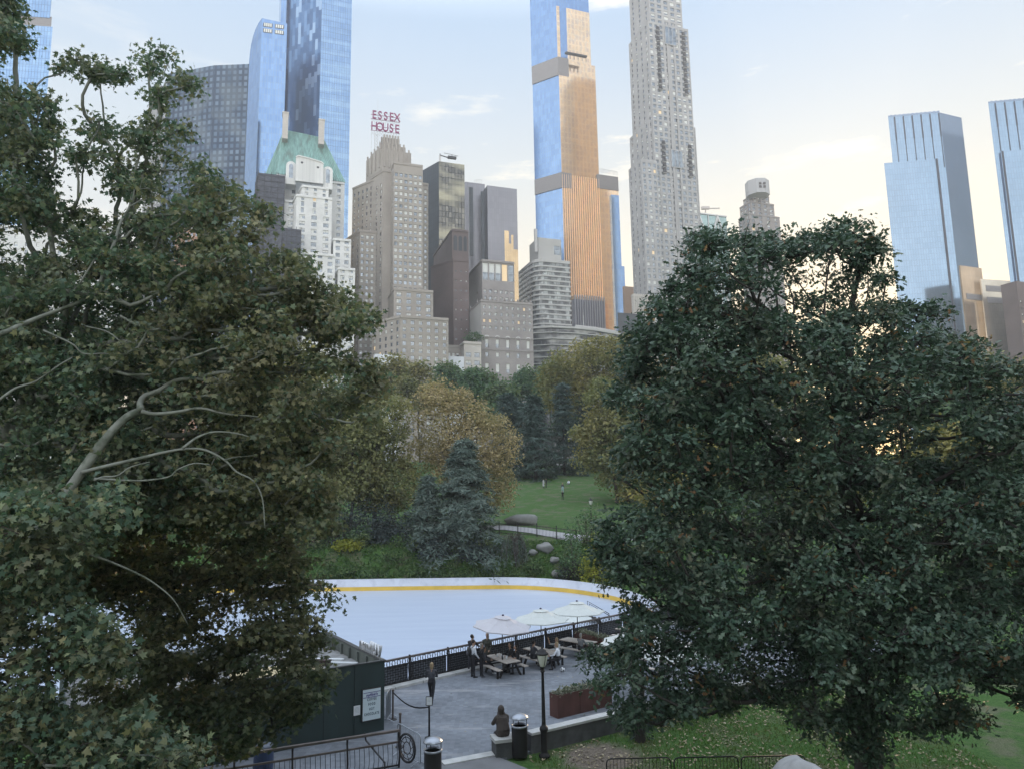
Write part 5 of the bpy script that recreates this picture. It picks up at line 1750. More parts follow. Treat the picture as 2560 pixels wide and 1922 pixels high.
px_limb([(-10, 1790), (13, 1852), (65, 1861), (113, 1913), (150, 1960)], 11.6, 11.4, 0.05, 0.03)
px_limb([(113, 1913), (180, 1912), (235, 1904), (304, 1891), (370, 1887), (413, 1900), (470, 1922)], 11.4, 12.2, 0.035, 0.014)
px_limb([(180, 1130), (215, 1050), (250, 960), (300, 900), (345, 880)], 15.0, 15.6, 0.05, 0.02)
mbl.build('pale_limbs', BARKP, root, smooth=True, loc=root.location)
# its lower sprays hang in front, close to the eye: bigger in the picture
poly2 = [(-200, 1180), (60, 1200), (200, 1230), (300, 1210), (345, 1290), (385, 1340), (360, 1380), (250, 1400), (180, 1460), (250, 1560), (330, 1640), (300, 1760), (420, 1800), (560, 1800), (570, 1860), (470, 1930), (460, 2060), (-200, 2060)]
ctr, rad = outline_blobs(rng, poly2, [[(150, 1700), (330, 1690), (330, 1780), (170, 1790)]], 210, 12.6, 2.6, 50)
ends, dirs, own = blob_shell(rng, ctr, rad, 15, 0.7, lo=0.1)
sel = rng.random(len(ends))
off = Vector(root.location)
for nm, mk, mtl in (('lower_sprays', sel < 0.7, LF_PLANE), ('turning_sprays', sel >= 0.7, LF_PLANE_Y)):
    me = scatter(rng, ends[mk], 8, 0.14, 0.105, LEAF_PLANE, mtl, off, up=0.5, droop=0.5, outward=dirs[mk], name=nm, vary=0.45)
    o = bpy.data.objects.new(nm, me)
    COL.objects.link(o)
    o.parent = root
mb = MB()
for j in np.flatnonzero(rng.random(len(ends)) < 0.4):
    c, e = ctr[own[j]], ends[j]
    mb.tube([Vector(c), Vector((c + e) / 2 + rng.normal(size=3) * 0.05), Vector(e)], [0.012, 0.009, 0.005], 3, caps=False)
mb.build('spray_twigs', BARKB, root, loc=off)
# a few single leaves reaching over the ice
mb = MB()
tips = []
for pts in ([(770, 1462), (800, 1462), (830, 1470), (860, 1490)], [(800, 1462), (820, 1495), (855, 1518)], [(775, 1470), (810, 1500), (815, 1515)]):
    q = [np.array(P(u_, v_, 16.5)) for u_, v_ in pts]
    c = limb(mb, q, 0.012, 0.004, 4, 12)
    tips += c[4::2]
mb.build('hanging_twig', BARKB, root, loc=off)
me = scatter(rng, np.array(tips), 4, 0.10, 0.12, LEAF_PLANE, LF_DARK, off, up=0.3, droop=0.8, name='hanging_leaves')
o = bpy.data.objects.new('hanging_leaves', me)
COL.objects.link(o)
o.parent = root

# ---- the broad-leaved tree behind and below it, layered sprays over the ice
root = thing('layered_tree', 'brown green tree with layered sprays between the plane tree and the ice', 'tree', (-12.2, 24.0, 0.0))
poly = [(300, 1130), (520, 1090), (700, 1130), (790, 1200), (835, 1290), (838, 1360), (800, 1410), (770, 1455), (700, 1490), (560, 1490), (400, 1490), (250, 1500), (150, 1500), (160, 1380), (200, 1200)]
polyb = [(300, 1480), (560, 1480), (700, 1470), (780, 1500), (812, 1580), (835, 1640), (838, 1720), (820, 1775), (760, 1815), (720, 1850), (690, 1890), (560, 1930), (380, 1930), (230, 1850), (160, 1650)]
holesb = []
c1, r1_ = outline_blobs(rng, poly, [], 170, 20.5, 4.8, 46)
c2, r2_ = outline_blobs(rng, polyb, holesb, 165, 20.0, 3.8, 44)
c3, r3_ = outline_blobs(rng, [(120, 1420), (400, 1425), (640, 1420), (800, 1425), (815, 1470), (760, 1510), (600, 1520), (400, 1525), (120, 1530)], [], 42, 20.2, 3.4, 42)
ctr, rad = np.vstack([c1, c2, c3]), np.concatenate([r1_, r2_, r3_])
ends, dirs, own = blob_shell(rng, ctr, rad, 18, 0.7, lo=0.1)
sel = rng.random(len(ends))
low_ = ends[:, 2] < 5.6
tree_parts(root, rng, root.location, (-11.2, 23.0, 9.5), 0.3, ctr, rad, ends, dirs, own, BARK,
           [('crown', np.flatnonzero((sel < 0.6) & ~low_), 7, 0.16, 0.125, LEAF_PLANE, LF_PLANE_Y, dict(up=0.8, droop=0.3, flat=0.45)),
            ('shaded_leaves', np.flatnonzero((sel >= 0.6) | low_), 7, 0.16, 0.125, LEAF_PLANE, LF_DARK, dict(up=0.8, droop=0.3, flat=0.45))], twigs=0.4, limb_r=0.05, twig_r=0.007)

# ---- the dark oak at the right
rng = np.random.default_rng(9)
root = thing('oak_tree', 'broad dark green oak with drooping skirts filling the right side', 'tree', (10.4, 22.6, float(terrain(10.4, 22.6))))
poly = [(1750, 560), (1800, 570), (1838, 545), (1880, 540), (1925, 560), (1975, 590), (2010, 560), (2050, 545), (2100, 532), (2150, 545), (2190, 580), (2225, 640), (2250, 720), (2245, 760), (2290, 680), (2315, 690), (2355, 740), (2370, 770),
        (2440, 830), (2500, 880), (2560, 900), (2700, 930), (2760, 1400), (2700, 1850), (2560, 1770), (2480, 1850), (2350, 1840), (2250, 1890), (2150, 1920), (2040, 1880), (1960, 1840), (1900, 1770), (1800, 1800), (1740, 1820), (1640, 1800),
        (1640, 1830), (1560, 1825), (1520, 1770), (1470, 1750), (1432, 1690), (1455, 1630), (1560, 1600), (1560, 1530), (1470, 1480), (1485, 1380), (1500, 1300), (1505, 1220), (1525, 1130), (1515, 1000), (1540, 870), (1600, 770), (1660, 720), (1690, 640), (1712, 590)]
holes = [[(1985, 690), (2040, 690), (2090, 675), (2165, 695), (2185, 740), (2165, 780), (2120, 775), (2060, 780), (1995, 785)], [(2340, 1090), (2390, 1110), (2380, 1160), (2340, 1150)]]
ctr, rad = outline_blobs(rng, poly, holes, 620, 20.0, 6.5, 58)
hc, hr = outline_blobs(rng, [(1940, 640), (2210, 640), (2220, 820), (1960, 830)], [], 48, 20.5, 2.5, 30)
ends, dirs, own = blob_shell(rng, ctr, rad, 34, 0.8)
sel = rng.random(len(ends))
tree_parts(root, rng, root.location, (10.0, 20.8, 14.0), 0.42, ctr, rad, ends, dirs, own, BARK,
           [('crown', np.flatnonzero(sel < 0.74), 8, 0.10, 0.16, LEAF_OAK, LF_OAK, dict(up=0.6, droop=0.0, flat=0.8, vary=0.5)), ('pale_tufts', np.flatnonzero((sel >= 0.74) & (sel < 0.975)), 9, 0.085, 0.15, LEAF_OAK, LF_OAKL, dict(up=0.9, droop=-0.2, flat=0.8, vary=0.4)), ('russet_leaves', np.flatnonzero(sel >= 0.975), 6, 0.1, 0.15, LEAF_OAK, LF_RUST, dict(up=0.5))], twigs=0.3, limb_r=0.11, twig_r=0.009, sway=0.7)
e2, d2, o2 = blob_shell(rng, hc, hr * 0.9, 10, 0.8, lo=0.1)
me = scatter(rng, e2, 5, 0.09, 0.14, LEAF_OAK, LF_OAK, Vector(root.location), name='thin_sprays')
o = bpy.data.objects.new('thin_sprays', me); COL.objects.link(o); o.parent = root
for pts, r_ in (([(2070, 1000), (2060, 860), (2062, 760), (2068, 690), (2080, 620)], 0.05), ([(2110, 980), (2130, 860), (2165, 760), (2170, 690), (2160, 620)], 0.035), ([(2062, 800), (2020, 740), (1985, 690), (1960, 640)], 0.03),
                ([(2130, 860), (2200, 790), (2240, 740)], 0.03), ([(2160, 800), (2110, 720), (2100, 660)], 0.022), ([(1990, 1000), (1975, 850), (1985, 760), (1960, 690)], 0.045), ([(2420, 1300), (2300, 1400), (2210, 1480)], 0.08), ([(1560, 1200), (1640, 1260), (1700, 1330)], 0.04)):
    mb = MB()
    q = [np.array(P(u_, v_, 19.6)) for u_, v_ in pts]
    limb(mb, q, r_, r_ * 0.35, 6, 14)
    mb.build('upper_limb', BARK, root, smooth=True, loc=root.location)
for u_, v_, Y_, nm, rr_ in ((1601, 1848, 0, 'a', 0.30), (1655, 1810, 0, 'b', 0.16)):
    q = G(u_, v_, 0)
    s_ = thing('tree_stump' if rr_ > 0.2 else 'young_tree', 'thick dark trunk wrapped in leaves left of the oak, on the grass' if rr_ > 0.2 else 'slim dark trunk behind the leaf wrapped one, on the grass', 'trunk' if rr_ > 0.2 else 'tree', (q.x, q.y, float(terrain(q.x, q.y))))
    mb = MB()
    limb(mb, [np.array([0, 0, -0.2]), np.array([0.02, 0, 0.6]), np.array([0.1, 0.1, 2.6])], rr_ * 0.8, rr_ * 0.5, 9, 8)
    mb.build('trunk', BARK, s_, smooth=True)
    th = rng.uniform(0, 2 * PI, 160); zz = rng.uniform(0.1, 2.4, 160)
    c = np.stack([np.cos(th) * rr_, np.sin(th) * rr_, zz], 1)
    me = scatter(rng, c, 5, 0.06, 0.13, LEAF_OAK, LF_HEATH, Vector((0, 0, 0)), name='ivy')
    o = bpy.data.objects.new('ivy', me); COL.objects.link(o); o.parent = s_

# ---- trees of the middle distance
def ball_tree(name, label, u, vtop, vbot, Y, ru, mtl, leaf=0.34, shape=LEAF_DIAM, nb=16, per=40, lp=5, seed=1, group=None, bark=BARKB, flat=0.85, lobes=None, dens=1.0, tr=None, sprd=None, rmul=0.42):
    """one deciduous tree: crown from vtop down to vbot at distance Y, half width ru pixels"""
    rng = np.random.default_rng(seed)
    top, bot = P(u, vtop, Y), P(u, vbot, Y)
    gz = float(terrain(top.x, top.y))
    r_ = ru * Y / F
    root = thing(name, label, 'tree', (top.x, top.y, gz), 0, group)
    H = top.z - bot.z
    c0 = np.array([top.x, top.y, (top.z + bot.z) / 2])
    d_ = rng.normal(size=(nb, 3)); d_ /= np.linalg.norm(d_, axis=1)[:, None]
    q = rng.uniform(0.2, 1.0, (nb, 1)) ** 0.5 * 0.78
    ctr = c0 + d_ * q * np.array([r_, r_ * 0.9, H / 2])
    rad = rng.uniform(0.8, 1.2, nb) * rmul * min(r_, H / 2)
    ctr = np.vstack([ctr, c0 + np.array([0, 0, H * 0.5 - rad[0] * 0.8])])
    rad = np.append(rad, rad[0])
    ends, dirs, own = blob_shell(rng, ctr, rad, int(per * dens * 1.7), flat)
    tree_parts(root, rng, (top.x, top.y, gz), (top.x, top.y, c0[2] + H * 0.22), tr or max(0.15, r_ * 0.05), ctr, rad, ends, dirs, own, bark,
               [('crown', np.arange(len(ends)), lp, sprd or leaf * 0.9, leaf, shape, mtl, dict(up=0.6, droop=0.2, flat=0.7))], twigs=0.0, sides=4, trunk_sides=7)
    return root
def conifer(name, label, u, vtop, vbot, Y, ru, mtl, leaf=0.5, tiers=16, seed=2, group=None, droop=0.25, per=9, lp=7, gap=0.0, cat='tree'):
    """trunk with whorls of level boughs carrying needle sprays"""
    rng = np.random.default_rng(seed)
    top, bot = P(u, vtop, Y), P(u, vbot, Y)
    gz = float(terrain(top.x, top.y))
    root = thing(name, label, cat, (top.x, top.y, gz), 0, group)
    r_ = ru * Y / F
    mb = MB()
    limb(mb, [np.array((top.x, top.y, gz - 0.3)), np.array((top.x, top.y, (gz + top.z) / 2)), np.array(top)], max(0.1, r_ * 0.06), 0.03, 7, 8)
    mb.build('trunk', BARK, root, smooth=True, loc=root.location)
    cen, out_ = [], []
    bm_ = MB()
    for k in range(tiers):
        f = (k + 0.4) / tiers
        z = top.z + (bot.z - top.z) * f
        rad = r_ * (0.08 + 0.92 * f ** 0.8)
        for j in range(7):
            a = rng.uniform(0, 2 * PI)
            rr_ = rad * rng.uniform(0.65, 1.1)
            tip = np.array([top.x + math.cos(a) * rr_, top.y + math.sin(a) * rr_, z - droop * rr_ + rng.normal() * 0.15])
            st = np.array([top.x, top.y, z])
            bm_.tube([Vector(st), Vector((st + tip) / 2 + np.array([0, 0, 0.06 * rr_])), Vector(tip)], [0.05, 0.035, 0.015], 4, caps=False)
            for s_ in np.linspace(0.22, 1.0, per):
                c = st + (tip - st) * s_ + np.array([0, 0, 0.06 * rr_ * math.sin(PI * s_)])
                side = np.array([-math.sin(a), math.cos(a), 0]) * rng.normal() * rr_ * 0.16 * (1.2 - s_ * 0.6)
                cen.append(c + side)
                out_.append([math.cos(a), math.sin(a), 0.0])
    bm_.build('boughs', BARK, root, loc=root.location)
    me = scatter(rng, np.array(cen), lp, leaf * 0.45, leaf, LEAF_NEEDLE, mtl, root.location, up=1.0, droop=0.25, outward=np.array(out_), name='crown', flat=0.35)
    o = bpy.data.objects.new('crown', me)
    COL.objects.link(o)
    o.parent = root
    return root
def outline_tree(name, label, poly, Y, thick, rpx, nb, mtl, leaf, per=40, lp=5, seed=1, shape=LEAF_DIAM, bark=BARKB, tr=0.35, group=None, holes=()):
    rng = np.random.default_rng(seed)
    ctr, rad = outline_blobs(rng, poly, list(holes), nb, Y, thick, rpx)
    cx, cy = ctr[:, 0].mean(), ctr[:, 1].mean()
    gz = float(terrain(cx, cy))
    root = thing(name, label, 'tree', (cx, cy, gz), 0, group)
    ends, dirs, own = blob_shell(rng, ctr, rad, per, 0.85)
    tree_parts(root, rng, (cx, cy, gz), (cx, cy, ctr[:, 2].mean() + (ctr[:, 2].max() - ctr[:, 2].mean()) * 0.5), tr, ctr, rad, ends, dirs, own, bark,
               [('crown', np.arange(len(ends)), lp, leaf * 0.9, leaf, shape, mtl, dict(up=0.6, droop=0.2, flat=0.7))], twigs=0.0, sides=4, trunk_sides=7)
    return root
outline_tree('golden_tree', 'large golden brown tree in autumn leaf beyond the rink', [(1020, 997), (1070, 950), (1120, 942), (1185, 980), (1218, 1010), (1262, 1028), (1300, 1083), (1302, 1150), (1288, 1215), (1278, 1290), (1180, 1310), (1090, 1230), (1045, 1160), (1000, 1134), (1020, 1065)], 92, 10, 34, 170, LF_GOLD, 0.30, per=26, seed=3)
outline_tree('olive_tree', 'broad olive gold tree joined to the left of the golden brown tree', [(940, 985), (1030, 990), (1030, 1060), (1010, 1130), (1075, 1168), (1065, 1254), (1010, 1300), (905, 1292), (826, 1250), (800, 1168), (815, 1083), (870, 1018)], 89, 10, 34, 170, LF_OLIVE, 0.30, per=26, seed=4)
outline_tree('yellow_tree', 'big yellow tree in front of the curved apartment block', [(1346, 924), (1382, 872), (1420, 858), (1480, 838), (1557, 830), (1620, 850), (1640, 1000), (1515, 1010), (1459, 1041), (1394, 1067), (1358, 1027), (1346, 967)], 170, 12, 38, 80, LF_YELLOW, 0.62, seed=43)
outline_tree('olive_tree', 'slender olive tree hanging over the lawn, left of the oak', [(1475, 940), (1525, 935), (1580, 1000), (1640, 1126), (1650, 1270), (1545, 1262), (1480, 1200), (1440, 1168), (1412, 1091), (1450, 1057), (1458, 997)], 120, 8, 36, 70, LF_OLIVE, 0.46, seed=44)
ball_tree('olive_tree', 'dull olive tree at the edge of the plane tree above the ice', 880, 1000, 1300, 86, 100, LF_OLIVE, 0.42, nb=24, per=50, lp=5, seed=41, rmul=0.38)
conifer('spruce_tree', 'blue grey spruce standing in front of the golden brown tree', 1160, 1100, 1405, 82.6, 145, LF_SPRUCE, 0.5, tiers=28, seed=5, per=13, lp=11)
conifer('spruce_tree', 'slim grey green spruce at the left flank of the blue grey one', 1068, 1190, 1410, 82.5, 85, LF_SPRUCE, 0.5, tiers=18, seed=6, per=9, lp=9)
for k, (u_, vt, vb, Y_, ru, lb) in enumerate(((1335, 990, 1215, 150, 75, 'dark pine left of the lawn, tallest of the pines'), (1405, 960, 1215, 160, 70, 'dark pine at the middle of the lawn edge'), (1268, 985, 1200, 158, 70, 'dark pine behind the golden brown tree'), (1465, 985, 1210, 168, 66, 'dark pine at the right end of the lawn edge'))):
    conifer('pine_tree', lb, u_, vt, vb, Y_, ru, LF_PINE, 1.0, tiers=15, seed=20 + k, group='dark pines above the lawn', droop=0.05, per=10, lp=7)
rowt = [(985, 885, 1010, 215, 62, LF_YELLOW, 'yellow green tree below the brick hotel sheeting'), (1050, 905, 1050, 195, 55, LF_OLIVE, 'olive tree under the yellow green one'), (1120, 905, 1040, 205, 62, LF_GREEN, 'green tree below the brown brick tower'),
        (1190, 918, 1060, 200, 62, LF_GREEN, 'green tree below the townhouse'), (1250, 950, 1080, 190, 55, LF_GREEN, 'lower green tree in front of the clubhouse base'), (1320, 920, 1060, 205, 56, LF_GREEN, 'green tree under the right end of the clubhouse'),
        (1378, 905, 1040, 215, 50, LF_GREEN, 'green tree between the clubhouse and the yellow tree'), 
        (1560, 1000, 1200, 120, 70, LF_OLIVE, 'olive tree half behind the oak edge'), (935, 900, 1030, 210, 60, LF_OLIVE, 'olive tree where the plane tree meets the skyline'),
        (1290, 1000, 1120, 185, 50, LF_PINE, 'dark green tree between golden tree and pines'), (1410, 960, 1100, 195, 60, LF_GREEN, 'deep green tree behind the pines')]
for k, (u_, vt, vb, Y_, ru, mt_, lb) in enumerate(rowt):
    ball_tree('park_tree', lb, u_, vt, vb, Y_, ru, mt_, 0.75, nb=16, per=44, lp=5, seed=50 + k, group='trees between the lawn and the skyline', rmul=0.42)
back = [(-300, 700), (-120, 690), (40, 700), (190, 720), (340, 735), (480, 750), (620, 760), (760, 800), (860, 850), (1650, 830), (1760, 820), (1880, 810), (2000, 825), (2120, 800), (2240, 790), (2360, 800), (2470, 830), (2580, 840), (2700, 830)]
for k, (u_, vt) in enumerate(back):
    mt_ = (LF_GREEN, LF_OLIVE, LF_YELLOW, LF_GREEN, LF_GOLD)[k % 5]
    ball_tree('park_tree', 'park tree half hidden behind the %s' % ('plane tree' if u_ < 1000 else 'oak'), u_, vt + 60, vt + 330, 120 + (k * 37) % 50, 105, mt_, 0.85, nb=14, per=36, lp=5, seed=90 + k, group='trees hidden behind the %s' % ('plane tree' if u_ < 1000 else 'oak'), rmul=0.45)
mids = [(1680, 1050, 1330, 62, 120, LF_YELLOW), (1850, 1060, 1330, 66, 120, LF_GREEN), (2350, 1060, 1330, 58, 130, LF_YELLOW), (2080, 1080, 1340, 64, 130, LF_OLIVE), (2560, 1050, 1340, 56, 130, LF_GREEN), (560, 1060, 1330, 84, 120, LF_GREEN), (380, 1050, 1330, 86, 120, LF_OLIVE), (180, 1050, 1330, 85, 130, LF_GREEN), (0, 1040, 1330, 84, 130, LF_GREEN), (720, 1080, 1330, 86, 110, LF_GREEN)]
for k, (u_, vt, vb, Y_, ru, mt_) in enumerate(mids):
    ball_tree('bank_tree', 'tree on the far bank half hidden behind the %s' % ('plane tree' if u_ < 1000 else 'oak'), u_, vt, vb, Y_, ru, mt_, 0.42, nb=16, per=40, lp=5, seed=130 + k, group='bank trees behind the %s' % ('plane tree' if u_ < 1000 else 'oak'), rmul=0.45)

# ---- shrubs
def shrub(name, label, u, v, Y, w_, h_, mtl, leaf=0.16, shape=LEAF_OVAL, n=90, lp=6, seed=1, group=None, z=None, upright=0.0):
    rng = np.random.default_rng(seed)
    p = P(u, v, Y)
    z = float(terrain(p.x, p.y)) if z is None else z
    root = thing(name, label, 'shrub', (p.x, p.y, z), 0, group)
    d_ = rng.normal(size=(n, 3)); d_ /= np.linalg.norm(d_, axis=1)[:, None]
    d_[:, 2] = np.abs(d_[:, 2])
    q = d_ * rng.uniform(0.55, 1.0, (n, 1)) * np.array([w_, w_ * 0.8, h_]) * (1 + 0.18 * np.sin(d_[:, :1] * 5 + seed))
    mb = MB()
    for j in range(0, n, 3):
        mb.tube([Vector((q[j][0] * 0.1, q[j][1] * 0.1, -0.05)), Vector(q[j] * np.array([0.6, 0.6, 0.5])), Vector(q[j])], [0.03, 0.02, 0.008], 4, caps=False)
    mb.build('stems', BARKB, root)
    me = scatter(rng, q, lp, leaf * 0.9, leaf, shape, mtl, Vector((0, 0, 0)), up=0.6, outward=d_, name='leaves')
    o = bpy.data.objects.new('leaves', me)
    COL.objects.link(o)
    o.parent = root
    return root
shrub('lime_bush', 'yellow green bush at the left foot of the oak, beside the rink end', 1496, 1400, 74, 1.8, 4.6, LF_LIME, 0.26, seed=1, n=420, z=0.1)
shrub('bush', 'dark green bush left of the yellow green bush, by the rink end', 1435, 1385, 78, 1.9, 4.6, LF_GREEN, 0.26, seed=2, n=170, z=0.2)
shrub('bush', 'low blue green bush right of the bank path at the rink end', 1418, 1440, 78.6, 1.6, 2.2, LF_HEATH, 0.24, seed=3, n=130, z=-0.3)
shrub('bush', 'tall green bush above the lamp foot on the far bank', 1465, 1290, 81.5, 2.2, 4.4, LF_GREEN, 0.28, seed=12, n=170)
sh = [(850, 1352, 83.6, 3.4, 5.2, LF_HEATH, 'dark shrub mass under the olive tree'), (930, 1345, 83.7, 3.4, 5.4, LF_HEATH, 'dark shrub mass left of the spruces'), (1010, 1350, 83.3, 3.2, 4.8, LF_HEATH, 'dark shrub mass at the foot of the slim spruce'), (1085, 1372, 80.5, 2.2, 2.6, LF_HEATH, 'dark shrub under the middle of the spruces'),
      (1190, 1385, 80.3, 2.2, 2.6, LF_HEATH, 'dark shrub under the blue grey spruce'), (880, 1420, 79.7, 1.6, 1.0, LF_BUSH, 'yellowish fern bush near the left of the bank'), (980, 1385, 80.3, 1.9, 1.3, LF_BUSH, 'spreading green bush in the middle of the bank'), (1040, 1425, 79.6, 1.4, 0.8, LF_BUSH, 'low green bush left of the weeping shrub'),
      (1120, 1430, 79.5, 1.6, 0.8, LF_BUSH, 'low leafy bush at the rink edge under the spruces'), (1240, 1428, 79.5, 1.2, 0.9, LF_BUSH, 'bright leafy bush at the foot of the weeping shrub'), (1335, 1415, 79.7, 1.3, 1.0, LF_BUSH, 'bright leafy bush left of the bank rocks'), (820, 1430, 79.6, 1.6, 1.0, LF_BUSH, 'green bush behind the left end of the visible boards'), (930, 1432, 79.5, 1.8, 0.7, LF_BUSH, 'low green bush behind the boards, left'), (1180, 1438, 79.4, 1.6, 0.6, LF_BUSH, 'low grassy bush behind the boards, middle'), (1290, 1440, 79.4, 1.6, 0.6, LF_BUSH, 'low grassy bush behind the boards, right')]
for k, (u_, Y_, w_, h_, mt_, lb) in enumerate(((835, 82.6, 2.4, 2.6, LF_BUSH, 'leafy green bush at the left end of the bank, beside the plane tree'), (900, 82.4, 2.2, 2.0, LF_GREEN, 'deep green bush second from the left on the bank'), (955, 82.9, 2.5, 2.4, LF_HEATH, 'blackish bush between the green bushes on the bank'),
        (1000, 81.8, 1.8, 1.3, LF_BUSH, 'small yellowish bush low on the bank left of the spruces'), (1060, 82.3, 2.0, 1.5, LF_GREEN, 'green bush at the left foot of the spruces'), (870, 81.2, 1.5, 0.9, LF_LIME, 'pale yellow green fern clump on the bank'), (1205, 81.4, 1.9, 1.3, LF_GREEN, 'green bush at the right foot of the spruces'), (780, 82.4, 2.4, 2.8, LF_GREEN, 'green bush at the edge of the layered tree on the bank'))):
    sh.append((u_, 1400, Y_, w_, h_, mt_, lb))
for k, (u_, v_, Y_, w_, h_, mt_, lb) in enumerate(sh):
    shrub('bank_shrub', lb, u_, v_, Y_, w_, h_, mt_, 0.22 if mt_ is LF_BUSH else 0.26, seed=60 + k, n=150 if mt_ is LF_BUSH else 330, group='shrubs on the far bank')
# weeping shrub
rng = np.random.default_rng(77)
p = P(1290, 1432, 79.8)
root = thing('weeping_shrub', 'grey green weeping shrub with hanging curtains right of the spruce', 'shrub', (p.x, p.y, float(terrain(p.x, p.y))))
mb = MB()
cen = []
for k in range(70):
    a = rng.uniform(0, 2 * PI)
    r_ = rng.uniform(0.5, 1.9)
    pk = np.array([math.cos(a) * r_ * 0.55, math.sin(a) * r_ * 0.5, rng.uniform(3.0, 3.9)])
    tip = np.array([math.cos(a) * r_, math.sin(a) * r_ * 0.8, rng.uniform(0.2, 1.2)])
    c = limb(mb, [np.array([0, 0, 0.0]), np.array([0, 0, 2.4]) + rng.normal(size=3) * 0.1, pk, (pk + tip) / 2 + np.array([math.cos(a), math.sin(a), 0]) * 0.25, tip], 0.035, 0.008, 3, 14)
    cen += c[7:]
mb.build('stems', BARKB, root)
me = scatter(rng, np.array(cen), 5, 0.09, 0.20, LEAF_NEEDLE, LF_SPRUCE, Vector((0, 0, 0)), up=0.1, droop=2.0, name='leaves', flat=1.4)
o = bpy.data.objects.new('leaves', me); COL.objects.link(o); o.parent = root
# roof shrub on the townhouse
p = P(1184, 850, 326)
rsh = thing('roof_shrub', 'round dark green shrub on the townhouse roof', 'shrub', (p.x, p.y, p.z - 0.5))
rng = np.random.default_rng(4)
d_ = rng.normal(size=(60, 3)); d_ /= np.linalg.norm(d_, axis=1)[:, None]
me = scatter(rng, d_ * np.array([3.6, 2.2, 1.9]) + np.array([0, 0, 1.8]), 9, 0.6, 0.8, LEAF_DIAM, LF_GREEN, Vector((0, 0, 0)), name='leaves')
o = bpy.data.objects.new('leaves', me); COL.objects.link(o); o.parent = rsh

# ---- grass blades and fallen leaves in the foreground, ground cover on the bank
rng = np.random.default_rng(31)
GRASSM = leaf_mat('grass_blades', [(0.0, (0.05, 0.115, 0.026)), (0.5, (0.085, 0.17, 0.035)), (1.0, (0.15, 0.22, 0.055))], [(0.0, (0.09, 0.11, 0.04)), (1.0, (0.19, 0.19, 0.08))], 0.5, 0.7)
n = 46000
gx, gy = rng.uniform(-0.5, 16, n), rng.uniform(22, 36, n)
wallx = lambda y: pa.x + (y - pa.y) * dd.x / dd.y
keep = (gx > wallx(gy) + 0.5) & (((gx - 2.9) / 1.45) ** 2 + ((gy - 26.9) / 1.6) ** 2 > rng.uniform(0.5, 1.3, n)) & (gx > 0.35 + (27 - gy) * 0.25)
gx, gy = gx[keep], gy[keep]
pos = np.stack([gx, gy, terrain(gx, gy)], 1)
nr = rng.normal(size=pos.shape) * 0.5; nr[:, 1] -= 1
tn = rng.normal(size=pos.shape) * 0.45; tn[:, 2] += 1
me = leaf_mesh('grass', pos, nr, tn, rng.uniform(0.05, 0.13, len(pos)), np.array([(-0.12, 0), (0.12, 0), (0.0, 1.0)]), GRASSM, (0, 0, 0), 0)
o = bpy.data.objects.new('grass', me); COL.objects.link(o); tag(o, kind='stuff')
FALLEN = leaf_mat('fallen_leaf', [(0.0, (0.13, 0.11, 0.06)), (0.5, (0.24, 0.20, 0.12)), (1.0, (0.36, 0.32, 0.22))], trans=0.05)
n = 5200
gx, gy = rng.uniform(0.2, 16, n), rng.uniform(22, 35, n)
keep = (gx > wallx(gy) + 0.5) & (rng.random(n) < 0.25 + 0.75 * (np.sin(gx * 1.1) * np.sin(gy * 0.9 + 1) > -0.2)) & (gx > 0.35 + (27 - gy) * 0.25)
gx, gy = gx[keep], gy[keep]
pos = np.stack([gx, gy, terrain(gx, gy) + 0.05], 1)
nr = rng.normal(size=pos.shape) * 0.35; nr[:, 2] += 1
me = leaf_mesh('fallen_leaves', pos, nr, rng.normal(size=pos.shape), rng.uniform(0.09, 0.16, len(pos)), LEAF_OVAL, FALLEN, (0, 0, 0), 0.3)
o = bpy.data.objects.new('fallen_leaves', me); COL.objects.link(o); tag(o, kind='stuff')
n = 14000
gx, gy = rng.uniform(-30, 8, n), rng.uniform(79.2, 82.2, n)
pos = np.stack([gx, gy, terrain(gx, gy)], 1)
nr = rng.normal(size=pos.shape) * 0.6; nr[:, 2] += 0.6
tn = rng.normal(size=pos.shape) * 0.7; tn[:, 2] += 0.6
me = leaf_mesh('ground_cover', pos, nr, tn, rng.uniform(0.15, 0.42, n), LEAF_OVAL, LF_BUSH, (0, 0, 0), 0.2)
o = bpy.data.objects.new('ground_cover', me); COL.objects.link(o); tag(o, kind='stuff')

n = 420
gx, gy = rng.uniform(-9, 14, n), rng.uniform(23, 48, n)
keep = (gy < rail_y(gx) - 0.6) & (gx < wallx(gy) - 0.4) & ((gx > -4.6) | (gy > 34))
pos = np.stack([gx[keep], gy[keep], np.full(keep.sum(), 0.035)], 1)
nr = rng.normal(size=pos.shape) * 0.3; nr[:, 2] += 1
me = leaf_mesh('terrace_leaves', pos, nr, rng.normal(size=pos.shape), rng.uniform(0.07, 0.13, len(pos)), LEAF_OVAL, FALLEN, (0, 0, 0), 0.3)
o = bpy.data.objects.new('terrace_leaves', me); COL.objects.link(o); tag(o, kind='stuff')
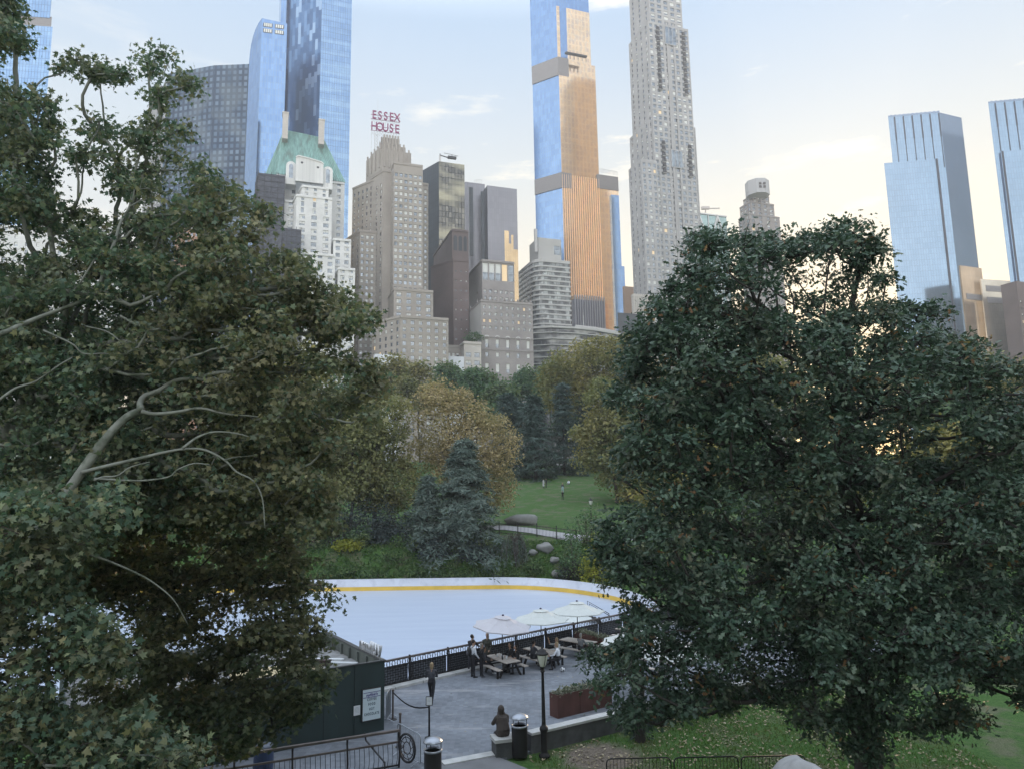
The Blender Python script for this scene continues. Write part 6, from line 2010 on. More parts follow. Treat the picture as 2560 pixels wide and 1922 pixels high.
# ================================================================ shed, furniture
DG = 0.02                                              # terrace level
def Q(u, v, z=DG):
    p = G(u, v, z)
    return Vector((p.x, p.y, z))
GREENP = mat('dark_green_panel', (0.022, 0.04, 0.042), rough=0.7, var=0.18, scale=1.2, stretch=(1, 1, 0.3))
GREENP2 = mat('green_panel_inside', (0.085, 0.10, 0.095), rough=0.85, var=0.25, scale=1.5, stretch=(1, 1, 0.4))
GRAVEL = mat('roof_gravel', (0.21, 0.215, 0.22), rough=0.95, var=0.3, scale=5, bump=0.4, bscale=40)
WOODP = mat('pale_lumber', (0.50, 0.43, 0.27), rough=0.8, var=0.2, scale=2.5, stretch=(1, 8, 1))
WOODT = mat('weathered_top', (0.42, 0.39, 0.36), rough=0.75, var=0.25, scale=3.0, stretch=(1, 10, 1), dirt=((0.24, 0.17, 0.14), 2.0, 0.7))
WHITEP = mat('white_board', (0.62, 0.66, 0.70), rough=0.6, var=0.05)
INK = mat('sign_ink', (0.02, 0.06, 0.10), rough=0.6)
INKP = mat('sign_violet', (0.07, 0.05, 0.22), rough=0.6)
SILVER = mat('silver_letter', (0.55, 0.57, 0.60), rough=0.35, metal=0.7)
fr = Vector((-5.33, 30.0, 0)); fd = Vector((0.841, 0.541, 0)).normalized(); sdv = Vector((-0.541, 0.841, 0)).normalized()
SHW, SHD, SHZ, RZ = 11.0, 7.2, 2.63, 2.12
shed = thing('kiosk_shed', 'dark green flat roofed kiosk shed half hidden under the plane tree', 'shed', (fr.x, fr.y, DG), math.atan2(fd.y, fd.x))
# local: x along the front (0 at right corner, negative to the left), y back, z up
for nm, c, d_, m_ in (('front_wall', (-SHW / 2, 0.04, SHZ / 2), (SHW, 0.08, SHZ), GREENP), ('side_wall', (-0.04, SHD / 2 + 0.04, SHZ / 2), (0.08, SHD - 0.08, SHZ - 0.002), GREENP),
                      ('rear_wall', (-SHW / 2, SHD + 0.045, SHZ / 2), (SHW, 0.08, SHZ - 0.004), GREENP), ('far_side_wall', (-SHW + 0.04, SHD / 2 + 0.04, SHZ / 2), (0.08, SHD - 0.09, SHZ - 0.002), GREENP)):
    mb = MB(); mb.box(c, d_); mb.build(nm, m_, shed)
mb = MB(); mb.box((-SHW / 2, SHD / 2 + 0.04, RZ - 0.05), (SHW - 0.18, SHD - 0.1, 0.1)); mb.build('roof', GRAVEL, shed)
mb = MB(); mb.box((-0.115, SHD / 2, (RZ + SHZ) / 2), (0.06, SHD - 0.2, SHZ - RZ - 0.02)); mb.box((-SHW / 2, SHD - 0.035, (RZ + SHZ) / 2), (SHW - 0.5, 0.06, SHZ - RZ - 0.02))
mb.build('parapet_lining', GREENP2, shed)
for k in range(7):
    mb = MB(); mb.box((-0.19, 0.5 + k * 1.02, (RZ + SHZ) / 2 - 0.03), (0.09, 0.10, SHZ - RZ - 0.06)); mb.build('parapet_stud', GREENP2, shed)
mb = MB(); mb.box((-0.05, SHD / 2, SHZ + 0.02), (0.2, SHD + 0.1, 0.035)); mb.box((-SHW / 2 - 0.08, 0.03, SHZ + 0.02), (SHW - 0.2, 0.14, 0.035)); mb.build('parapet_cap', mat('cap_flashing', (0.05, 0.055, 0.06), rough=0.5), shed)
for k in range(9):
    mb = MB(); mb.box((-1.25 - k * 1.22, -0.008, SHZ / 2), (0.018, 0.02, SHZ - 0.02)); mb.build('panel_seam', mat('panel_seam', (0.012, 0.02, 0.022)), shed)
shM = Matrix.Translation(shed.location) @ Matrix.Rotation(shed.rotation_euler.z, 4, 'Z')
def on_shed(x, y, z):
    return shM @ Vector((x, y, z))
# menu board on the front
def along(u, v):
    """distance along the front wall seen at this pixel, and height"""
    d_ = ray(u, v)
    n_ = Vector((fd.y, -fd.x, 0))
    t_ = (fr - EYE).dot(n_) / d_.dot(n_)
    p_ = EYE + d_ * t_
    return (p_ - fr).dot(fd), p_.z - DG
x0, za = along(906, 1724); x1, zb_ = along(950, 1719); _, z0 = along(905, 1801)
sx, sz, sw, sh_ = (x0 + x1) / 2, (za + z0) / 2, x1 - x0, za - z0
sg = thing('menu_sign', 'white framed menu sign reading coffee, food, hot chocolate on the green shed', 'sign', on_shed(sx, 0, sz), shed.rotation_euler.z)
mb = MB(); mb.box((0, -0.035, 0), (sw + 0.07, 0.05, sh_ + 0.07)); mb.build('frame', DARKM, sg)
mb = MB(); mb.box((0, -0.068, 0), (sw, 0.016, sh_)); mb.build('board', mat('sign_face', (0.52, 0.62, 0.68), rough=0.5, var=0.05, scale=1.0), sg)
MX = lambda x, y, z: Matrix.Translation((x, y, z)) @ Matrix.Rotation(PI / 2, 4, 'X')
for zf in (0.40, 0.245):
    mb = MB(); mb.box((0, -0.079, sh_ * zf), (sw * 0.97, 0.006, 0.022)); mb.build('rule_line', INKP, sg)
text_mesh('heading', "myRink'n", sh_ * 0.115, 0.003, INKP, sg, MX(0, -0.079, sh_ * 0.285), bold=0.004, shear=0.2)
for k, wd in enumerate(('COFFEE', 'FOOD', 'HOT', 'CHOCOLATE')):
    text_mesh('menu_line', wd, sh_ * 0.118, 0.003, INK, sg, MX(0, -0.079, sh_ * (0.135 - 0.158 * k)) @ Matrix.Scale(0.62, 4, (1, 0, 0)), bold=0.003, spacing=1.45 if k < 3 else 1.32)
x0, za = along(884, 1764); x1, _ = along(900, 1762); _, z0 = along(884, 1788)
sg = thing('paper_notice', 'small white paper notice left of the menu sign', 'notice', on_shed((x0 + x1) / 2, 0, (za + z0) / 2), shed.rotation_euler.z)
mb = MB(); mb.box((0, -0.02, 0), (x1 - x0, 0.02, za - z0)); mb.build('sheet', WHITEP, sg)
mb = MB()
for k in range(5):
    mb.box((0, -0.034, (za - z0) * (0.32 - 0.13 * k)), ((x1 - x0) * (0.5 if k == 0 else 0.72), 0.004, 0.008))
mb.build('print_lines', mat('grey_print', (0.3, 0.34, 0.38)), sg)
# standing letters on the side parapet, read from the terrace side
lt = thing('letter_sign', 'silver standing letters on the shed parapet seen from behind', 'sign', on_shed(-0.05, 0.15, SHZ + 0.04), shed.rotation_euler.z)
txt = 'Wollman'
wds = [0.42, 0.27, 0.15, 0.15, 0.42, 0.27, 0.28]
y_ = 0.1
for ch, wd in zip(txt, wds):
    M = Matrix.Translation((0, y_, 0.05)) @ Matrix((Vector((0, 1, 0)), Vector((0, 0, 1)), Vector((1, 0, 0)))).transposed().to_4x4()
    text_mesh('letter', ch, 0.66, 0.05, SILVER, lt, M, align='LEFT', bold=0.006)
    y_ += wd * 1.05 + 0.05
mb = MB(); mb.box((0, y_ / 2, 0.02), (0.05, y_, 0.04)); mb.build('base_rail', SILVER, lt)
# things lying on its roof
for k in range(12):
    p = on_shed(-3.3 - (k % 4) * 0.05 - k * 0.02, 1.0 + k * 0.24, RZ + 0.05)
    pl = thing('plank', 'pale yellow plank in the row lying on the shed roof', 'plank', p, shed.rotation_euler.z + 0.04 * math.sin(k * 2.1), 'planks on the shed roof')
    mb = MB(); mb.box((0, 0, 0), (3.4 + 0.2 * math.sin(k), 0.19, 0.06)); mb.build('board', WOODP, pl, bevel=0.006)
for (x_, y_, ln, w_, h_, rz, m_, nm, lb) in ((-2.2, 3.5, 2.4, 0.22, 0.24, -0.75, mat('rusty_beam', (0.06, 0.045, 0.045), rough=0.7, var=0.3), 'steel_beam', 'dark steel beam lying on the shed roof'), (-2.6, 2.5, 1.5, 0.1, 0.1, -0.1, MATS['rusty_beam'], 'steel_bar', 'short dark bar on the shed roof planks'),
                                            (-1.5, 4.2, 2.6, 0.16, 0.05, -0.72, WHITEP, 'board', 'upper white board lying on the shed roof'), (-1.25, 3.2, 2.6, 0.16, 0.05, -0.70, WHITEP, 'board', 'lower white board lying on the shed roof'),
                                            (-1.9, 5.9, 0.7, 0.3, 0.16, 0.5, WHITEP, 'box', 'small pale box near the back of the shed roof')):
    o = thing(nm, lb, nm.replace('_', ' '), on_shed(x_, y_, RZ + h_ / 2 + (0.08 if 'bar' in nm else 0.0)), shed.rotation_euler.z + rz)
    mb = MB()
    if nm == 'steel_beam':
        mb.box((0, 0, h_ / 2 - 0.02), (ln, w_, 0.04)); mb.box((0, 0, -h_ / 2 + 0.02), (ln, w_, 0.04)); mb.box((0, 0, 0), (ln, 0.03, h_ - 0.08))
    else:
        mb.box((0, 0, 0), (ln, w_, h_))
    mb.build('body', m_, o, bevel=0.008)
fo = thing('wooden_frame', 'small wooden frame standing against the shed parapet', 'frame', on_shed(-0.42, 5.7, RZ), shed.rotation_euler.z)
mb = MB()
for q in ((-0.2, 0, 0.2, 0.06, 0.06, 0.4), (0.2, 0, 0.2, 0.06, 0.06, 0.4), (0, 0, 0.37, 0.34, 0.06, 0.06), (0, 0, 0.03, 0.34, 0.06, 0.06)):
    mb.box(q[:3], q[3:])
mb.build('frame_bars', BARKB, fo)
rp = thing('ramp_board', 'pale wedge shaped ramp on the terrace edge beside the shed', 'ramp', Q(972, 1696))
mb = MB()
mb.prism([(-0.35, -0.4), (0.75, -0.1), (-0.35, 0.5)], 0.0, [0.16, 0.08, 0.2])
mb.build('slab', CURBM, rp)

# ---- scrolled railing at the bottom left
rl2 = thing('scroll_railing', 'black scrolled iron railing with curved bars in front of the shed', 'railing', (-4.1, 26.07, DG))
pa2, pb2 = Vector((-10.6, 23.22, DG)), Vector((-4.11, 26.07, DG))
for nm, z, w_, h_, m_ in (('handrail', 1.2, 0.12, 0.07, IRONB), ('middle_rail', 0.83, 0.06, 0.06, IRONB), ('bottom_rail', 0.08, 0.05, 0.05, IRON)):
    mb = MB(); mb.beam(pa2 + Vector((0, 0, z)), pb2 + Vector((0, 0, z)), w_, h_); mb.build(nm, m_, rl2, loc=rl2.location)
dv = (pb2 - pa2).normalized(); nv = Vector((dv.y, -dv.x, 0))
L_r = (pb2 - pa2).length
for k in range(5):
    q = pa2 + dv * (L_r * k / 4)
    mb = MB()
    mb.tube([q + Vector((0, 0, 0)), q + nv * 0.10 + Vector((0, 0, 0.4)), q + nv * 0.02 + Vector((0, 0, 0.83)), q - nv * 0.03 + Vector((0, 0, 1.0)), q + Vector((0, 0, 1.18))], 0.035, 6)
    mb.build('post', IRON, rl2, loc=rl2.location)
mb = MB()
for k in range(44):
    q = pa2 + dv * (L_r * (k + 0.5) / 44)
    mb.tube([q + Vector((0, 0, 0.1)), q + nv * 0.12 + Vector((0, 0, 0.35)), q + nv * 0.07 + Vector((0, 0, 0.62)), q + Vector((0, 0, 0.82))], 0.011, 4, caps=False)
mb.build('curved_bars', IRON, rl2, loc=rl2.location)
c = pb2 + Vector((0.26, 0.12, 0.58))
ax = Vector((0.80, -0.60, 0)).normalized()
mb = MB()
for r_, w_ in ((0.46, 0.04), (0.36, 0.016), (0.2, 0.016)):
    mb.tube([c + ax * r_ * 0.85 * math.cos(a) + Vector((0, 0, r_ * math.sin(a))) for a in np.linspace(0, 2 * PI, 25)], w_, 6, caps=False)
for a in np.linspace(0, 2 * PI, 9)[:-1]:
    mb.tube([c + ax * 0.17 * math.cos(a) + Vector((0, 0, 0.2 * math.sin(a))), c + ax * 0.38 * math.cos(a + 0.3) + Vector((0, 0, 0.45 * math.sin(a + 0.3)))], 0.012, 4)
mb.build('scroll_ring', IRON, rl2, loc=rl2.location)
q0, q1 = P(915, 1850, 26.2), P(962, 1905, 24.8)
mb = MB(); mb.tube([q0 + Vector((-0.05, 0, 0.25)), q0, q1, q1 + Vector((0, 0, -0.5))], 0.03, 6)
mb.build('stair_handrail', IRON, rl2, loc=rl2.location)

# ---- bins, lamps, posts, barriers
STEELB = mat('bin_dome_steel', (0.34, 0.37, 0.42), rough=0.38, metal=0.75, var=0.15)
BINB = mat('bin_black', (0.014, 0.014, 0.016), rough=0.45, var=0.2)
def dome_bin(label, at, group='black bins with steel domes'):
    b = thing('litter_bin', label, 'litter bin', at, 0, group)
    mb = MB(); mb.lathe([(0.27, 0.0), (0.28, 0.03), (0.285, 0.5), (0.285, 1.0), (0.25, 1.0), (0.25, 0.7), (0.0, 0.7)], n=24); mb.build('drum', BINB, b, smooth=False)
    mb = MB(); mb.lathe([(0.262, 1.0), (0.30, 1.0), (0.305, 1.03), (0.30, 1.06), (0.262, 1.06), (0.262, 1.0)], n=24); mb.build('rim', STEELB, b, smooth=True)
    for k in range(3):
        a = k * 2 * PI / 3 + 0.4
        mb = MB(); mb.tube([(0.28 * math.cos(a), 0.28 * math.sin(a), 1.04), (0.28 * math.cos(a), 0.28 * math.sin(a), 1.32)], 0.014, 6); mb.build('strut', BINB, b)
    mb = MB(); mb.lathe([(0.0, 1.44), (0.12, 1.43), (0.24, 1.38), (0.315, 1.31), (0.32, 1.285), (0.29, 1.285), (0.0, 1.33)], n=24); mb.build('dome', STEELB, b, smooth=True)
    return b
bn = dome_bin('black bin with a steel dome lid beside the hooded person', Q(1300, 1889))
b2 = copy_tree(bn)
b2.location = (G(1082, 1842, 1.44).x, G(1082, 1842, 1.44).y, DG)
b2['label'] = 'black bin with a steel dome lid at the bottom edge, below the sign post'
bb = thing('barrel_bin', 'dark blue barrel bin in the shade at the bottom left', 'litter bin', (G(660, 1862, 0.95).x, G(660, 1862, 0.95).y, DG))
mb = MB(); mb.lathe([(0.28, 0), (0.31, 0.1), (0.33, 0.45), (0.31, 0.85), (0.29, 0.92), (0.26, 0.92), (0.25, 0.6), (0, 0.6)], n=20); mb.build('barrel', mat('blue_plastic', (0.03, 0.05, 0.11), rough=0.5), bb, smooth=False)
mb = MB(); mb.lathe([(0.0, 1.02), (0.2, 0.99), (0.31, 0.93), (0.31, 0.9), (0.0, 0.925)], n=20); mb.build('lid', mat('grey_lid', (0.10, 0.12, 0.16), rough=0.5), bb, smooth=True)
LAMPG = mat('lamp_glass', (0.42, 0.45, 0.42), rough=0.3, var=0.06, emit=((0.8, 0.9, 0.75), 0.04))
def lamp_post(label, at, s=0.95, group='cast iron park lamps'):
    b = thing('park_lamp', label, 'lamp', at, 0, group)
    mb = MB()
    mb.lathe([(0.21, 0.0), (0.22, 0.06), (0.14, 0.12), (0.125, 0.2), (0.12, 0.85), (0.15, 0.93), (0.165, 0.98), (0.15, 1.05), (0.09, 1.10), (0.075, 1.2), (0.062, 2.3), (0.05, 3.0), (0.085, 3.03), (0.085, 3.07), (0.055, 3.1), (0.07, 3.18), (0.11, 3.22)], n=12)
    mb.build('post', IRON, b, smooth=True)
    mb = MB(); mb.lathe([(0.10, 3.225), (0.13, 3.3), (0.19, 3.5), (0.215, 3.64), (0.21, 3.70)], n=16); mb.build('luminaire', LAMPG, b, smooth=True)
    for k in range(4):
        a = k * PI / 2 + 0.5
        mb = MB(); mb.tube([(r_ * math.cos(a), r_ * math.sin(a), z) for r_, z in ((0.11, 3.22), (0.145, 3.3), (0.205, 3.5), (0.23, 3.66))], 0.014, 5); mb.build('rib', IRON, b)
    mb = MB(); mb.lathe([(0.235, 3.66), (0.245, 3.70), (0.20, 3.74), (0.17, 3.76), (0.15, 3.82), (0.06, 3.87), (0.03, 3.9), (0.035, 3.94), (0, 3.98)], n=16); mb.build('crown_cap', IRON, b, smooth=True)
    b.scale = (s, s, s)
    return b
lp = lamp_post('near black park lamp standing at the grass edge by the low wall', (Q(1361, 1889).x, Q(1361, 1889).y, 0.0))
l2 = copy_tree(lp)
q = P(1478, 1300, 83.5)
l2.location = (q.x, q.y, float(terrain(q.x, q.y))); l2.scale = (1.12,) * 3
l2['label'] = 'far black park lamp on the path below the lawn'
l3 = copy_tree(lp)
q = P(1416, 1150, 176)
l3.location = (q.x, q.y, float(terrain(q.x, q.y))); l3.scale = (1.3,) * 3
l3['label'] = 'tiny distant park lamp under the dark pines'
# notice on a post, belt posts, belt
sp_ = thing('sign_post', 'thin black post with a small white notice in the middle of the terrace', 'sign', Q(1073, 1843))
mb = MB(); mb.lathe([(0.17, 0), (0.17, 0.02), (0.04, 0.04), (0.035, 1.18)], n=12); mb.build('post', IRON, sp_)
mb = MB(); mb.box((0, 0, 1.34), (0.26, 0.03, 0.34)); mb.build('frame', IRON, sp_)
mb = MB(); mb.box((0, -0.02, 1.34), (0.21, 0.014, 0.29)); mb.build('notice', WHITEP, sp_)
mb = MB()
for k in range(3):
    mb.box((0, -0.029, 1.43 - 0.05 * k), (0.12, 0.004, 0.01))
mb.build('print_lines', MATS['grey_print'], sp_)
def belt_post(label, at, h=1.2):
    b = thing('belt_post', label, 'post', at, 0, 'belt barrier posts')
    mb = MB(); mb.lathe([(0.17, 0), (0.17, 0.02), (0.05, 0.05)], n=14); mb.build('base', IRON, b)
    mb = MB(); mb.lathe([(0.04, 0.045), (0.04, h - 0.08), (0.055, h - 0.07), (0.055, h), (0, h + 0.01)], n=12); mb.build('tube', IRONB, b)
    return b
q1 = Q(982, 1798)
belt_post('brown black belt post beside the corner of the green shed', q1)
q2 = Q(1000, 1866)
belt_post('brown black belt post behind the steel barricade', q2, 1.2)
bt = thing('barrier_belt', 'dark belt strung from the belt post to the notice post', 'belt', q1 + Vector((0, 0, 1.05)))
e_ = Q(1073, 1843) + Vector((0, 0, 1.12))
mb = MB()
s_ = q1 + Vector((0, 0, 1.08))
pts = [s_.lerp(e_, f) - Vector((0, 0, 0.25 * math.sin(PI * f))) for f in np.linspace(0, 1, 9)]
for a, b in zip(pts[:-1], pts[1:]):
    mb.beam(a, b, 0.012, 0.055)
mb.build('webbing', IRON, bt, loc=bt.location)
GALV = mat('galvanised_steel', (0.30, 0.33, 0.37), rough=0.4, metal=0.6, var=0.12)
def barricade(name, label, a, b, h=1.08, bars=15, m_=GALV, cat='barricade', group=None):
    a, b = Vector(a), Vector(b)
    o = thing(name, label, cat, a, 0, group)
    d_ = (b - a).normalized(); L = (b - a).length
    mb = MB()
    r_ = 0.14
    path = [a + Vector((0, 0, 0.12)), a + Vector((0, 0, h - r_))] + [a + d_ * (r_ - r_ * math.cos(t)) + Vector((0, 0, h - r_ + r_ * math.sin(t))) for t in (0.5, 1.0)] + [a + d_ * r_ + Vector((0, 0, h)), b - d_ * r_ + Vector((0, 0, h))] + [b - d_ * (r_ - r_ * math.sin(t)) + Vector((0, 0, h - r_ + r_ * math.cos(t))) for t in (0.5, 1.0)] + [b + Vector((0, 0, h - r_)), b + Vector((0, 0, 0.12)), a + Vector((0, 0, 0.12))]
    mb.tube(path, 0.022, 6)
    mb.build('frame', m_, o, loc=o.location)
    mb = MB()
    for k in range(1, bars):
        q = a + d_ * L * k / bars
        mb.tube([q + Vector((0, 0, 0.13)), q + Vector((0, 0, h - 0.01))], 0.009, 4, caps=False)
    mb.build('bars', m_, o, loc=o.location)
    n_ = Vector((-d_.y, d_.x, 0))
    for f in (0.1, 0.9):
        q = a + d_ * L * f
        mb = MB(); mb.tube([q + n_ * 0.28 + Vector((0, 0, 0.02)), q + n_ * 0.05 + Vector((0, 0, 0.13)), q - n_ * 0.05 + Vector((0, 0, 0.13)), q - n_ * 0.28 + Vector((0, 0, 0.02))], 0.02, 5); mb.build('foot', m_, o, loc=o.location)
    return o
barricade('steel_barricade', 'grey steel crowd barricade behind the domed bin at the bottom', (-4.37, 27.38, DG), (-3.36, 26.02, DG), 1.05, 14, group='steel crowd barricades')
barricade('steel_barricade', 'grey steel crowd barricade end on beside the shed corner', (Q(966, 1806).x, Q(966, 1806).y, DG), (Q(976, 1790).x, Q(976, 1790).y, DG), 1.15, 12, group='steel crowd barricades')
q = P(1516, 1900, 23.7)
for k in range(3):
    a = Vector((q.x + k * 2.12, 23.7 + 0.05 * k, 0.0)); b = a + Vector((2.02, 0.04, 0))
    barricade('hoop_fence', 'low black hoop topped fence panel at the bottom edge, %s' % ('leftmost of the three', 'middle of the three', 'rightmost of the three')[k], a, b, 1.02 - 0.02 * k, 18, IRON, 'fence', 'low hoop fence panels')

# ---- corten planters
CORT = mat('corten_steel', (0.085, 0.040, 0.034), rough=0.8, var=0.25, scale=2.0, stretch=(1, 1, 0.5))
GREYG_ = leaf_mat('planter_plants', [(0.0, (0.10, 0.12, 0.09)), (0.6, (0.20, 0.21, 0.16)), (1.0, (0.34, 0.34, 0.28))])
def planter(label, a, b, depth, h, seed):
    a, b = Vector(a), Vector(b)
    d_ = (b - a).normalized(); n_ = Vector((-d_.y, d_.x, 0)); L = (b - a).length
    o = thing('planter', label, 'planter', a, math.atan2(d_.y, d_.x), 'rust red steel planters')
    mb = MB()
    for c, s_ in (((L / 2, 0.02, h / 2), (L, 0.04, h)), ((L / 2, depth - 0.02, h / 2), (L, 0.04, h)), ((0.02, depth / 2, h / 2), (0.04, depth - 0.085, h)), ((L - 0.02, depth / 2, h / 2), (0.04, depth - 0.085, h))):
        mb.box(c, s_)
    for k in range(1, int(L / 1.2)):
        mb.box((k * 1.2, -0.005, h / 2), (0.012, 0.012, h - 0.02))
    mb.build('trough', CORT, o)
    mb = MB(); mb.box((L / 2, depth / 2, h - 0.12), (L - 0.09, depth - 0.09, 0.06)); mb.build('soil', mat('planter_soil', (0.05, 0.04, 0.035), rough=1.0), o)
    rng = np.random.default_rng(seed)
    n = int(60 * L)
    c = np.stack([rng.uniform(0.08, L - 0.08, n), rng.uniform(0.06, depth - 0.06, n), np.full(n, h - 0.04) + rng.uniform(0, 0.14, n)], 1)
    me = scatter(rng, c, 7, 0.05, 0.10, LEAF_OVAL, GREYG_, Vector((0, 0, 0)), up=0.4, droop=-0.3, name='plants')
    p_ = bpy.data.objects.new('plants', me); COL.objects.link(p_); p_.parent = o
a = Q(1395, 1796); b = Q(1472, 1777); dn = (b - a).normalized()
planter('rust red planter box at the terrace edge next to the low wall', a, a + dn * 3.0, 0.55, 0.91, 5)
a = G(1436, 1577, 0.87); b = G(1529, 1601, 0.87); a = Vector((a.x, a.y, DG)); b = Vector((b.x, b.y, DG))
planter('long rust red planter behind the farthest picnic table', a, b + (b - a) * 0.35, 0.5, 0.85, 6)

# ---- picnic tables and their parasols
def picnic_table(label, c, rz):
    o = thing('picnic_table', label, 'picnic table', (c[0], c[1], DG), rz, 'picnic tables with weathered tops on the terrace')
    mb = MB()
    for k in range(5):
        mb.box((0, -0.36 + k * 0.18, 0.745), (2.1, 0.168, 0.045))
    mb.build('table_top', WOODT, o, bevel=0.006)
    for s_ in (-1, 1):
        mb = MB()
        mb.box((0, s_ * 0.78 - 0.07, 0.44), (2.1, 0.132, 0.045)); mb.box((0, s_ * 0.78 + 0.07, 0.44), (2.1, 0.132, 0.045))
        mb.build('bench_seat', WOODT, o, bevel=0.006)
        for e in (-1, 1):
            mb = MB(); mb.beam((e * 0.72, s_ * 0.62, 0.0), (e * 0.72, s_ * 0.24, 0.72), 0.09, 0.09); mb.build('leg', BINB, o)
            mb = MB(); mb.box((e * 0.80, s_ * 0.78, 0.21), (0.07, 0.09, 0.415)); mb.build('bench_leg', BINB, o)
    for e in (-1, 1):
        mb = MB(); mb.box((e * 0.72, 0, 0.39), (0.05, 1.5, 0.08)); mb.box((e * 0.72, 0, 0.70), (0.05, 0.7, 0.06)); mb.build('cross_bar', BINB, o)
    return o
T1, T2, T3 = (-0.72, 38.46), (1.36, 40.15), (3.54, 42.44)
A1, A2, A3 = R(-58), R(-50), R(-42)
pt = picnic_table('nearest picnic table, set with cups and bottles', T1, A1)
for c, a_, lb in ((T2, A2, 'middle picnic table behind the lamp, where two women sit'), (T3, A3, 'farthest of the three clear picnic tables, empty, before the long planter'),
                  ((6.9, 38.0), R(-40), 'picnic table half hidden behind the oak leaves, nearer one'), ((9.6, 41.0), R(-40), 'picnic table half hidden behind the oak leaves, farther one'), ((7.2, 45.4), R(-42), 'picnic table by the railing half hidden at the oak edge')):
    o = copy_tree(pt); o.location = (c[0], c[1], DG); o.rotation_euler.z = a_; o['label'] = lb
def canvas(name, col):
    m, t, b = newmat(name)
    co = N(t, 'ShaderNodeTexCoord').outputs['Object']
    c_ = ramp(t, noise(t, co, 2.0), [(0.3, tuple(x * 0.94 for x in col)), (0.7, col)])
    LK(t, c_, b.inputs['Base Color'])
    b.inputs['Roughness'].default_value = 0.85
    tr = N(t, 'ShaderNodeBsdfTranslucent'); LK(t, c_, tr.inputs['Color'])
    ms = N(t, 'ShaderNodeMixShader'); ms.inputs[0].default_value = 0.25
    LK(t, b.outputs[0], ms.inputs[1]); LK(t, tr.outputs[0], ms.inputs[2]); LK(t, ms.outputs[0], t.nodes['Material Output'].inputs['Surface'])
    return m
CANV1, CANV2 = canvas('lilac_canvas', (0.56, 0.56, 0.61)), canvas('white_canvas', (0.62, 0.66, 0.65))
def parasol(label, c, zb, apex, edge, r_, m_, rz=0.2, tilt=(0, 0), group='white parasols on the terrace'):
    o = thing('parasol', label, 'parasol', (c[0], c[1], zb), 0, group)
    T = Matrix.Rotation(tilt[0], 3, 'X') @ Matrix.Rotation(tilt[1], 3, 'Y')
    def tp(p):
        return T @ (Vector(p) - Vector((0, 0, edge))) + Vector((0, 0, edge))
    mb = MB(); mb.tube([(0, 0, 0.05), (0, 0, apex - 0.05)], 0.024, 8); mb.build('pole', IRON, o)
    n = 8
    mb = MB()
    def ring(rr, z, sag):
        out_ = []
        for k in range(n * 2):
            a = rz + k * PI / n
            f = 1.0 if k % 2 == 0 else math.cos(PI / n) * (1 - sag)
            out_.append(tp((rr * f * math.cos(a), rr * f * math.sin(a), z - (0 if k % 2 == 0 else sag * 0.25))))
        return out_
    rings = [ring(0.40, apex - 0.13, 0.0), ring(r_ * 0.55, edge + (apex - 0.13 - edge) * 0.48, 0.03), ring(r_, edge, 0.05)]
    for q0_, q1_ in zip(rings[:-1], rings[1:]):
        for k in range(n * 2):
            j = (k + 1) % (n * 2)
            mb.face([q0_[k], q1_[k], q1_[j], q0_[j]])
    q1_ = rings[-1]
    for k in range(n * 2):
        j = (k + 1) % (n * 2)
        mb.face([q1_[k], q1_[k] - Vector((0, 0, 0.05)), q1_[j] - Vector((0, 0, 0.05)), q1_[j]])
    mb.build('canopy', m_, o)
    mb = MB()
    top_ = [tp((0.46 * math.cos(rz + k * PI / 4), 0.46 * math.sin(rz + k * PI / 4), apex - 0.10)) for k in range(8)]
    ap = tp((0, 0, apex))
    for k in range(8):
        mb.face([ap, top_[k], top_[(k + 1) % 8]])
    mb.build('vent_cap', m_, o)
    mb = MB(); mb.lathe([(0.05, 0), (0.07, 0.02), (0.05, 0.06), (0, 0.08)], ap - Vector((0, 0, 0.01)), 8); mb.build('finial', mat('navy_cap', (0.03, 0.03, 0.08), rough=0.5), o)
    for k in range(8):
        a = rz + k * PI / 4
        mb = MB(); mb.tube([tp((0.05 * math.cos(a), 0.05 * math.sin(a), apex - 0.10)), tp((r_ * 0.99 * math.cos(a), r_ * 0.99 * math.sin(a), edge - 0.02))], 0.011, 4); mb.build('rib', WOODT, o)
    return o
parasol('lilac grey parasol tilted over the nearest picnic table', T1, DG, 2.90, 2.36, 1.58, CANV1, 0.3, (R(4), R(5)))
parasol('white parasol over the middle picnic table', T2, DG, 2.92, 2.36, 1.58, CANV2, 0.15)
parasol('white parasol over the farthest clear picnic table', T3, DG, 2.94, 2.38, 1.62, CANV2, 0.0)
q = P(1436, 1524, 52)
parasol('small white parasol beyond the railing, lower than the others', (q.x, q.y), -1.6, 2.45, 1.9, 1.35, CANV2, 0.4)
q = G(1590, 1571, 2.9)
parasol('white parasol showing through a gap at the left of the oak', (q.x, q.y), DG, q.z, q.z - 0.62, 1.75, CANV2, 0.1)
q = G(1680, 1618, 2.6)
parasol('white parasol seen only in pieces through the middle of the oak', (q.x, q.y), DG, q.z + 0.3, q.z - 0.25, 1.7, CANV2, 0.1)
q = G(1880, 1555, 2.8)
parasol('white parasol seen only in pieces right of the oak middle', (q.x, q.y), DG, q.z + 0.1, q.z - 0.5, 1.7, CANV2, 0.1)
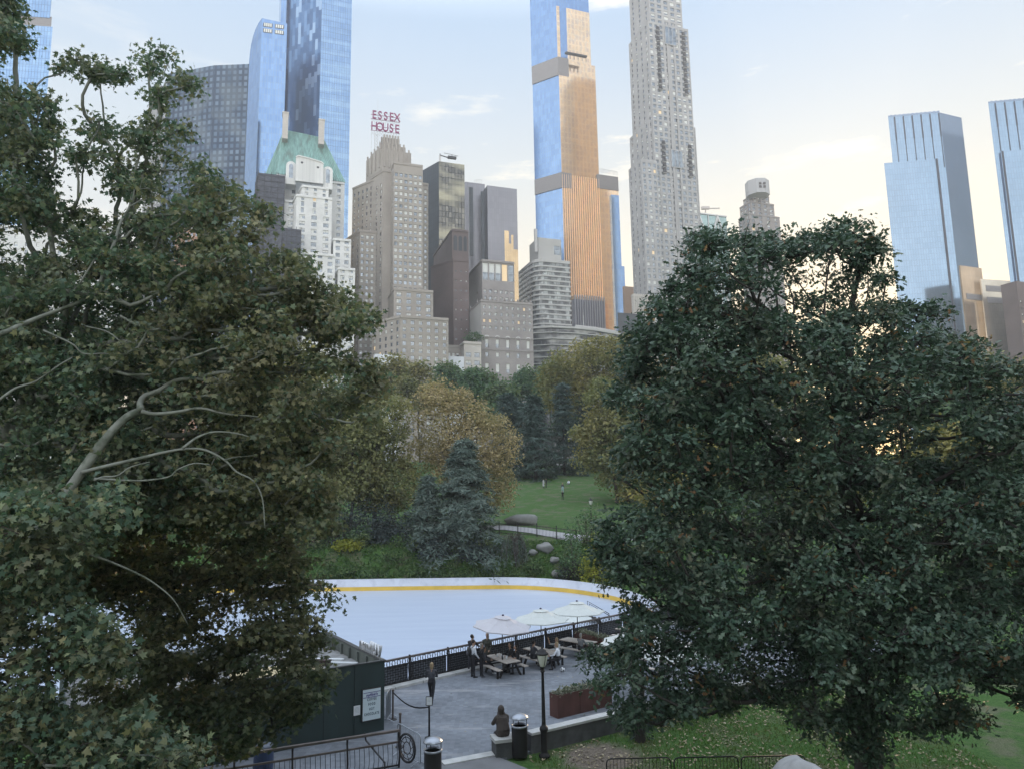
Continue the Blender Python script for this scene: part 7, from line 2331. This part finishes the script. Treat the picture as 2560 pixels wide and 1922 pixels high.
# white panel and dark stair beyond the railing
q = P(1490, 1520, 58)
st = thing('stair', 'dark timber stair with a white side panel at the near end of the rink', 'stair', (q.x, q.y, -1.6))
mb = MB()
for k in range(5):
    mb.box((0.9 - k * 0.35, 0.0, 0.2 + k * 0.22), (0.36, 1.4, 0.06))
mb.build('treads', BINB, st)
mb = MB(); mb.box((-1.1, -0.2, 1.1), (1.2, 0.08, 1.5)); mb.build('side_panel', WHITEP, st)
for s_ in (-0.7, 0.7):
    mb = MB(); mb.tube([(1.1, s_, 0.0), (1.1, s_, 1.1), (-0.6, s_, 2.1), (-0.6, s_, 0.0)], 0.035, 5); mb.build('handrail', BINB, st)
# things on the nearest table, ball on the paving
def on_table(c, a_, x, y):
    return (c[0] + x * math.cos(a_) - y * math.sin(a_), c[1] + x * math.sin(a_) + y * math.cos(a_), DG + 0.77)
CUPS = [(-0.75, 0.05, 'bottle'), (-0.35, -0.12, 'cup'), (-0.22, 0.08, 'cup'), (0.12, -0.05, 'cup'), (0.25, 0.1, 'cup'), (0.42, -0.02, 'cup'), (0.3, -0.2, 'bottle')]
for k, (x, y, kd) in enumerate(CUPS):
    if kd == 'cup':
        o = thing('paper_cup', 'pale paper cup on the nearest picnic table', 'cup', on_table(T1, A1, x, y), 0, 'cups on the nearest picnic table')
        mb = MB(); mb.lathe([(0.032, 0), (0.044, 0.12), (0.04, 0.12), (0.03, 0.02), (0, 0.02)], n=12); mb.build('cup_wall', WHITEP, o, smooth=True)
        mb = MB(); mb.lathe([(0.047, 0.118), (0.047, 0.13), (0.036, 0.14), (0, 0.14)], n=12); mb.build('lid', WHITEP, o)
    else:
        o = thing('bottle', 'dark bottle at the %s of the nearest picnic table' % ('far end' if x < 0 else 'near edge'), 'bottle', on_table(T1, A1, x, y))
        mb = MB(); mb.lathe([(0.036, 0), (0.038, 0.15), (0.016, 0.2), (0.016, 0.25)], n=12); mb.build('glass_body', BINB, o, smooth=True)
        mb = MB(); mb.lathe([(0.019, 0.25), (0.019, 0.28), (0, 0.28)], n=10); mb.build('cap', DARKM, o)
import bmesh
bq = Q(1407, 1678)
bm = bmesh.new(); bmesh.ops.create_icosphere(bm, subdivisions=3, radius=0.115)
me = bpy.data.meshes.new('football'); bm.to_mesh(me); bm.free()
me.materials.append(WHITEP); me.materials.append(BINB)
ico = [Vector(v) for v in ((0, 0, 1), (0.894, 0, 0.447), (0.276, 0.851, 0.447), (-0.724, 0.526, 0.447), (-0.724, -0.526, 0.447), (0.276, -0.851, 0.447), (0.724, 0.526, -0.447), (-0.276, 0.851, -0.447), (-0.894, 0, -0.447), (-0.276, -0.851, -0.447), (0.724, -0.526, -0.447), (0, 0, -1))]
for p_ in me.polygons:
    p_.use_smooth = True
    if max(Vector(p_.center).normalized().dot(v) for v in ico) > 0.945:
        p_.material_index = 1
o = bpy.data.objects.new('football', me); o.location = bq + Vector((0, 0, 0.115)); o.rotation_euler = (0.5, 0.4, 0); COL.objects.link(o)
tag(o, 'black and white football on the paving by the two seated women', 'ball')
# ================================================================ people
SKIN = mat('skin', (0.34, 0.22, 0.16), rough=0.6, var=0.06)
CL = {}
def cloth(name, col, var=0.12):
    return mat('cloth_' + name, col, rough=0.9, var=var, scale=9)
BLK, CHAR, WHT, NAVY, JEAN, GREYC, BRN, OLV, LBLUE, PALE_ = (cloth('black', (0.02, 0.021, 0.026)), cloth('charcoal', (0.055, 0.058, 0.07)), cloth('white', (0.62, 0.66, 0.72)), cloth('navy', (0.02, 0.03, 0.06)), cloth('jeans', (0.05, 0.07, 0.11)),
    cloth('grey', (0.14, 0.15, 0.16)), cloth('brown', (0.055, 0.047, 0.043)), cloth('camouflage', (0.06, 0.065, 0.055), 0.5), cloth('light_blue', (0.32, 0.48, 0.55)), cloth('pale_grey', (0.38, 0.40, 0.42)))
HAIRD, HAIRB, HAIRG = mat('dark_hair', (0.02, 0.016, 0.014), rough=0.6), mat('blond_hair', (0.26, 0.20, 0.12), rough=0.6), mat('grey_hair', (0.22, 0.22, 0.21), rough=0.7)
def dirv(f, o, side):
    f, o = R(f), R(o)
    return Vector((side * math.sin(o), math.sin(f) * math.cos(o), -math.cos(f) * math.cos(o)))
def add_ball(mb, c, r3, n=10):
    c = Vector(c)
    k0 = len(mb.v)
    rows = 7
    pr = []
    for i in range(rows + 1):
        a = PI * i / rows
        pr.append((math.sin(a), -math.cos(a)))
    for i, (s_, z) in enumerate(pr):
        for j in range(n):
            b = 2 * PI * j / n
            mb.v.append((c.x + r3[0] * s_ * math.cos(b), c.y + r3[1] * s_ * math.sin(b), c.z + r3[2] * z))
    for i in range(rows):
        for j in range(n):
            a_, b_ = k0 + i * n + j, k0 + i * n + (j + 1) % n
            mb.f.append((a_, b_, b_ + n, a_ + n)); mb.m.append(0); mb.uv.extend([(0, 0)] * 4)
def person(label, at, rz, mats, hgt=1.72, hip=None, lean=0, arms=((5, 8, 15, 4), (5, 8, 15, 4)), legs=((2, 3, 0, 2), (2, 3, 0, 2)), head=(0, 0), hair=(HAIRD, 'short'), hood=None, voxel=0.0135, coat=0.0, group=None, bulk=1.0):
    """one figure facing +y: limb tuples are (upper forward, upper out, lower forward, lower out) in degrees from hanging straight; left first"""
    s = hgt / 1.72
    top_m, leg_m, shoe_m, arm_m = mats
    hip = (0.92 if hip is None else hip / s)
    root = thing('person', label, 'person', at, rz, group)
    root.scale = (s, s, s)
    parts = []                                        # (a, b, ra, rb, material index)
    pel = Vector((0, 0, hip))
    upv = Vector((0, math.sin(R(lean)), math.cos(R(lean))))
    fwd = Vector((0, math.cos(R(lean)), -math.sin(R(lean))))
    waist, chest, neck = pel + upv * 0.16, pel + upv * 0.36, pel + upv * 0.53
    hd = neck + upv * 0.06 + Vector((0, 0.02, 0.10))
    X = Vector((1, 0, 0))
    for sx in (-1, 1):
        parts.append((pel + X * 0.055 * sx, waist + X * 0.045 * sx, 0.125, 0.105, 0 if coat else 1))
        parts.append((waist + X * 0.05 * sx, chest + X * 0.07 * sx, 0.105, 0.115, 0))
        parts.append((chest + X * 0.06 * sx, neck + X * 0.10 * sx - upv * 0.06, 0.115, 0.075, 0))
        parts.append((neck - upv * 0.05 + X * 0.05 * sx, neck - upv * 0.075 + X * 0.185 * sx, 0.07, 0.06, 0))
    parts.append((neck - upv * 0.06, hd - Vector((0, 0.01, 0.05)), 0.06, 0.052, 3))
    hands = []
    for i, sx in enumerate((-1, 1)):
        uf, uo, lf, lo = arms[i]
        sh = neck - upv * 0.075 + X * 0.19 * sx
        el = sh + dirv(uf, uo, sx) * 0.285
        fd_ = dirv(lf, lo, sx)
        wr = el + fd_ * 0.245
        parts.append((sh, el, 0.058, 0.047, 2 if False else 0))
        parts.append((el, wr, 0.047, 0.033, 0 if arm_m is top_m else 4))
        pm_ = wr + fd_ * 0.075
        parts.append((wr, pm_, 0.027, 0.034, 3))
        side = fd_.cross(Vector((0, 1, 0.2)))
        side = side.normalized() if side.length > 0.1 else X.copy()
        nrm_ = side.cross(fd_).normalized()
        for k, (o_, ln) in enumerate(((-0.030, 0.068), (-0.010, 0.078), (0.010, 0.074), (0.029, 0.058))):
            b0 = pm_ + side * o_
            b1 = b0 + fd_ * ln * 0.55 + nrm_ * 0.006
            b2 = b1 + fd_ * ln * 0.45 + nrm_ * 0.022
            parts.append((b0, b1, 0.0105, 0.0095, 3)); parts.append((b1, b2, 0.0095, 0.008, 3))
        tb = wr + fd_ * 0.025 + side * -0.03 * sx
        tm_ = tb + (fd_ * 0.7 - side * 0.7 * sx) * 0.045
        parts.append((tb, tm_, 0.013, 0.011, 3)); parts.append((tm_, tm_ + fd_ * 0.03, 0.011, 0.009, 3))
    for i, sx in enumerate((-1, 1)):
        uf, uo, lf, lo = legs[i]
        hj = pel + X * 0.095 * sx - Vector((0, 0, 0.03))
        kn = hj + dirv(uf, uo, sx) * 0.42
        an = kn + dirv(lf, lo, sx) * 0.405
        parts.append((hj, kn, 0.092, 0.066, 1)); parts.append((kn, an, 0.064, 0.046, 1))
        toe = an + Vector((0.02 * sx, 0.155, -0.045)) if abs(lf) < 60 else an + Vector((0, 0.1, 0.1))
        parts.append((an - Vector((0, 0.02, 0.03)), toe, 0.048, 0.036, 2))
    if coat:
        for sx in (-1, 1):
            for k in range(3):
                parts.append((pel + X * 0.06 * sx + Vector((0, (k - 1) * 0.05, 0.05)), pel + X * 0.09 * sx + Vector((0, (k - 1) * 0.07 + (0.0 if hip > 0.7 else 0.1), -coat if hip > 0.7 else -0.08)), 0.09, 0.10, 0))
    parts = [(a, b, ra * (bulk if mi == 0 else 1), rb * (bulk if mi == 0 else 1), mi) for a, b, ra, rb, mi in parts]
    mb = MB()
    for a, b, ra, rb, mi in parts:
        a, b = Vector(a), Vector(b)
        d_ = (b - a)
        if d_.length < 1e-4:
            continue
        dn_ = d_.normalized()
        mb.tube([a - dn_ * ra * 0.9, a - dn_ * ra * 0.6, a, b, b + dn_ * rb * 0.6, b + dn_ * rb * 0.9], [ra * 0.4, ra * 0.8, ra, rb, rb * 0.8, rb * 0.4], 8)
    # head: skull, jaw, nose, ears
    tr_ = R(head[0]); td = R(head[1])
    HM = Matrix.Translation(hd) @ Matrix.Rotation(tr_, 4, 'Z') @ Matrix.Rotation(-td, 4, 'X')
    hp = lambda x, y, z: HM @ Vector((x, y, z))
    add_ball(mb, hp(0, -0.005, 0.045), (0.075, 0.092, 0.10))
    add_ball(mb, hp(0, 0.03, -0.02), (0.055, 0.062, 0.075))
    mb.tube([hp(0, 0.08, 0.04), hp(0, 0.105, 0.005), hp(0, 0.085, -0.008)], [0.010, 0.016, 0.010], 6)
    for sx in (-1, 1):
        mb.tube([hp(0.070 * sx, 0.0, 0.035), hp(0.084 * sx, -0.008, 0.03), hp(0.074 * sx, -0.002, 0.0)], [0.012, 0.016, 0.010], 6)
    if hood is not None:
        add_ball(mb, hp(0, -0.035, 0.06), (0.125, 0.135, 0.155))
        add_ball(mb, hp(0, -0.06, -0.09), (0.15, 0.13, 0.12))
        mb.tube([chest + upv * 0.08, pel + upv * 0.02], [0.20, 0.245], 12)
        mb.tube([neck - upv * 0.02, chest], [0.13, 0.22], 12)
        parts.append((chest + upv * 0.08, pel + upv * 0.02, 0.20, 0.245, 0))
        parts.append((neck - upv * 0.02, chest, 0.13, 0.22, 0))
    me0 = mb.mesh('person_body', [SKIN])
    tmp = bpy.data.objects.new('body_tmp', me0)
    COL.objects.link(tmp)
    rm = tmp.modifiers.new('r', 'REMESH'); rm.mode = 'VOXEL'; rm.voxel_size = voxel; rm.use_smooth_shade = True
    smo = tmp.modifiers.new('s', 'SMOOTH'); smo.factor = 0.5; smo.iterations = 3
    dg = bpy.context.evaluated_depsgraph_get()
    me = bpy.data.meshes.new_from_object(tmp.evaluated_get(dg))
    bpy.data.objects.remove(tmp)
    me.name = 'body'
    me.materials.clear()
    for m_ in (top_m, leg_m, shoe_m, SKIN, arm_m):
        me.materials.append(m_)
    nf = len(me.polygons)
    c = np.empty(nf * 3, np.float32); me.polygons.foreach_get('center', c); c = c.reshape(-1, 3)
    best = np.full(nf, 1e9); mi_ = np.full(nf, 3)
    for a, b, ra, rb, mi in parts:
        a, b = np.array(a), np.array(b); ab = b - a
        t_ = np.clip(((c - a) @ ab) / (ab @ ab + 1e-9), 0, 1)
        d_ = np.linalg.norm(c - a - t_[:, None] * ab, axis=1) - (ra + (rb - ra) * t_)
        k_ = d_ < best
        best[k_] = d_[k_]; mi_[k_] = mi
    hc_ = np.array(hd)
    hm = np.linalg.norm((c - hc_ - np.array([0, 0, 0.02])) / np.array([0.1, 0.115, 0.14]), axis=1) < 1
    mi_[hm] = 3
    if hood is not None:
        loc_ = (np.array(HM.inverted()) @ np.c_[c, np.ones(nf)].T).T[:, :3]
        mi_[(np.linalg.norm(c - hc_, axis=1) < 0.26) & (loc_[:, 1] < 0.062)] = 0
    me.polygons.foreach_set('material_index', mi_.astype(np.int32))
    me.polygons.foreach_set('use_smooth', [True] * nf)
    body = bpy.data.objects.new('body', me)
    COL.objects.link(body); body.parent = root
    hm_, style = hair
    if hood is None and style != 'none':
        mb = MB()
        add_ball(mb, hp(0, -0.022, 0.062), (0.084, 0.092, 0.098), 12)
        if style in ('long', 'bob'):
            lz = -0.20 if style == 'long' else -0.08
            add_ball(mb, hp(0, -0.055, lz / 2 + 0.03), (0.082, 0.055, 0.10 - lz * 0.45), 12)
        if style == 'bun':
            add_ball(mb, hp(0, -0.10, 0.11), (0.045, 0.045, 0.045), 10)
        mb.build('hair', hm_, root, smooth=True)
    if hood is None or hood == 'face':
        mb = MB()
        for sx in (-1, 1):
            add_ball(mb, hp(0.032 * sx, 0.079, 0.038), (0.012, 0.008, 0.008), 8)
        mb.build('eyes', BINB, root, smooth=True)
        mb = MB(); mb.box(hp(0, 0.088, -0.045), (0.042, 0.008, 0.010)); mb.build('mouth', mat('lips', (0.22, 0.09, 0.08)), root)
    return root
deg = R
STAND = ((2, 3, 0, 2), (2, 3, 0, 2))
SIT = ((84, 8, 4, 3), (84, 8, 4, 3))
TBL = ((38, 10, 82, -12), (38, 10, 82, -12))
person('woman walking away in dark clothes with arms folded and pale hair', Q(1079, 1756), deg(8), (CHAR, BLK, BLK, CHAR), 1.70, 0.90, 3, ((22, 14, 85, -50), (22, 14, 85, -50)), ((14, -6, -6, -4), (-12, -4, -24, -8)), hair=(HAIRB, 'bob'))
wm = person('man in a white shirt with a black backpack standing left of the nearest table', Q(1182, 1692), deg(-62), (WHT, BLK, BLK, WHT), 1.80, None, 4, ((8, 6, 30, 0), (10, 6, 40, -5)), STAND, hair=(HAIRD, 'short'))
person('man in a black jacket leaning on the railing', Vector((-2.4, rail_y(-2.4) - 0.5, DG)), deg(-25), (BLK, CHAR, BLK, BLK), 1.82, None, 16, ((45, 12, 75, -10), (45, 12, 75, -10)), STAND, head=(-30, -15), hair=(HAIRD, 'short'))
person('woman with long hair in a mottled olive jacket by the railing', Vector((-1.55, rail_y(-1.55) - 0.62, DG)), deg(160), (OLV, CHAR, BLK, OLV), 1.76, None, 0, ((10, 14, 50, -10), (4, 16, 12, 6)), STAND, hair=(HAIRB, 'long'), coat=0.18)
person('grey haired woman in black standing behind the bench end', Q(1203, 1691), deg(-70), (BLK, BLK, CHAR, BLK), 1.62, None, 3, ((5, 8, 20, 0), (5, 8, 30, 0)), STAND, hair=(HAIRG, 'bob'))
def seat(c, a_, x, side, face=None):
    """a place on a bench of a table: x along it, side -1 or 1; faces the table unless told otherwise"""
    y = side * 0.78
    px, py = c[0] + x * math.cos(a_) - y * math.sin(a_), c[1] + x * math.sin(a_) + y * math.cos(a_)
    return Vector((px, py, DG)), (a_ + (PI if side > 0 else 0) if face is None else face)
p_, f_ = seat(T1, A1, -0.62, -1)
person('girl in dark clothes on the near bench of the nearest table, legs stretched out', p_, deg(-95), (CHAR, BLK, WHT, CHAR), 1.55, 0.56, 4, ((30, 8, 75, -15), (30, 8, 75, -15)), ((78, 6, 40, 4), (72, 10, 25, 4)), hair=(HAIRD, 'long'))
p_, f_ = seat(T1, A1, -0.35, 1)
person('person in black sitting on the far bench of the nearest table, left one', p_, f_, (BLK, CHAR, BLK, BLK), 1.72, 0.56, 10, TBL, SIT, head=(15, -10), hair=(HAIRD, 'bob'))
p_, f_ = seat(T1, A1, 0.25, 1)
person('person in black with pale forearms on the far bench of the nearest table, right one', p_, f_, (BLK, CHAR, BLK, SKIN), 1.72, 0.56, 12, TBL, SIT, head=(-15, -12), hair=(HAIRD, 'bob'))
p_, f_ = seat(T2, A2, 0.15, -1)
person('person in dark clothes at the middle table just behind the lamp', p_, f_, (CHAR, BLK, PALE_, CHAR), 1.7, 0.56, 8, TBL, SIT, hair=(HAIRD, 'bun'))
p_, f_ = seat(T2, A2, 0.45, 1)
person('woman in a pale top raising one arm at the middle table', p_, f_, (PALE_, BLK, BLK, SKIN), 1.7, 0.56, 6, ((38, 10, 82, -12), (95, 20, 170, 10)), SIT, hair=(HAIRB, 'long'))
p_ = Q(1398, 1672)
person('woman in a white jacket and black trousers seated at the end of the middle table', Vector((p_.x, p_.y, DG)), deg(80), (WHT, BLK, BLK, WHT), 1.7, 0.56, 10, ((30, 12, 75, -20), (30, 12, 75, -20)), ((80, 8, -8, 3), (70, 10, -20, 4)), hair=(HAIRB, 'bob'))
p_, f_ = seat(T3, A3, 0.75, -1)
person('grey haired person sitting at the near bench of the empty table by the oak', p_, f_, (GREYC, BLK, BLK, GREYC), 1.68, 0.56, 6, TBL, SIT, hair=(HAIRG, 'bob'))
q = Vector(pr.location)
person('hooded person in a brown jacket sitting on the stone pier, seen from behind', Vector((q.x, q.y + 0.05, 0.10)), deg(22), (BRN, CHAR, BLK, BRN), 1.76, 0.68, 18, ((38, 16, 80, -40), (38, 16, 80, -40)), ((75, 8, 5, 3), (75, 8, 5, 3)), head=(-20, -25), hood=True, coat=0.1, bulk=1.55)
def lawn(u, v, Y):
    p = P(u, v, Y)
    return Vector((p.x, p.y, float(terrain(p.x, p.y))))
person('person in a long pale grey coat, one of a pair on the lawn', lawn(1359, 1217, 137), deg(-60), (PALE_, CHAR, BLK, PALE_), 1.75, hair=(HAIRD, 'short'), voxel=0.022, coat=0.5)
person('person in black, other one of the pair on the lawn', lawn(1366, 1217, 137.4), deg(80), (BLK, BLK, BLK, BLK), 1.78, hair=(HAIRD, 'short'), voxel=0.022)
person('person in a dark top and light blue trousers higher on the lawn', lawn(1407, 1234, 130), deg(180), (CHAR, LBLUE, BLK, CHAR), 1.75, hair=(HAIRB, 'long'), voxel=0.022)
person('person in black standing lowest on the lawn', lawn(1407, 1255, 122), deg(190), (BLK, BLK, BLK, BLK), 1.55, None, 8, ((30, 10, 60, 0), (30, 10, 60, 0)), hair=(HAIRD, 'short'), voxel=0.022)
person('person in a white top sitting on the lawn right of the others', lawn(1422, 1209, 140), deg(150), (WHT, GREYC, BLK, WHT), 1.7, 0.14, 5, ((25, 12, 70, -10), (25, 12, 70, -10)), ((100, 10, 20, 6), (100, 10, 20, 6)), hair=(HAIRD, 'short'), voxel=0.022)
# the backpack on the man in white
bp_ = thing('backpack', 'black backpack worn by the man in the white shirt', 'backpack', wm.location, wm.rotation_euler.z)
mb = MB(); add_ball(mb, (0, -0.20, 1.27), (0.17, 0.12, 0.25), 12); mb.build('bag', BINB, bp_, smooth=True)
mb = MB(); add_ball(mb, (0, -0.30, 1.20), (0.12, 0.05, 0.13), 10); mb.build('pocket', CHAR, bp_, smooth=True)
for s_ in (-1, 1):
    mb = MB(); mb.tube([(0.12 * s_, -0.12, 1.45), (0.13 * s_, 0.0, 1.53), (0.13 * s_, 0.13, 1.42), (0.15 * s_, 0.12, 1.25), (0.16 * s_, -0.05, 1.12)], 0.02, 6); mb.build('strap', BINB, bp_, smooth=True)

# ================================================================ the evening air
mb = MB()
mb.box((0, 265, 140), (1500, 640, 320 + 2 * 20))
hz = mb.build('haze', None)
hm = bpy.data.materials.new('evening_air'); hm.use_nodes = True
t = hm.node_tree
t.nodes.remove(t.nodes['Principled BSDF'])
pv = N(t, 'ShaderNodeVolumePrincipled')
pv.inputs['Color'].default_value = (0.90, 0.94, 0.98, 1)
pv.inputs['Density'].default_value = 0.00034
pv.inputs['Anisotropy'].default_value = 0.2
LK(t, pv.outputs[0], t.nodes['Material Output'].inputs['Volume'])
hz.data.materials.clear(); hz.data.materials.append(hm)
tag(hz, kind='stuff')
